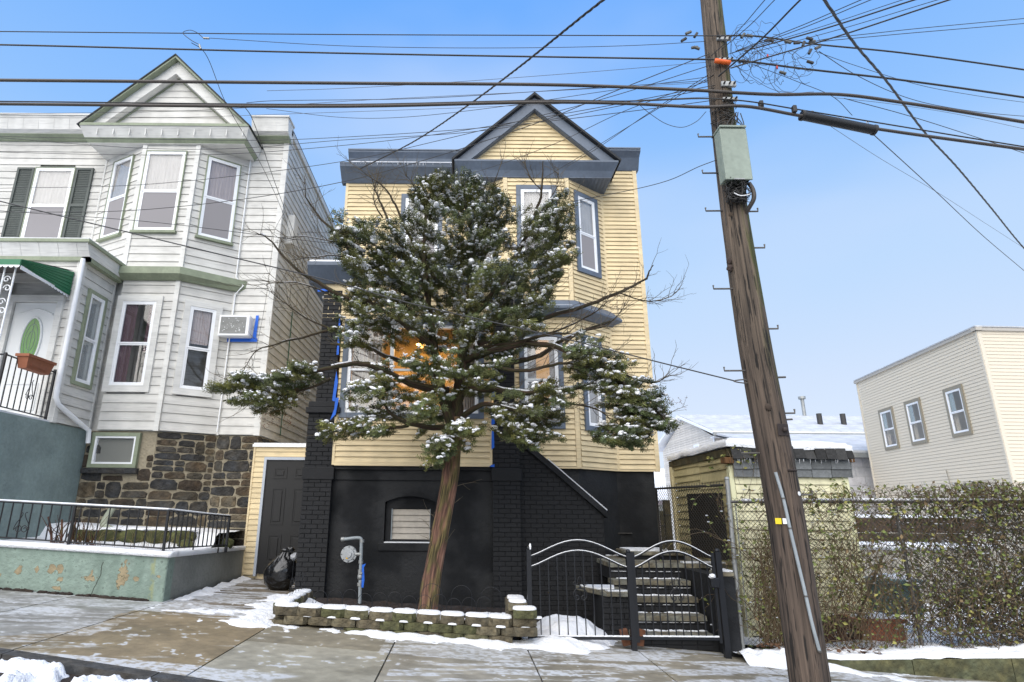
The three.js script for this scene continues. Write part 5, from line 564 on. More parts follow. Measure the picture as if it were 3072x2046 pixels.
// ---------------------------------------------------------------- block planter with the tree bed
{
  const P = thing('block_planter', 'low planter of tan concrete blocks with snow caps around the tree', 'planter', [-.8, .1, -8.2]);
  const bm = [[.27, .215, .125], [.23, .18, .105], [.23, .20, .10], [.19, .15, .09]].map((c) => M(c, .95, { map: T.stone, ...B(T.rough, .025) })), mossM = M([.16, .15, .06], .95, { map: T.stone, ...B(T.rough, .025) });
  const shape = (s) => { const pl = [[-.15, .0], [-.10, .045], [.10, .045], [.15, .0], [.12, -.2], [-.12, -.2]], g = plan(pl.map(([x, z]) => [x * 1.0, z]), -.049, .049, .006), p = g.attributes.position; for (let i = 0; i < p.count; i++) { const x = p.getX(i), y = p.getY(i), z = p.getZ(i); p.setXYZ(i, x + .012 * (no(x * 9 + s, y * 9 + 4, s) - .5), y + .01 * (no(x * 9 + s * 3, z * 9, s + 2) - .5), z + .022 * (no(x * 12 + s, y * 14 + 7, s + 4) - .5)); } return flatSmooth(g, .7); };
  const shapes = [1, 2, 3, 4].map(shape), capG = (() => { const g = new THREE.SphereGeometry(1, 14, 6, 0, 6.283, 0, 1.571), p = g.attributes.position; for (let i = 0; i < p.count; i++) { const x = p.getX(i), z = p.getZ(i), y = p.getY(i), s = 1 / Math.max(Math.abs(x), Math.abs(z), .55) ** .55; p.setXYZ(i, x * s * .152, Math.sqrt(Math.max(0, y)) * .034 + .008 * no(x * 3 + 4, z * 3, 7), -.07 + z * s * .115); } return flatSmooth(g); })();
  const put = (x, y, z, rot, i, cap, tilt = -.043) => { const m = new THREE.Mesh(shapes[i % 4], rnd() < .3 ? mossM : bm[Math.floor(rnd() * 4)]); m.name = 'block'; m.position.set(x + .8, y - .1, z + 8.2); m.rotation.set(0, rot, tilt * Math.cos(rot), 'YXZ'); m.castShadow = m.receiveShadow = true; P.add(m); if (cap) { const c = new THREE.Mesh(capG, MT.snow); c.name = 'snow_cap'; c.position.y = .046; c.castShadow = c.receiveShadow = true; if (cap === 2) { c.scale.set(.45, .8, .3); c.position.set(.15, .044, .038); } m.add(c); } };
  for (let k = 0; k < 3; k++) for (let i = 0; i < 10; i++) { const x = -2.23 + i * .303 + (k % 2 ? .15 : 0), y = .375 - .043 * (x + 2.38) - k * .1; if (x > .75 || (k === 2 && x < -1.6)) continue; put(x + rr(-.006, .006), y, -8.10 - k * .004 + rr(-.012, .008), rr(-.03, .03), i + k, k === 0 ? 1 : k === 1 ? 2 : 0); }
  for (let k = 0; k < 3; k++) for (let i = 0; i < 4; i++) { put(-2.36 - .0 * k, .40 - k * .1 + .0, -8.28 - i * .3 - (k % 2) * .15, Math.PI / 2 * -1 + rr(-.04, .04), i + k, k === 0 ? 1 : 0, 0); if (i < 3) put(.80, .355 - k * .1 + (i ? .06 : 0), -8.06 - i * .29 - (k % 2) * .05, i ? Math.PI / 2 + rr(-.04, .04) : rr(-.02, .02), i + k + 2, k === 0 ? 1 : k === 1 && !i ? 2 : 0, 0); }
  part(P, 'soil', (() => { const g = new THREE.PlaneGeometry(3.1, 2.3, 50, 36); g.rotateX(-Math.PI / 2); g.translate(-.8, 0, -9.35); const p = g.attributes.position; for (let i = 0; i < p.count; i++) { const x = p.getX(i), z = p.getZ(i); p.setY(i, .30 - .043 * (x + 2.38) + .05 * (no(x * 4, z * 4, 511) - .5) - .10 * sm(-8.7, -10.2, z)); } return flatSmooth(g); })(), M([.075, .05, .04], .95, { map: T.stone, ...B(T.rough, .03) }));
  part(P, 'bed_snow', (() => { const pos = [], H = []; const nx = 100, nz = 30; for (let k = 0; k <= nz; k++) for (let i = 0; i <= nx; i++) { const x = -2.3 + i * .031, z = -8.2 - k * .03, t = (no(x * 3, z * 3, 521, 4) - .46) * .16 + .05 * sm(-8.75, -8.3, z) + .05 * sm(-1.9, -2.2, x); H.push(t); pos.push(x, .305 - .043 * (x + 2.38) + .05 * (no(x * 4, z * 4, 511) - .5) + Math.max(-.02, t), z); } const idx = []; for (let k = 0; k < nz; k++) for (let i = 0; i < nx; i++) { const a = k * (nx + 1) + i; if (Math.max(H[a], H[a + 1], H[a + nx + 1]) > 0) idx.push(a, a + 1, a + nx + 1, a + 1, a + nx + 2, a + nx + 1); } const g = new THREE.BufferGeometry(); g.setAttribute('position', new THREE.Float32BufferAttribute(pos, 3)); g.setIndex(idx); g.computeVertexNormals(); return boxUV(g); })(), MT.snow, 'stuff');
  // folding wire border
  const W = thing('wire_border', 'thin dark scrolled wire border fence in the tree bed', 'border fence', [-.5, .3, -8.5]);
  const hoop = (x, z, r, y0, h, m = MT.iron) => { const p = [[x - r, y0, z]]; for (let i = 0; i <= 12; i++) { const a = Math.PI - i / 12 * Math.PI; p.push([x + r * Math.cos(a), y0 + h - r + r * Math.sin(a), z]); } p.push([x + r, y0, z]); return tube(p, .0032, .0032, 4); };
  for (let i = 0; i < 12; i++) { const x = -1.9 + i * .2, y = .3 - .043 * (x + 2.38); part(W, 'hoop', hoop(x, -8.6, .095, y, .26 + .02 * (i % 3)), MT.iron); part(W, 'ring', tube(Array.from({ length: 17 }, (_, k) => [x + .06 * Math.cos(k / 16 * 6.283), y + .1 + .06 * Math.sin(k / 16 * 6.283), -8.6]), .003, .003, 4), MT.iron); if (i > 6 && i % 2) part(W, 'tall_hoop', hoop(x + .1, -8.62, .14, y, .42), MT.iron); }
  for (let i = 0; i < 5; i++) { const z = -8.6 - i * .16, y = .34; part(W, 'hoop', tube([[-2.3, y, z - .07], [-2.3, y + .3, z - .07], [-2.3, y + .37, z], [-2.3, y + .3, z + .07], [-2.3, y, z + .07]], .003, .003, 4, 14), MT.iron); } for (const x of [-2.3, .52]) part(W, 'stake', tube([[x, .2, -8.6], [x, .95, -8.6]], .005, .003, 4), MT.iron);
}
{ // gas regulator on its riser
  const G = thing('gas_regulator', 'grey gas regulator on a riser pipe before the black wall', 'gas regulator', [-1.63, .3, -10.2]);
  part(G, 'riser_pipe', tube([[-1.62, .15, -10.2], [-1.645, 1.13, -10.2]], .028, .028, 10), MT.pipeGrey); part(G, 'elbow_pipe', tube([[-1.645, 1.08, -10.2], [-1.648, 1.13, -10.2], [-1.68, 1.152, -10.2], [-1.94, 1.128, -10.2], [-1.965, 1.125, -10.22], [-1.97, 1.125, -10.55]], .026, .026, 10, 30), MT.pipeGrey);
  for (const y of [.42, .62, .76, 1.08]) part(G, 'union_nut', tube([[-1.635, y, -10.2], [-1.637, y + .05, -10.2]], .04, .04, 8), MT.galv); part(G, 'union_nut', tube([[-1.93, 1.13, -10.2], [-1.975, 1.127, -10.2]], .038, .038, 8), MT.galv);
  const disc = (r, z0, z1) => { const g = new THREE.CylinderGeometry(r, r * 1.02, z1 - z0, 32); g.rotateX(Math.PI / 2); g.translate(-1.84, .90, (z0 + z1) / 2); return g; }; const rg = part(G, 'regulator', [disc(.128, -10.24, -10.215), disc(.128, -10.212, -10.187), disc(.09, -10.187, -10.16), disc(.05, -10.16, -10.13)], M([.52, .54, .55], .4, { metalness: .3, map: T.dirt }));
  for (let i = 0; i < 8; i++) { const a = i / 8 * 6.283; part(rg, 'bolt', tube([[-1.84 + .115 * Math.cos(a), .9 + .115 * Math.sin(a), -10.19], [-1.84 + .115 * Math.cos(a), .9 + .115 * Math.sin(a), -10.175]], .009, .009, 6), MT.galv); }
  part(rg, 'yellow_tag', ext([[-1.875, .83], [-1.845, .83], [-1.845, .865], [-1.875, .865]], -10.158, -10.156), M([.75, .42, .01], .5)); part(G, 'neck', tube([[-1.73, .9, -10.2], [-1.63, .9, -10.2]], .03, .03, 8), MT.galv); part(G, 'valve', [blob(-1.635, .56, -10.2, .045, .06, .045, .1, 2), box(-1.66, -1.6, .60, .63, -10.17, -10.15)], MT.galv); part(G, 'tape', ext([[-1.6, .4], [-1.57, .4], [-1.56, .52], [-1.58, .7], [-1.55, .76], [-1.61, .74]], -10.172, -10.169), MT.blueTape);
}
{ // front steps: stone treads on painted brick, landing, side ledge
  const S = thing('front_steps', 'black brick front steps with pale stone treads behind the gate', 'steps', [2.85, -.1, -9]);
  const ys = [.04, .225, .42, .62, .84], ds = [8.6, 8.88, 9.16, 9.44, 9.72], br = [];
  for (let i = 0; i < 5; i++) { const w0 = [2.31, 2.33, 2.36, 2.26, 2.28][i], w1 = i === 4 ? 4.2 : [3.36, 3.39, 3.4, 3.41][i], yt = ys[i], z = -ds[i], zb = i === 4 ? -11.4 : -ds[i + 1] - .05;
    part(S, 'riser', box(w0 + .01, i === 4 ? 4.18 : 3.42, i ? ys[i - 1] - .02 : -.45, yt - .06, zb, z - .035), MT.mortar); const f = frame(w0, z - .03, 4.2, z - .03); for (let k = 0; k < 2; k++) { const y0 = (i ? ys[i - 1] : -.16) + .005 + k * .064; if (y0 + .05 > yt - .06 && i) continue; bricks(br, f, .01, Math.min(1.1, w1 - w0), y0, y0 + .062); }
    const t = part(S, 'tread', (() => { const g = new THREE.BoxGeometry(w1 - w0, .065, Math.abs(zb - z), 30, 2, 6), p = g.attributes.position; g.translate((w0 + w1) / 2, yt - .033, (z + zb) / 2); for (let j = 0; j < p.count; j++) { const x = p.getX(j), y = p.getY(j), zz = p.getZ(j); p.setXYZ(j, x + .012 * (no(zz * 9, y * 9, 601) - .5), y + .006 * (no(x * 7, zz * 7, 605) - .5), zz + (zz > z - .02 ? .022 * (no(x * 8, y * 20, 607 + i) - .5) : 0)); } return flatSmooth(g, .8); })(), MT.tread);
    const sn = []; for (let k = 0; k < 26; k++) { const x = rr(w0 + .05, w1 - .05); sn.push(blob(x, yt + .002, zb + .06 + rr(0, .05), rr(.02, .09), rr(.006, .016), rr(.01, .04), .4, 2, k)); } for (let k = 0; k < 14; k++) sn.push(blob(rr(w0 + .05, Math.min(w1, 3.4)), i ? ys[i - 1] + .012 + .085 : .0, z - .026, rr(.02, .07), .005, .006, .4, 1, k + 40)); part(t, 'snow', sn, MT.snow, 'stuff'); }
  pieces(S, 'brick', br, MT.brick);
  part(S, 'side_wall', [ext([[8.42, -.45], [9.8, -.45], [9.8, .77], [8.42, .77]], 0, .2).rotateY(Math.PI / 2).translate(3.43, 0, 0)], MT.black); part(S, 'side_wall_snow', [box(3.44, 4.2, .84, .86, -9.9, -9.76)], MT.snow);
  part(S, 'landing_slab', cbox(2.75, 3.75, .905, .97, -11.2, -10.35, .015), MT.tread); part(S, 'landing_block', box(2.8, 3.7, .7, .905, -11.2, -10.4), MT.mortar); part(S, 'landing_snow', box(2.8, 3.65, .97, .995, -11.1, -10.45), MT.snow);
  const L = part(S, 'side_ledge', plan([[1.72, -9.62], [2.02, -8.86], [2.42, -8.86], [2.3, -9.62]], .46, .525, .01), MT.tread); part(L, 'snow', [plan([[1.78, -9.5], [1.95, -9.12], [2.2, -9.16], [2.28, -9.5]], .526, .55), plan([[2.03, -9.0], [2.05, -8.9], [2.36, -8.9], [2.36, -8.98]], .526, .54)], MT.snow);
  part(S, 'ledge_block', box(1.97, 2.4, -.3, .46, -9.6, -8.93), MT.mortar); const lb = []; bricks(lb, frame(1.96, -8.92, 2.4, -8.92), 0, .44, -.05, .455); pieces(S, 'ledge_brick', lb, MT.brick);
  for (let i = 0; i < 2; i++) part(S, 'leaning_brick', (() => { const g = cbox(-.05, .05, -.1, .1, -.03, .03, .006); g.rotateZ(.2 - .4 * i); g.translate(2.12 + i * .2, .04, -8.4); return g; })(), M([.30, .12, .06], .9, { map: T.stone }));
}
{ // arched iron gate
  const g0 = (label, name, x0, x1, yb, ylow) => { const z = -8.3, R = thing(name, label, 'gate', [(x0 + x1) / 2, ylow, z]); const arch = (y0, h) => Array.from({ length: 15 }, (_, i) => { const k = i / 14; return [lerp(x0, x1, k), y0 + h * Math.pow(Math.sin(k * Math.PI), 1.25), z]; });
    for (const y of [1.02, .89]) { const a = part(R, 'arched_rail', tube(arch(y, .205), .011, .011, 5), MT.iron); part(a, 'snow', tube(arch(y + .011, .205), .0065, .0065, 5), MT.snow); }
    part(R, 'bottom_rail', box(x0, x1, yb - .018, yb + .018, z - .015, z + .015), MT.iron); part(R, 'snow', box(x0 + .05, x1 - .03, yb + .018, yb + .033, z - .012, z + .014), MT.snow);
    const n = 11; for (let i = 1; i < n; i++) { const k = i / n, x = lerp(x0, x1, k); part(R, 'bar', box(x - .0065, x + .0065, yb, .89 + .205 * Math.pow(Math.sin(k * Math.PI), 1.25), z - .0065, z + .0065), MT.iron); }
    const cx = lerp(x0, x1, .5), zz = z + .014; for (const s of [-1, 1]) { part(R, 'scroll', tube([[cx, .635, zz], [cx + s * .05, .63, zz], [cx + s * .085, .585, zz], [cx + s * .08, .53, zz], ...spiral(cx + s * .045, .53, .034, -s, 1.0, 1).map(([x, y]) => [x, y, zz])], .007, .006, 5, 40), MT.iron); part(R, 'scroll', tube([[cx, .78, zz], [cx + s * .025, .74, zz], [cx + s * .03, .69, zz], [cx + s * .07, .675, zz], [cx + s * .09, .70, zz], [cx + s * .065, .72, zz]], .006, .005, 5, 20), MT.iron); } part(R, 'collar', blob(cx, .65, zz, .018, .022, .016, .1, 2), MT.iron); return R; };
  g0('fixed left half of arched black iron gate beside the snow mound', 'iron_gate', .91, 2.18, .045, 0);
  const R = g0('hinged right half of arched black iron gate before the steps', 'iron_gate', 2.28, 3.33, .05, 0);
  part(R, 'stile', box(2.235, 2.28, .0, 1.09, -8.32, -8.28), MT.iron); part(R, 'stile', box(3.30, 3.335, .0, 1.09, -8.32, -8.28), MT.iron); const lk = part(R, 'lock_box', cbox(3.25, 3.36, .66, .78, -8.33, -8.24, .012), MT.iron); part(lk, 'snow', blob(3.28, .80, -8.27, .045, .03, .04, .4, 3, 5), MT.snow);
  for (const [x, w, y0, y1, d, l] of [[.885, .03, -.05, 1.14, 8.3, 'slim black gate post beside the block planter'], [2.205, .032, -.16, 1.11, 8.3, 'black centre gate post between the gate halves'], [3.385, .036, -.2, 1.13, 8.3, 'black hinge post at right end of the gate']]) { const P = thing('gate_post', l, 'post', [x, y0, -d]); part(P, 'shaft', box(x - w, x + w, y0 - .1, y1 - .03, -d - w, -d + w), MT.iron); part(P, 'cap', [blob(x, y1 - .015, -d, w * .95, .03, w * .95, 0, 2)], MT.iron); if (d < 8.4 && x < 1) part(P, 'snow', blob(x + .02, y1 + .0, -d + .015, .014, .05, .014, .2, 2), MT.snow); }
  const B2 = thing('side_pillar', 'plain black rendered pillar right of the iron gate', 'pillar', [3.52, -.2, -8.5]); part(B2, 'shaft', box(3.43, 3.61, -.4, .78, -8.7, -8.41), MT.black); part(B2, 'cap', cbox(3.42, 3.63, .78, .84, -8.72, -8.4, .01), MT.tread);
  part(B2, 'snow', box(3.44, 3.62, .84, .86, -8.7, -8.42), MT.snow);
}
// ---------------------------------------------------------------- chain link fences
function chain(f, u0, u1, y0, y1, p = .062, r = .0028) { // diamond mesh of zigzag wires
  const pos = [], nor = [], idx = [], put = (A, Bq) => { const t = Bq.clone().sub(A).normalize(), n1 = V3(0, 0, 1), n2 = t.clone().cross(n1), o = pos.length / 3; for (const P of [A, Bq]) for (let k = 0; k < 4; k++) { const a = k * Math.PI / 2 + .785, q = n1.clone().multiplyScalar(Math.cos(a)).addScaledVector(n2, Math.sin(a)); pos.push(P.x + q.x * r, P.y + q.y * r, P.z + q.z * r); nor.push(q.x, q.y, q.z); } for (let k = 0; k < 4; k++) { const a = o + k, b = o + (k + 1) % 4; idx.push(a, b, a + 4, b, b + 4, a + 4); } };
  const n = Math.round((y1 - y0) / (p * .5)); for (let u = u0, c = 0; u < u1; u += p, c++) for (let i = 0; i < n; i++) { const y = y0 + i * p * .5, s = i % 2; for (const d of [0]) put(V3(u + (s ? p * .52 : -p * .02), y, s ? .003 : -.003), V3(u + (s ? -p * .02 : p * .52), y + p * .5, s ? -.003 : .003)); for (const d of [1]) put(V3(u + (s ? p * .48 : p * 1.02), y, s ? .003 : -.003), V3(u + (s ? p * 1.02 : p * .48), y + p * .5, s ? -.003 : .003)); }
  const g = new THREE.BufferGeometry(); g.setAttribute('position', new THREE.Float32BufferAttribute(pos, 3)); g.setAttribute('normal', new THREE.Float32BufferAttribute(nor, 3)); g.setAttribute('uv', new THREE.Float32BufferAttribute(new Float32Array(pos.length / 3 * 2), 2)); g.setIndex(idx); g.applyMatrix4(f.m); return g.toNonIndexed();
}
const chainMat = M([.035, .033, .028], .6);
{
  const C = thing('chain_link_fence', 'rusty dark chain link fence overgrown with vines, right of the pole', 'fence', [5.8, -.1, -8.5]); const f = frame(3.74, -8.5, 9.2, -8.5);
  part(C, 'mesh', chain(f, .02, 5.4, -.12, 1.80), chainMat, 'stuff', true);
  for (const x of [6.05, 8.3]) { part(C, 'line_post', tube([[x + .0, -.3, -8.53], [x - .02, 1.78, -8.53]], .026, .026, 8), MT.dullSteel); }
  const tr = part(C, 'top_rail', tube([[3.74, 1.745, -8.53], [9.2, 1.80, -8.53]], .02, .02, 8), MT.dullSteel); part(tr, 'snow', tube(Array.from({ length: 50 }, (_, i) => [3.9 + i * .1, 1.77 + i * .001, -8.53]), .022, .022, 6, 0, .7), MT.snow);
  const p = thing('fence_post', 'galvanised fence corner post between black pillar and vine fence', 'post', [3.70, -.1, -8.55]); part(p, 'post', tube([[3.69, -.3, -8.55], [3.735, 2.06, -8.55]], .03, .03, 10), MT.galv); for (const y of [.1, .62, .95, 1.28, 1.52, 1.72]) part(p, 'tension_band', tube([[3.69 + .019 * y, y - .012, -8.55], [3.69 + .019 * y, y + .012, -8.55]], .036, .036, 10), MT.galv); part(p, 'tension_bar', tube([[3.775, .0, -8.52], [3.80, 1.72, -8.52]], .008, .008, 5), MT.galv); part(p, 'cap', blob(3.735, 2.06, -8.55, .034, .03, .034, 0, 2), MT.galv);
  const g = thing('chain_link_gate', 'chain link side gate panel standing open behind the steps', 'gate', [3.75, .9, -9.6]); const gf = frame(3.28, -10.3, 3.74, -8.7); part(g, 'mesh', chain(gf, .02, gf.L - .06, .95, 1.95, .06, .003), chainMat, 'stuff', true); part(g, 'frame_tube', tube([[3.28, .9, -10.3], [3.28, 1.98, -10.3], [3.74, 1.98, -8.72]], .022, .022, 6), M([.03, .027, .022], .7)); part(g, 'brown_sheet', on(gf, box(.75, gf.L - .1, .95, 1.88, -.05, -.045)), M([.04, .028, .016], .9, { map: T.stone }));
  part(g, 'top_ties', Array.from({ length: 26 }, (_, i) => { const k = i / 26, x = lerp(3.28, 3.74, k), z = lerp(-10.3, -8.72, k); return tube([[x - .01, 1.94, z + .02], [x, 2.03, z], [x + .01, 1.96, z - .02]], .004, .004, 4); }), chainMat, 'stuff');
  for (const [x, y1, r, l] of [[3.5, 1.80, .05, 'taller mossy wooden post behind the steps'], [3.40, 1.62, .025, 'thin leaning wooden stake behind the steps']]) { const w = thing('wooden_post', l, 'post', [x, .8, -10.5]); part(w, 'post', [box(x - r, x + r, .6, y1, -10.5 - r, -10.5 + r)], MT.postWood); part(w, 'wire_tie', box(x - r - .01, x + r + .01, y1 - .25, y1 - .235, -10.5 - r - .01, -10.5 + r + .01), MT.wire); }
  const k = thing('low_kerb_wall', 'mossy low concrete kerb wall under the vine fence', 'kerb wall', [6.4, -.3, -8.25]); for (let i = 0; i < 4; i++) { const a = 4.4 + i * 1.25, g = box(a + .005, a + 1.245, 0, 1, -8.5, -8.2), q = g.attributes.position; for (let j = 0; j < q.count; j++) { const X = q.getX(j); q.setY(j, q.getY(j) > .5 ? -.155 + .018 * (X - 5.5) : ground(X) - .4); } part(k, 'kerb_block', flat(g), M([.20, .20, .10], .95, { map: T.stone, ...B(T.rough, .02) })); }
  snowField('kerb_snow', 4.42, 9.3, 8.22, 8.9, .03, (x, d) => .055 + (rough3(x, d, 91) - .5) * .10 + .03 * sm(8.3, 8.5, d) - .06 * sm(8.26, 8.22, d), (x) => -.155 + .018 * (x - 5.5) , 'band of clean snow lying on the mossy kerb wall');
}
{ // yard behind the fence
  const g = new THREE.PlaneGeometry(9, 9, 60, 60); g.rotateX(-Math.PI / 2); g.translate(8.2, 0, -13.3); const p = g.attributes.position; for (let i = 0; i < p.count; i++) { const x = p.getX(i), z = p.getZ(i); p.setY(i, -.12 + .3 * sm(-10.5, -12, z) + .08 * (no(x * 1.6, z * 1.6, 621) - .5)); } structure('yard', flatSmooth(g), MT.snow);
  const tr = thing('planter_trough', 'long terracotta planter trough with snow behind the fence', 'planter', [6.0, -.1, -8.95]); part(tr, 'trough', [cbox(5.45, 6.05, -.06, .2, -9.15, -8.8, .015), cbox(5.40, 6.09, .17, .22, -9.18, -8.77, .01)], MT.terracotta); part(tr, 'snow', blob(5.75, .22, -8.97, .32, .05, .17, .15, 3), MT.snow);
  const t2 = thing('planter_trough', 'darker broken terracotta planter beside the long trough', 'planter', [5.2, -.1, -8.9]); part(t2, 'trough', (() => { const q = cbox(-.22, .22, -.14, .14, -.15, .15, .02); q.rotateZ(.25); q.translate(5.15, .05, -8.95); return q; })(), M([.16, .055, .035], .85, { map: T.stone }));
  const bn = thing('storage_bin', 'grey green plastic bin standing in the snowy yard', 'bin', [6.6, .2, -9.7]); part(bn, 'tub', [cbox(6.35, 6.95, .15, .62, -10, -9.6, .03), cbox(6.31, 6.99, .58, .65, -10.04, -9.56, .02)], M([.12, .19, .18], .5)); part(bn, 'snow', blob(6.65, .66, -9.8, .3, .05, .2, .2, 3), MT.snow);
  const lw = thing('garden_wall', 'low cream garden wall with a thick snow cap', 'wall', [7, .2, -11.4]); part(lw, 'wall', box(5.9, 10, .0, 1.0, -11.7, -11.4), M([.5, .46, .38], .9, { map: T.dirt })); part(lw, 'snow', blob(7.9, 1.03, -11.53, 2.1, .08, .2, .1, 4), MT.snow);
  const bk = thing('garden_wall', 'taller brown earth bank wall at back of the yard', 'wall', [8, .2, -13.2]); for (let i = 0; i < 5; i++) for (let j = 0; j < 2; j++) part(bk, 'timber', cbox(5.9 + i * 1.0 + j * .3, 6.88 + i * 1.0 + j * .3, .9 + j * .32, 1.2 + j * .32, -13.5, -13.2, .02), M([.13 + .02 * j, .095, .06], .95, { map: T.stone })); part(bk, 'snow', blob(8.3, 1.54, -13.4, 2.6, .05, .2, .1, 4), MT.snow);
  single('green_panel', [cbox(6.55, 7.25, 1.06, 1.34, -13.15, -13.1, .01)], M([.09, .42, .05], .5), 'bright lime green board leaning at the back wall', 'board');
  for (const [x, z, r, l] of [[5.55, -9.7, .1, 'dark slatted metal patio chair lying nearest the yellow shed'], [6.1, -10.2, -.3, 'dark slatted metal patio chair tipped by the garden wall']]) { const c = thing('patio_chair', l, 'chair', [x, .0, z]); const A = (q) => { const v = V3(...q).applyAxisAngle(V3(0, 1, 0), r); return [v.x + x, v.y + .02, v.z + z]; }; for (let i = 0; i < 7; i++) { const u = -.24 + i * .08; part(c, 'back_slat', tube([[u, .42, -.2], [u, .7, -.28], [u, .9, -.36]].map(A), .009, .009, 4), MT.iron); part(c, 'seat_slat', tube([[u, .42, -.2], [u, .4, .22]].map(A), .009, .009, 4), MT.iron); } for (const [a, b] of [[-.26, .22], [.26, .22], [-.26, -.2], [.26, -.2]]) part(c, 'leg', tube([[a, .41, b], [a, 0, b]].map(A), .012, .012, 5), MT.iron); part(c, 'back_rail', tube([[-.26, .9, -.36], [.26, .9, -.36]].map(A), .013, .013, 5), MT.iron); for (const s of [-.28, .28]) part(c, 'arm', tube([[s, .62, -.26], [s, .64, .2], [s, .4, .22]].map(A), .012, .012, 5), MT.iron); part(c, 'snow', blob(x, .45, z, .2, .03, .18, .2, 3), MT.snow); }
  single('wood_pole', tube([[5.25, .0, -8.75], [6.25, 1.0, -9.3]], .022, .02, 7), MT.postWood, 'pale wooden pole leaning diagonally behind the fence', 'pole');
}
{ // yellow shed
  const S = thing('garden_shed', 'weathered pale yellow sided shed with shingled flat roof and snow', 'shed', [5, -.1, -10.5]);
  part(S, 'wall', box(4.16, 5.86, -.3, 2.4, -11.75, -9.36), MT.shedY[0]); const bo = []; siding(bo, frame(4.12, -9.3, 5.9, -9.3), .06, 1.72, -.1, 2.15, .13, .022); pieces(S, 'siding_board', bo, MT.shedY);
  const sd = [], sf = frame(4.12, -11.8, 4.12, -9.3), fl = { L: 2.5, m: sf.m }; for (let i = 0; i < 14; i++) { const y = .72 + i * .1275; for (const [a, b, k] of [[.08, 1.35, 0], [1.36, 2.46, .02]]) { const g = board(fl, a, b, a, b, y - k * (i % 3) + .008 * rr(-1, 1), y + .13 + .008 * rr(-1, 1), .02 + .01 * rnd()); sd.push({ g, a: 1 }); } } pieces(S, 'side_board', sd, [M([.62, .53, .28], .7, { map: T.dirt }), M([.56, .47, .24], .7, { map: T.dirt })]);
  part(S, 'corner_post', [box(4.10, 4.17, -.2, 2.3, -9.37, -9.28)], M([.80, .78, .5], .6)); part(S, 'corner_post', box(5.84, 5.92, -.2, 2.15, -9.37, -9.28), M([.80, .78, .5], .6)); part(S, 'corner_post', box(4.06, 4.13, .5, 2.45, -11.84, -11.76), M([.70, .60, .35], .6));
  const rf = part(S, 'roof', [box(4.08, 5.98, 2.44, 2.56, -11.9, -9.24)], MT.postWood); let n = 0; for (const [y0, y1, z] of [[2.13, 2.30, -9.235], [2.25, 2.42, -9.215]]) for (let x = 4.15; x < 5.95; x += .3) { part(S, 'fascia_shingle', (() => { const g = box(x + .004, Math.min(x + .296, 5.97), y0 + rr(-.006, .006), y1, z - .012, z); return g; })(), MT.shingleGrey[n++ % 3]); }
  for (let x = 4.12, i = 0; x < 5.96; x += .16, i++) { const g = box(0, Math.min(.155, 5.98 - x), 0, .20, -.006, .006); g.rotateX(-.3 + rr(-.1, .1)); g.translate(x, 2.40 + rr(-.012, .012), -9.13 + rr(-.01, .01)); part(S, 'roof_shingle', g, MT.shingleOld[i % 3]); }
  part(S, 'rafter_end', cbox(4.02, 4.16, 2.33, 2.42, -9.36, -9.2, .005), MT.wood); part(S, 'rafter_end', cbox(5.94, 6.02, 2.36, 2.45, -9.36, -9.2, .005), MT.wood);
  part(S, 'roof_snow', (() => { const g = new THREE.BoxGeometry(1.92, .14, 2.7, 40, 4, 40), p = g.attributes.position; for (let i = 0; i < p.count; i++) { const x = p.getX(i), y = p.getY(i), z = p.getZ(i), e = sm(.96, .8, Math.abs(x)) * sm(1.35, 1.15, Math.abs(z)); p.setXYZ(i, x * (y > .03 ? .96 : 1.01) + 5.02, 2.63 + y * 1.15 * (y > 0 ? .55 + .45 * e : 1) + .04 * (no(x * 2, z * 2, 651) - .5) - .03 * x, z * (y > .03 ? .97 : 1.01) - 10.53); } return flatSmooth(g, 1.5); })(), MT.snow);
  { const ic = []; for (let i = 0; i < 40; i++) { const x = rr(4.2, 5.95), l = rr(.02, .08); ic.push(tube([[x, 2.40, -9.15], [x, 2.40 - l, -9.15]], .005, .001, 4)); } part(S, 'icicle', ic, MT.snowThin, 'stuff'); }
}
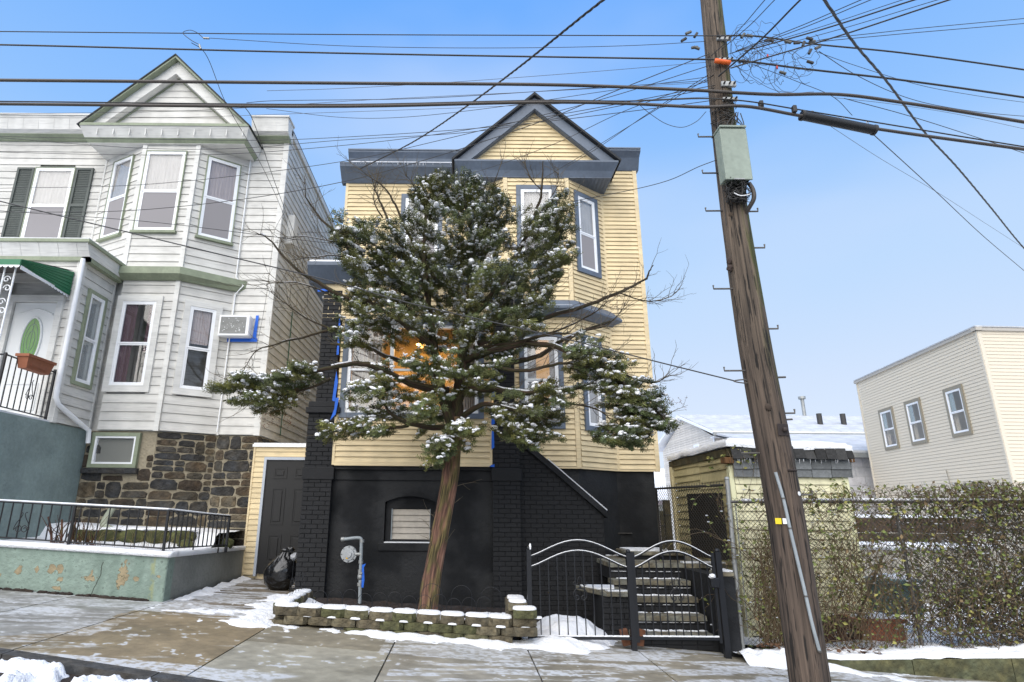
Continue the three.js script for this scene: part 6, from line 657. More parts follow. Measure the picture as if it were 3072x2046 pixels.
// ---------------------------------------------------------------- far houses
{
  const H = thing('tan_house', 'tan sided house with three side windows beyond the yard', 'house', [19, 0, -21]);
  const A = [17.75, -26.1], C = [16.38, -18], f1 = frame(...A, ...C), f2 = frame(...C, 26, -18.4), bo = [];
  const wy = (u) => [3.35, 4.95], dd = (d) => (26.1 - d) / 8.1 * f1.L, wins = [[2658, 1218, 1351], [0, 0, 0]];
  const W3 = [[1.46, 2.55], [3.45, 4.5], [5.95, 6.97]].map(([a, b]) => [a, b]); const op = W3.map(([a, b]) => [a + .1, b - .1, 4.25, 5.65]);
  siding(bo, f1, .05, f1.L - .06, 1.2, 7.25, .112, .013, [...op, [6.1, 6.95, 1.0, 2.5]]); siding(bo, f2, .1, 9.5, 1.2, 7.25, .112, .013); pieces(H, 'siding_board', bo, MT.tan, 300);
  for (const [a, b] of W3) windowUnit(H, f1, a, b, 4.13, 5.78, { casing: MT.tanCasing, cw: .11, curtain: [[0, .35, .5, 1, M([.25, .32, .33], .9)]] }); windowUnit(H, f1, 6.0, 7.06, 1.3, 2.6, { casing: MT.tanCasing, cw: .15, fixed: true });
  part(H, 'wall', carve(H, [plan([[17.83, -26.05], [16.46, -18.06], [26, -18.46], [27, -26]], -1, 7.28)]), MT.tanTrim);
  part(H, 'corner_post', [on(f1, box(f1.L - .07, f1.L + .02, 1, 7.25, -.03, .03)), on(f2, box(-.02, .1, 1, 7.25, -.03, .032))], MT.tanTrim); part(H, 'corner_post', on(f1, box(-.03, .06, 1, 7.25, -.03, .03)), MT.tanTrim);
  part(H, 'roof_edge', [on(f1, box(-.1, f1.L + .1, 7.25, 7.36, -.1, .08)), on(f2, box(-.1, 9.6, 7.25, 7.35, -.1, .075))], M([.42, .39, .34], .6)); part(H, 'roof_snow', plan([[17.66, -26.15], [16.26, -17.9], [26, -18.3], [27, -26]], 7.36, 7.40), MT.roofSnow); part(H, 'vent', [tube([[18.3, 7.4, -22.5], [18.3, 7.85, -22.5]], .2, .2, 12)], MT.tanCasing); part(H, 'cable', on(f1, tube([[5.2, 3.1, .04], [5.3, 2.2, .04], [5.4, 1.2, .04]], .012, .012, 4)), MT.tanCasing);
}
{
  const H = thing('snowy_roof_house', 'cream house with long snow covered gable roof in the distance', 'house', [20, 0, -40]);
  const eY = 6.12, rY = 7.88, x0 = 14.75, x1 = 33, xw = 15.2, f = frame(xw, -45.4, xw, -35.9), bo = [];
  const op = [[3.15, 3.8, 4.2, 5.5], [4.5, 5.65, 4.2, 5.6], [6.35, 7.05, 4.2, 5.75]];
  siding(bo, f, .05, 9.45, 3.2, 6.0, .16, .03, op); siding(bo, f, 0, 9.5, 6.0, 7.75, .16, .03, [], (y) => { const k = (y - 6.0) / 1.8; return [lerp(0, 4.65, k), lerp(9.5, 4.85, k)]; }); siding(bo, frame(xw, -35.9, x1, -35.9), .05, 9, 3.2, 6.05, .16, .03); pieces(H, 'siding_board', bo, MT.cream, 140);
  part(H, 'gable_wall', (() => { const pos = [xw + .06, 6, -45.4, xw + .06, 6, -35.9, xw + .06, 7.8, -40.65], g = new THREE.BufferGeometry(); g.setAttribute('position', new THREE.Float32BufferAttribute(pos, 3)); return flat(g); })(), MT.cream[1]);
  for (const o of op) windowUnit(H, f, o[0] - .1, o[1] + .1, o[2] - .1, o[3] + .1, { casing: MT.pvc, cw: .12, fixed: true }); part(H, 'wall', carve(H, [box(xw + .07, x1, -1, 6.05, -45.4, -35.95)]), MT.cream[0]); part(H, 'corner_post', on(f, box(9.4, 9.53, 3, 6.05, -.03, .05)), MT.pvc);
  const rs = (z0, y0, z1, y1, xa, xb, t) => run([[z0, y0], [z1, y1], [z1, y1 + t], [z0, y0 + t]], xa, xb);
  for (const z of [-35.0, -46.3]) { part(H, 'roof_slope', rs(-40.65, rY, z, eY - .05, x0, x1, .16), MT.pvc); part(H, 'roof_snow', rs(-40.65, rY + .161, z + (z > -40 ? -.05 : .05), eY + .115, x0 + .06, x1, .07), MT.roofSnow); }
  part(H, 'gutter', box(x0, x1, eY - .16, eY + .04, -35.0, -34.86), MT.galv); part(H, 'soffit', box(x0 + .2, x1, eY - .2, eY - .16, -35.9, -34.95), MT.pvc); part(H, 'downspout', tube([[18.4, 5.95, -35.0], [18.4, 5.6, -35.8], [18.4, 1, -35.8]], .07, .07, 6), MT.pvc);
  for (const x of [22.6, 24.1, 25.6, 27.9]) part(H, 'roof_vent', tube([[x, 6.5, -37.3], [x, 7.7, -37.3]], .16, .16, 8), MT.wire); part(H, 'flue', [tube([[23.6, 7.8, -40.6], [23.6, 9.3, -40.6]], .12, .12, 8), tube([[23.6, 9.25, -40.6], [23.6, 9.42, -40.6]], .24, .24, 10)], MT.galv);
  const Wg = thing('garage_wing', 'low white block building with snowy roof beside the tan house', 'building', [19, 0, -29]); part(Wg, 'wall', box(15.0, 27, -1, 4.05, -34, -27.2), M([.78, .76, .76], .85, { map: T.dirt }));
  const bl = []; for (let r = 0; r < 7; r++) for (let c = 0; c < 11; c++) bl.push({ g: cbox(14.9 + c * .8 + (r % 2) * .4, 15.69 + c * .8 + (r % 2) * .4, 1.2 + r * .405, 1.598 + r * .405, -27.25, -27.17, .008), a: 1 }); pieces(Wg, 'block', bl, [M([.80, .78, .79], .85, { map: T.dirt }), M([.77, .76, .77], .85, { map: T.dirt })]);
  part(Wg, 'roof_snow', rs(-35.2, 6.05, -26.6, 4.22, 14.9, 27, .1), MT.roofSnow); part(Wg, 'roof', rs(-35.2, 5.96, -26.65, 4.13, 14.9, 27, .08), MT.shingle); part(Wg, 'gutter', box(14.9, 27, 4.0, 4.2, -26.66, -26.5), MT.galv);
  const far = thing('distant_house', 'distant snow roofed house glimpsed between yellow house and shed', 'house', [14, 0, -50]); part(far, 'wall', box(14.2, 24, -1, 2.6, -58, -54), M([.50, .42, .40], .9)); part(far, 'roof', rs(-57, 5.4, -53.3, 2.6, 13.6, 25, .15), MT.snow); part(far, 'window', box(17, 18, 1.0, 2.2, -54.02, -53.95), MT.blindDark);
}
// ---------------------------------------------------------------- utility pole
{
  const P = thing('utility_pole', 'weathered brown wooden utility pole standing on the pavement', 'utility pole', [3.48, -.2, -6.6]);
  const KY = [-.4, -.02, 1.74, 3.62, 5.83, 8.47, 9.5], KX = [3.49, 3.488, 3.465, 3.375, 3.345, 3.41, 3.44], KR = [.188, .187, .181, .174, .15, .139, .135], kf = (K, y) => { let i = 0; while (i < 5 && y > KY[i + 1]) i++; const t = Math.min(1, Math.max(0, (y - KY[i]) / (KY[i + 1] - KY[i]))), p0 = K[Math.max(0, i - 1)], p1 = K[i], p2 = K[i + 1], p3 = K[Math.min(6, i + 2)], a = (p2 - p0) / (KY[i + 1] - KY[Math.max(0, i - 1)]) * (KY[i + 1] - KY[i]), b = (p3 - p1) / (KY[Math.min(6, i + 2)] - KY[i]) * (KY[i + 1] - KY[i]); return (2 * t ** 3 - 3 * t * t + 1) * p1 + (t ** 3 - 2 * t * t + t) * a + (-2 * t ** 3 + 3 * t * t) * p2 + (t ** 3 - t * t) * b; }, R = (y) => kf(KR, y), CX = (y) => kf(KX, y);
  const n = 150, sides = 40, pos = [], nor = [], uv = [], idx = [];
  for (let i = 0; i <= n; i++) { const k = i / n, y = -.35 + k * 9.75, r = R(y), cx = CX(y); for (let j = 0; j <= sides; j++) { const a = j / sides * 6.2832, q = r * (1 + .035 * (no(Math.cos(a) * 2.2 + 5, Math.sin(a) * 2.2 + y * .5 + 9, 701, 3) - .5) - .05 * sm(.62, .72, no(a * 3.2 + (j === sides ? -6.2832 * 3.2 : 0) * 0, y * .35, 709, 2)) * (j % sides ? 1 : 0)); pos.push(cx + q * Math.sin(a), y, -6.6 + q * Math.cos(a)); nor.push(Math.sin(a), 0, Math.cos(a)); uv.push(j / sides, y / 3.2); } }
  for (let i = 0; i < n; i++) for (let j = 0; j < sides; j++) { const a = i * (sides + 1) + j; idx.push(a, a + 1, a + sides + 1, a + 1, a + sides + 2, a + sides + 1); }
  const g = new THREE.BufferGeometry(); g.setAttribute('position', new THREE.Float32BufferAttribute(pos, 3)); g.setAttribute('uv', new THREE.Float32BufferAttribute(uv, 2)); g.setIndex(idx); g.computeVertexNormals();
  // greyed upper wood, brown lower wood and a green algae streak on the right front, as on the photographed pole
  const pm = tx(1024, 2048, (u, v) => { const y = v * 9.75 - .35, a = u * 6.2832, f1 = no(u * 70, y * 1.4, 721, 4), f2 = no(u * 9, y * 1.1, 727, 4), ck = sm(.64, .73, no(u * 52, y * 3.1, 731, 3)), ck2 = sm(.012, .002, Math.abs(u - .965 - .012 * (no(y * 1.2, 2, 733) - .5))) * sm(1.6, 2.4, y), grey = sm(1.6, 4.2, y + 1.6 * (f2 - .5)); let m = .62 + .5 * (f1 - .3) + .3 * (f2 - .5) - .42 * ck - .3 * ck2; let c = [lerp(.42, .52, grey) * m, lerp(.36, .455, grey) * m, lerp(.315, .39, grey) * m]; const al = sm(.13, .02, Math.abs(u - .115 - .02 * (no(y * 2, 7, 741) - .5))) * sm(.38, .62, no(u * 16, y * 2.4, 743, 4) + .12 * sm(4.3, 5.4, y) + .07 * sm(6, 8, y)) * sm(2.2, 4.4, y) + .45 * sm(.09, .0, Math.abs(u - .2)) * sm(.42, .6, no(u * 20, y * 3, 745, 3)); const k = Math.min(.75, al); return [lerp(c[0], .34 * m, k), lerp(c[1], .38 * m, k), lerp(c[2], .15 * m, k)]; }, 1); pm.repeat.set(1, 3.2 / 9.75); pm.offset.set(0, .35 / 9.75); pm.wrapT = THREE.ClampToEdgeWrapping;
  part(P, 'shaft', g.toNonIndexed(), M([1, 1, 1], .9, { map: pm, bumpMap: T.poleB, bumpScale: .02 }), null, true);
  // step bolts, alternating sides
  for (const [s, x, y] of [[-1, 3.0, 6.25], [-1, 3.0, 5.72], [-1, 2.985, 5.19], [1, 3.63, 5.19], [1, 3.65, 4.70], [-1, 2.97, 4.16], [1, 3.67, 3.67], [-1, 2.985, 3.16], [1, 3.72, 2.68], [-1, 3.06, 2.23], [1, 3.78, 1.795]]) part(P, 'step_bolt', tube([[CX(y) + s * (R(y) - .03), y - s * .004, -6.58], [x, y, -6.58], [x, y + .045, -6.58]], .0105, .0105, 6), MT.dullSteel);
  part(P, 'stub_bolt', tube([[CX(3.08) + .15, 3.08, -6.55], [CX(3.08) + .26, 3.085, -6.55]], .012, .012, 6), MT.dullSteel); part(P, 'stub_bolt', tube([[CX(2.6) + .15, 2.6, -6.55], [CX(2.6) + .24, 2.605, -6.55]], .012, .012, 6), MT.dullSteel);
  part(P, 'bolt_plate', [(() => { const q = cbox(-.075, .065, -.065, .065, 0, .012, .003); q.rotateY(.25); q.translate(CX(2.47) + .05, 2.47, -6.6 + R(2.4) - .01); return q; })(), blob(CX(2.47) + .06, 2.47, -6.6 + R(2.4) + .02, .028, .028, .02, .1, 2)], M([.05, .038, .034], .7, { metalness: .3, map: T.dirt }));
  part(P, 'strap_mark', tube(Array.from({ length: 9 }, (_, i) => { const a = .05 + i * .09; return [CX(2.0) + (R(2) + .001) * Math.sin(a), 2.04, -6.6 + (R(2) + .001) * Math.cos(a)]; }), .012, .012, 5), M([.03, .02, .016], .9));
  part(P, 'knot', [blob(CX(2.72) - .06, 2.72, -6.6 + R(2.7) - .01, .035, .04, .015, .3, 3, 3)], M([.05, .035, .025], .9)); part(P, 'knot', [blob(CX(5.1) - .1, 5.1, -6.6 + R(5) - .05, .025, .03, .02, .3, 3, 4)], M([.09, .065, .045], .9));
  // grey conduit clipped to the face
  const cp = [[2.02, -.11], [1.75, -.085], [1.45, -.07], [1.1, -.045], [.8, -.02], [.55, .0], [.3, .035]].map(([y, o]) => [CX(y) + o, y, -6.6 + Math.sqrt(R(y) ** 2 - o * o) + .012]); const cd = part(P, 'conduit', tube(cp, .017, .017, 8, 40), MT.pipeGrey); for (const i of [1, 2, 4, 6]) part(cd, 'clip', tube([[cp[i][0], cp[i][1] - .008, cp[i][2]], [cp[i][0], cp[i][1] + .008, cp[i][2]]], .021, .021, 8), MT.dullSteel);
  // tags: round white disc and a yellow number plate
  part(P, 'white_disc', new THREE.CylinderGeometry(.022, .022, .006, 16).rotateX(Math.PI / 2).rotateY(.55).translate(CX(1.8) + .1, 1.8, -6.6 + R(1.8) - .022), MT.pvc);
  const yt = part(P, 'yellow_tag', (() => { const q = box(-.03, .03, -.03, .03, 0, .004); q.rotateY(-.75); q.translate(CX(1.5) - .155, 1.52, -6.6 + .135); return q; })(), M([.80, .60, .02], .5)); part(P, 'white_tag', (() => { const q = box(-.022, .022, -.028, .028, 0, .004); q.rotateY(-.5); q.translate(CX(1.5) - .10, 1.52, -6.6 + .165); return q; })(), MT.pvc);
  for (const y of [4.5, 4.42]) part(P, 'bark_stub', blob(CX(y) - R(y) - .01, y, -6.55, .03, .05, .03, .6, 3, y * 10), M([.05, .035, .03], .95));
  // guy wire hook
  part(P, 'hook', tube([[CX(3.03) - R(3.0) + .03, 3.04, -6.57], [CX(3.03) - R(3.0) - .03, 3.055, -6.57], [CX(3.03) - R(3.0) - .15, 3.037, -6.57], [CX(3.03) - R(3.0) - .03, 3.015, -6.57], [CX(3.03) - R(3.0) + .03, 3.02, -6.57]], .008, .008, 5, 24), MT.dullSteel);
  // hardware at the cable heights
  for (const [y, h] of [[7.67, .05], [7.33, .05], [6.95, .08], [6.72, .05]]) { const b = part(P, 'cable_clamp', [cbox(CX(y) - .05, CX(y) + .14, y - h / 2, y + h / 2, -6.47, -6.43, .006)], MT.galv); for (const o of [-.02, .05, .11]) part(b, 'bolt', tube([[CX(y) + o, y, -6.44], [CX(y) + o, y, -6.40]], .013, .013, 6), MT.dullSteel); }
  part(P, 'orange_sleeve', tube([[3.25, 7.275, -6.40], [3.45, 7.25, -6.41]], .03, .03, 8, 4, .25), MT.orange);
  const co = []; for (let i = 0; i < 34; i++) { const y = rr(6.2, 6.62), p = []; const a0 = rr(-1.6, 0), a1 = a0 + rr(.8, 1.8), y2 = y + rr(-.15, .15); for (let k = 0; k <= 8; k++) { const a = lerp(a0, a1, k / 8), q = R(y) + rr(.01, .035); p.push([CX(y) + q * Math.sin(a), lerp(y, y2, k / 8) + rr(-.01, .01), -6.6 + q * Math.cos(a)]); } co.push(tube(p, rr(.004, .009), .005, 4)); } part(P, 'cable_wrapping', co, MT.wire, 'stuff');
  const rw = []; for (let i = 0; i < 7; i++) rw.push(tube([[CX(6.5) + rr(-.1, .16), 6.5, -6.44 + rr(0, .04)], [CX(6.3) + rr(-.05, .18), 6.3, -6.42], [3.2 + rr(0, .3), 6.19, -6.4]], .007, .007, 4, 10)); rw.push(tube([[CX(6.4) - R(6.4) * .9, 6.4, -6.48], [3.17, 5.9, -6.45], [CX(5.4) - R(5.4), 5.5, -6.5], [CX(5) - R(5) - .01, 4.95, -6.5]], .005, .005, 4, 20)); part(P, 'riser_wires', rw, MT.wire, 'stuff');
}
{ // telecom cabinet
  const C = thing('pole_cabinet', 'pale green metal telecom cabinet strapped to the utility pole', 'cabinet', [3.3, 5.45, -6.35]);
  part(C, 'case', cbox(3.14, 3.455, 5.47, 6.17, -6.46, -6.3, .008), MT.cabinet); part(C, 'cover', [cbox(3.135, 3.46, 5.45, 6.16, -6.298, -6.275, .006)], MT.cabinet); part(C, 'lid', (() => { const g = cbox(-.165, .165, -.014, .014, -.1, .1, .005); g.translate(3.297, 6.185, -6.36); return g; })(), MT.cabinet); part(C, 'screw', blob(3.19, 5.475, -6.272, .007, .007, .004, 0, 2), MT.wire); part(C, 'latch', box(3.23, 3.36, 5.448, 5.462, -6.29, -6.268), MT.galv);
  const t = []; for (let i = 0; i < 60; i++) { const p = []; let x = rr(3.2, 3.4), y = rr(5.22, 5.45), z = rr(-6.44, -6.32); for (let k = 0; k < 7; k++) { p.push([x, y, z]); x = Math.min(3.43, Math.max(3.17, x + rr(-.09, .09))); y = Math.min(5.46, Math.max(5.2, y + rr(-.09, .09))); z = Math.min(-6.3, Math.max(-6.45, z + rr(-.05, .05))); } t.push(tube(p, rr(.004, .007), .005, 4, 18)); } part(C, 'wire_bundle', t, MT.wire, 'stuff');
  part(C, 'white_wire', tube([[3.22, 5.28, -6.3], [3.28, 5.24, -6.29], [3.36, 5.245, -6.29], [3.41, 5.27, -6.31]], .007, .007, 5, 16), MT.pvc); part(C, 'flexible_hose', tube([[3.46, 5.46, -6.38], [3.485, 5.36, -6.36], [3.48, 5.24, -6.36], [3.44, 5.15, -6.42], [3.42, 5.1, -6.48]], .026, .026, 10, 24), MT.wireBrown);
}
// ---------------------------------------------------------------- overhead wires
for (const [name, label, r, pts, group] of WIRES) {
  const P = new THREE.CatmullRomCurve3(pts.map((p) => V3(...p)), false, 'centripetal').getPoints(60), tw = /twisted/.test(label); let g;
  if (tw) { const a = [[], [], []]; const fine = new THREE.CatmullRomCurve3(P).getSpacedPoints(420); fine.forEach((p, i) => { for (let k = 0; k < 3; k++) { const w = i * .33 + k * 2.094; a[k].push(V3(p.x + r * .75 * Math.cos(w), p.y + r * .75 * Math.sin(w), p.z)); } }); g = a.map((q) => tube(q, r * .62, r * .62, 4)); }
  else g = tube(P, r, r, r > .009 ? 8 : 5);
  const m = single(name, g, /pale|fine/.test(label) && name === 'drop_wire' ? M([.10, .095, .09], .6) : r > .015 ? MT.wireBrown : MT.wire, label, name === 'drop_wire' ? 'wire' : 'cable', group);
}
{ // splice case on the lower bundle
  const S = thing('splice_case', 'long black splice case lashed to the lower bundle right of pole', 'splice case', [4.3, 6.25, -6.55]);
  const a = V3(4.34, 6.58, -6.53), b = V3(5.30, 6.40, -6.58), L = (k, dy = 0) => { const v = a.clone().lerp(b, k); return [v.x, v.y + dy, v.z]; };
  part(S, 'shell', tube([L(0, -.03), L(.02, -.03), L(.98, -.03), L(1, -.03)], .058, .062, 16), M([.018, .018, .018], .5)); for (const k of [0, .97]) part(S, 'end_collar', tube([L(k, -.03), L(k + .03, -.03)], .068, .068, 16), MT.wire);
  for (const k of [.16, .5, .57, .9]) part(S, 'clamp', tube([L(k, .03), L(k, .075), L(k + .025, .075), L(k + .025, .03)], .005, .005, 4), MT.galv); for (const x of [3.78, 4.2]) part(S, 'spacer', cbox(x, x + .05, 6.61 - (x - 3.78) * .16, 6.71 - (x - 3.78) * .16, -6.5, -6.44, .008), MT.wire);
}
{ // nest of slack connection wires
  const N = thing('wire_tangle', 'tangle of looped wires and connectors hanging right of pole top', 'wires', [4, 7.5, -6.5]); const l = [];
  for (let i = 0; i < 34; i++) { const cx = rr(3.6, 4.6), cy = rr(7.15, 7.75) - .05 * (cx - 3.7), r = rr(.06, .22), a0 = rr(0, 6), sp = rr(2.5, 6.5), p = []; for (let k = 0; k <= 14; k++) { const a = a0 + sp * k / 14; p.push([cx + r * Math.cos(a) * rr(.9, 1.1), cy + r * Math.sin(a) * rr(1.0, 1.5), -6.5 + .12 * Math.sin(a * .7 + i)]); } l.push(tube(p, .0028, .0028, 4, 40)); } part(N, 'loops', l, MT.wire, 'stuff');
  for (const [x, y] of [[2.93, 7.722], [2.982, 7.792], [3.097, 7.794], [3.066, 7.60], [3.087, 7.585], [3.711, 7.758], [3.803, 7.759], [4.032, 7.678], [4.08, 7.693], [4.318, 7.681], [4.428, 7.655], [4.518, 7.647], [4.596, 7.712], [4.651, 7.699], [4.605, 7.546], [4.689, 7.574], [3.664, 7.372], [3.719, 7.359], [4.18, 7.188], [4.564, 7.354]]) part(N, 'connector', (() => { const g = cbox(-.045, .045, -.016, .016, -.016, .016, .005); g.rotateZ(rr(-.6, 1.2)); g.translate(x, y, -6.5 + rr(-.03, .03)); return g; })(), rnd() < .6 ? MT.wire : M([.09, .09, .08], .5)); for (const [x, y] of [[3.98, 7.40], [4.08, 7.22]]) part(N, 'red_connector', blob(x, y, -6.45, .012, .03, .012, .1, 2), M([.5, .03, .02], .5));
  const S = thing('wire_slack_loop', 'small wire loop with connectors on top cable above white gable', 'wires', [-3.7, 7.7, -6.6]); part(S, 'loop', tube([[-3.62, 7.64, -6.6], [-3.75, 7.72, -6.6], [-3.87, 7.84, -6.6], [-3.78, 7.88, -6.6], [-3.68, 7.84, -6.6], [-3.58, 7.75, -6.6]], .005, .005, 4, 30), MT.wire); part(S, 'connector', tube([[-3.58, 7.75, -6.6], [-3.50, 7.745, -6.6]], .014, .014, 6), MT.galv); part(S, 'connector', tube([[-3.62, 7.64, -6.6], [-3.59, 7.57, -6.6]], .014, .014, 6), MT.galv);
}
// ---------------------------------------------------------------- evergreen tree
{
  const T0 = thing('evergreen_tree', 'snow dusted evergreen tree with leaning trunk before the yellow house', 'tree', [-.5, .28, -8.9]);
  const bark = M([.27, .195, .155], .95, { map: T.bark, ...B(T.barkB, .03) }), limbM = M([.10, .085, .06], .95, { map: T.bark, ...B(T.barkB, .012) }); T.bark.repeat.set(1, 1.2); T.barkB.repeat.set(1, 1.2);
  const tw = []; const snowB = []; let trunkDone = false;
  LIMBS.forEach(([bare, r0, r1, pts], li) => {
    const C = new THREE.CatmullRomCurve3(pts.map((p) => V3(...p)), false, 'centripetal'), n = Math.max(10, Math.round(C.getLength() * (li < 3 ? 22 : 9))), P = C.getPoints(n); if (li > 0) P.forEach((p, i) => { if (i) { p.x += .05 * (no(i * .5, li * 7, 801) - .5); p.y += .05 * (no(i * .5, li * 7 + 3, 805) - .5); } });
    const g = tube(P, r0, r1, r0 > .08 ? 40 : 8, 0, r0 > .08 ? .14 : .12, r0 > .08 ? .22 : 0); part(T0, li === 0 ? 'trunk' : li < 3 ? 'leader' : 'limb', g, li === 0 ? bark : limbM, null, true);
    if (li > 2) { const q = []; P.forEach((p, i) => { const t = P[Math.min(n, i + 1)].clone().sub(P[Math.max(0, i - 1)]).normalize(); q.push([p, Math.abs(t.y) < .6 && no(i * .35, li * 5, 811) > (bare ? .58 : .42)]); }); let run0 = []; const flush = () => { if (run0.length > 2) { const r = lerp(r0, r1, .5); snowB.push(tube(run0.map((p) => V3(p.x, p.y + r * .8, p.z)), Math.max(.006, r * .62), Math.max(.005, r * .5), 6, 0, .4)); } run0 = []; }; for (const [p, ok] of q) ok ? run0.push(p) : flush(); flush(); }
    // side twigs
    const cnt = bare ? 16 : li < 3 ? 14 : 12; for (let k = 0; k < cnt; k++) { const t = rr(.25, 1), p = C.getPoint(t), d = C.getTangent(t), len = rr(.15, bare ? .6 : .4), dir = V3(rr(-1, 1), rr(-.4, .9), rr(-.8, .8)).addScaledVector(d, .9).normalize(); let cur = p.clone(); const path = [cur.clone()]; for (let s = 0; s < 5; s++) { dir.add(V3(rr(-.3, .3), rr(-.25, .3), rr(-.3, .3))).normalize(); cur = cur.clone().addScaledVector(dir, len / 5); path.push(cur.clone()); if (s > 0 && rnd() < .6) { const d2 = dir.clone().add(V3(rr(-.9, .9), rr(-.6, .9), rr(-.9, .9))).normalize(), e = cur.clone().addScaledVector(d2, rr(.06, .2)); tw.push(tube([cur.clone(), cur.clone().lerp(e, .5).add(V3(0, rr(-.015, .015), 0)), e], .003, .0015, 3)); } } tw.push(tube(path, bare ? .005 : .006, .002, 4)); }
  });
  part(T0, 'twigs', tw, M([.11, .09, .062], .95), 'stuff', true); part(T0, 'limb_snow', snowB, MT.snow, 'stuff', true);
  // foliage: sprigs of narrow needles gathered in sprays
  const sprig = (s) => { const pos = []; for (let i = 0; i < 13; i++) { const h = .008 + i * .0078, a = i * 2.4 + s, out = .022 + .024 * Math.sin((i + 1) / 14 * 3.14), up = .024, w = .0072, c = V3(0, h, 0), e = V3(Math.cos(a) * out, h + up, Math.sin(a) * out), t = V3(-Math.sin(a), 0, Math.cos(a)).multiplyScalar(w), m = c.clone().lerp(e, .5), l = m.clone().add(t), r = m.clone().sub(t); for (const p of [c, l, e, c, e, r]) pos.push(p.x, p.y, p.z); } const g = new THREE.BufferGeometry(); g.setAttribute('position', new THREE.Float32BufferAttribute(pos, 3)); g.computeVertexNormals(); return g; };
  const leafM = new THREE.MeshPhysicalMaterial({ color: 0xffffff, roughness: .75, side: THREE.DoubleSide }); const mats = [[], [], []], snowM = [], dead = []; const M4 = new THREE.Matrix4(), Q = new THREE.Quaternion(), up = V3(0, 1, 0), col = new THREE.Color();
  const core = V3(-.05, 3.2, -8.9);
  const sprayTwig = [];
  for (const [cx, cy, cz, rx, ry, rz, n] of CLUMPS) for (let i = 0; i < n * 2.15; i++) {
    let u; do u = V3(rr(-1, 1), rr(-1, 1), rr(-1, 1)); while (u.lengthSq() > 1);
    const k = V3(cx + u.x * rx * .95, cy + u.y * ry * .95, Math.min(-7.0, Math.max(-10.1, cz + u.z * rz))), out = k.clone().sub(core); out.y *= .35; out.normalize().add(V3(rr(-.6, .6), rr(-.25, .3), rr(-.6, .6))).normalize();
    const len = rr(.16, .36), side = V3(0, 1, 0).cross(out).normalize(), nrm = out.clone().cross(side).normalize(), cnt = Math.round(len * 88), tone = rr(.6, 1.35), warm = rnd(), st = k.clone().addScaledVector(out, -len * .6); if (nrm.y < 0) nrm.negate();
    const droop = rr(.0, .25) * len; sprayTwig.push(tube([st, k.clone().add(V3(0, .01, 0)), st.clone().addScaledVector(out, len).add(V3(0, -droop, 0))], .005, .002, 3));
    for (let j = 0; j < cnt; j++) { const t = Math.pow(rnd(), .8), w = .09 * Math.sin(Math.PI * Math.min(1, t * .8 + .18)), sd = rr(-1, 1), p = st.clone().addScaledVector(out, t * len).addScaledVector(side, sd * w).addScaledVector(nrm, rr(-.02, .03)); p.y -= droop * t * t; const dir = out.clone().addScaledVector(side, sd * 1.1 + rr(-.4, .4)).addScaledVector(nrm, rr(-.15, .75)).normalize(); Q.setFromUnitVectors(up, dir); const s = rr(.55, 1.1); M4.compose(p, Q, V3(s, s, s)); const q = tone * rr(.65, 1.4); mats[j % 3].push([M4.clone(), [(.072 + .055 * warm) * q, (.098 + .026 * warm) * q, (.036 - .008 * warm) * q]]); }
    if (rnd() < .86) { const pads = Math.round(len * rr(16, 46)); for (let j = 0; j < pads; j++) { const t = rr(.15, 1.12), w = .075 * Math.sin(Math.PI * Math.min(1, t * .7 + .2)), p = st.clone().addScaledVector(out, t * len).addScaledVector(side, rr(-1, 1) * w).addScaledVector(nrm, rr(.025, .06)); p.y -= droop * t * t; p.y += .02; p.z += rr(0, .05); const z = rr(.008, .018) * (rnd() < .2 ? 1.7 : 1); snowM.push(new THREE.Matrix4().compose(p, new THREE.Quaternion().setFromEuler(new THREE.Euler(rr(-.4, .4), rr(0, 6), rr(-.4, .4))), V3(z * rr(1, 2.2), z * rr(.55, .95), z * rr(1, 1.7)))); } }
  }
  part(T0, 'spray_twigs', sprayTwig, M([.09, .075, .05], .95), 'stuff', true);
  mats.forEach((l, v) => { const im = new THREE.InstancedMesh(sprig(v * .8), leafM, l.length); l.forEach(([m, c], i) => { m.elements[12] += .5; m.elements[13] -= .28; m.elements[14] += 8.9; im.setMatrixAt(i, m); im.setColorAt(i, col.setRGB(...c)); }); im.name = 'foliage'; im.userData.kind = 'stuff'; im.castShadow = im.receiveShadow = true; T0.add(im); });
  { const g = new THREE.IcosahedronGeometry(1, 2), p = g.attributes.position; for (let i = 0; i < p.count; i++) { const x = p.getX(i), y = p.getY(i), z = p.getZ(i), k = .55 + .9 * no(x * 2 + 4, y * 2 + z + 6, 821); p.setXYZ(i, x * k, y * k, z * k); } const im = new THREE.InstancedMesh(flatSmooth(g), M([.84, .845, .86], .8), snowM.length); snowM.forEach((m, i) => { m.elements[12] += .5; m.elements[13] -= .28; m.elements[14] += 8.9; im.setMatrixAt(i, m); }); im.name = 'crown_snow'; im.userData.kind = 'stuff'; im.castShadow = im.receiveShadow = true; T0.add(im); console.log('sprigs', mats.map((q) => q.length), 'snow', snowM.length); }
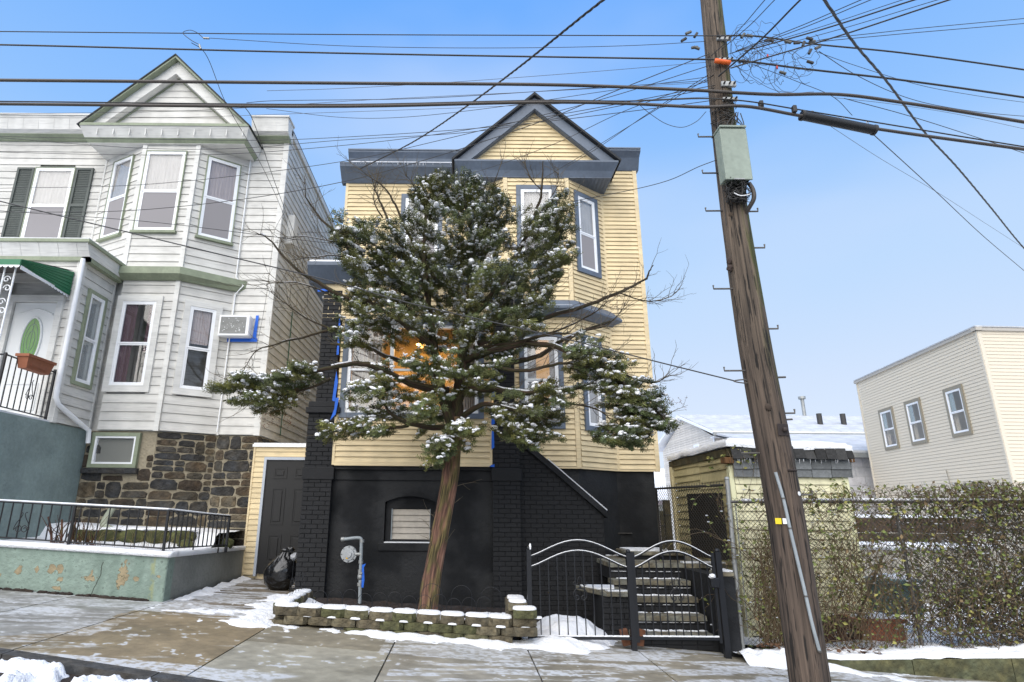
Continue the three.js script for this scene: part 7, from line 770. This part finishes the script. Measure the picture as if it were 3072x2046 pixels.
  // withered reddish sprays
  const dl = []; for (const [x, y, z, r, n] of [[2.05, 4.1, -9.2, .28, 170], [1.75, 4.55, -9.2, .3, 90], [1.3, 3.6, -9.0, .25, 90], [-2.55, 3.15, -8.2, .2, 130], [-2.6, 2.8, -8.2, .16, 110], [2.9, 3.05, -8.1, .12, 60]]) for (let i = 0; i < n; i++) { const c = V3(x + rr(-r, r) * 1.4, y + rr(-r, r) * .7, z + rr(-r, r)), a = V3(rr(-1, 1), rr(-1, 1), rr(-1, 1)).normalize().multiplyScalar(rr(.02, .045)), b = V3(rr(-1, 1), rr(-1, 1), rr(-1, 1)).normalize().multiplyScalar(.009), g = new THREE.BufferGeometry(); g.setAttribute('position', new THREE.Float32BufferAttribute([...c.toArray(), ...c.clone().add(a).add(b).toArray(), ...c.clone().add(a.multiplyScalar(1.6)).toArray()], 3)); dl.push(flat(g)); } part(T0, 'withered_leaves', dl, MT.leafBrown, 'stuff');
}
// ---------------------------------------------------------------- vines on the chain link fence and shed
{
  const Vn = thing('vine', 'tangled half evergreen vine with snow smothering the chain link fence', 'vine', [6.2, -.1, -8.45]); const st = [], leaves = [[], [], []], sn = []; const dens = (x) => .25 - .13 * sm(5.2, 5.5, x) * sm(6.5, 6.2, x) + .95 * sm(5.7, 7.3, x) + .16 * sm(4.35, 3.95, x) + .1 * sm(.5, 0, Math.abs(x - 5.5));
  for (let i = 0; i < 2700; i++) { let x = rr(3.85, 9.3); if (rnd() > dens(x)) continue; let y = rnd() < .55 ? rr(-.15, .4) : rr(.3, 1.75), z = -8.5 + rr(-.05, .09) - (x > 6 ? rr(0, .25) : 0), a = rr(.4, 2.7); const p = [], L = Math.round(rr(6, 18)); for (let k = 0; k < L; k++) { p.push([x, y, z]); a += rr(-.5, .5); x += Math.cos(a) * .085; y += Math.sin(a) * .085; z += rr(-.025, .025); z = Math.max(-8.85, Math.min(-8.38, z)); if (y > 1.9 + .1 * sm(6, 7.5, x) || y < -.15) a = -a; if (rnd() < .46 * (x > 5.9 ? 1 : .95)) leaves[rnd() < .62 ? 0 : rnd() < .6 ? 1 : 2].push([x, y, z]); if (rnd() < .09) sn.push([x, y + .01, z]); } st.push(tube(p, rr(.003, .008), .0025, 3)); }
  for (let i = 0; i < 130; i++) { const x = rr(3.9, 4.35) + (i % 3 ? 0 : rr(.7, 1.7)); let X = x, y = -.05; const p = []; for (let k = 0; k < 16; k++) { p.push([X, y, -8.42 + rr(-.03, .05)]); X += rr(-.05, .06); y += rr(.05, .13); if (rnd() < .3) leaves[rnd() < .7 ? 0 : 1].push([X, y, -8.42]); if (y > 1.75) break; } st.push(tube(p, rr(.003, .007), .003, 3)); }
  // strands over the top rail and on the shed roof
  for (let i = 0; i < 900; i++) { const x = 3.9 + 5.2 * Math.pow(rnd(), .55); leaves[rnd() < .6 ? 0 : 1].push([x, 1.74 + rr(-.14, .16) * (x > 5.6 ? 1.5 : .8), -8.5 + rr(-.08, .12)]); } for (let i = 0; i < 240; i++) { const x = 4.3 + 4.9 * Math.pow(rnd(), .6); st.push(tube([[x, 1.7, -8.48], [x + rr(-.2, .2), 1.85, -8.45], [x + rr(-.3, .3), 1.85 + rr(-.1, .18), -8.42]], .003, .0015, 3, 6)); }
  for (let i = 0; i < 90; i++) { const k = rnd(), x = lerp(3.95, 4.45, k) + rr(-.08, .08), y = 2.42 + .18 * Math.sin(k * 3) - rr(0, .4) * rnd(), z = -9.15 - (k < .6 ? rr(0, .9) : 0); leaves[i % 3 ? 0 : 1].push([x - (k < .6 ? .0 : 0), y, z]); } for (let i = 0; i < 8; i++) { const x = rr(3.95, 4.5); st.push(tube([[x, 2.55, -9.3], [x + rr(-.1, .1), 2.4, -9.12], [x + rr(-.15, .15), rr(1.9, 2.2), -9.12]], .004, .002, 3, 8)); } for (let i = 0; i < 40; i++) leaves[i % 4 ? 0 : 1].push([5.75 + rr(-.12, .12), rr(1.75, 2.15), -9.24]);
  part(Vn, 'stems', st, M([.12, .085, .05], .95), 'stuff', true);
  const lg = (() => { const g = new THREE.BufferGeometry(); g.setAttribute('position', new THREE.Float32BufferAttribute([0, 0, 0, .016, .022, .006, 0, .05, 0, 0, 0, 0, 0, .05, 0, -.016, .022, .006], 3)); g.computeVertexNormals(); return g; })(), M4 = new THREE.Matrix4(), Q = new THREE.Quaternion(), col = new THREE.Color(), cs = [[.13, .16, .04], [.25, .235, .065], [.18, .125, .06]];
  const inst = (l, geo, mat, name, fn) => { const im = new THREE.InstancedMesh(geo, mat, l.length); l.forEach((p, i) => fn(im, p, i)); im.name = name; im.userData.kind = 'stuff'; im.castShadow = im.receiveShadow = true; Vn.add(im); };
  leaves.forEach((l, k) => inst(l, lg, new THREE.MeshPhysicalMaterial({ color: 0xffffff, roughness: .7, side: THREE.DoubleSide }), 'leaves', (im, p, i) => { Q.setFromEuler(new THREE.Euler(rr(-2.6, .3), rr(-1, 1), rr(-2, 2))); const s = rr(.6, 1.6); M4.compose(V3(p[0] - 6.2, p[1] + .1, p[2] + 8.45), Q, V3(s, s, s)); im.setMatrixAt(i, M4); const q = rr(.6, 1.4); im.setColorAt(i, col.setRGB(cs[k][0] * q, cs[k][1] * q, cs[k][2] * q)); }));
  const bg = new THREE.IcosahedronGeometry(1, 1); inst(sn, bg, MT.snow, 'vine_snow', (im, p, i) => { const s = rr(.004, .014); M4.compose(V3(p[0] - 6.2, p[1] + .1, p[2] + 8.45), Q.identity(), V3(s * 1.6, s * .7, s)); im.setMatrixAt(i, M4); });
  // fallen leaves along the foot
  const fl = []; for (let i = 0; i < 160; i++) { const x = rr(3.8, 5.4), g = new THREE.CircleGeometry(rr(.014, .03), 5); g.rotateX(-1.2 + rr(-.5, .5)); g.rotateY(rr(0, 6)); g.translate(x, -.06 - .04 * (x - 4) + rr(0, .05), -8.38 + rr(-.06, .1)); fl.push(g); } single('fallen_leaves', fl, M([.12, .06, .03], .95), 'brown fallen leaves lying at foot of the chain link fence', 'leaves', null, 'stuff');
}
renderer.render(scene, camera);
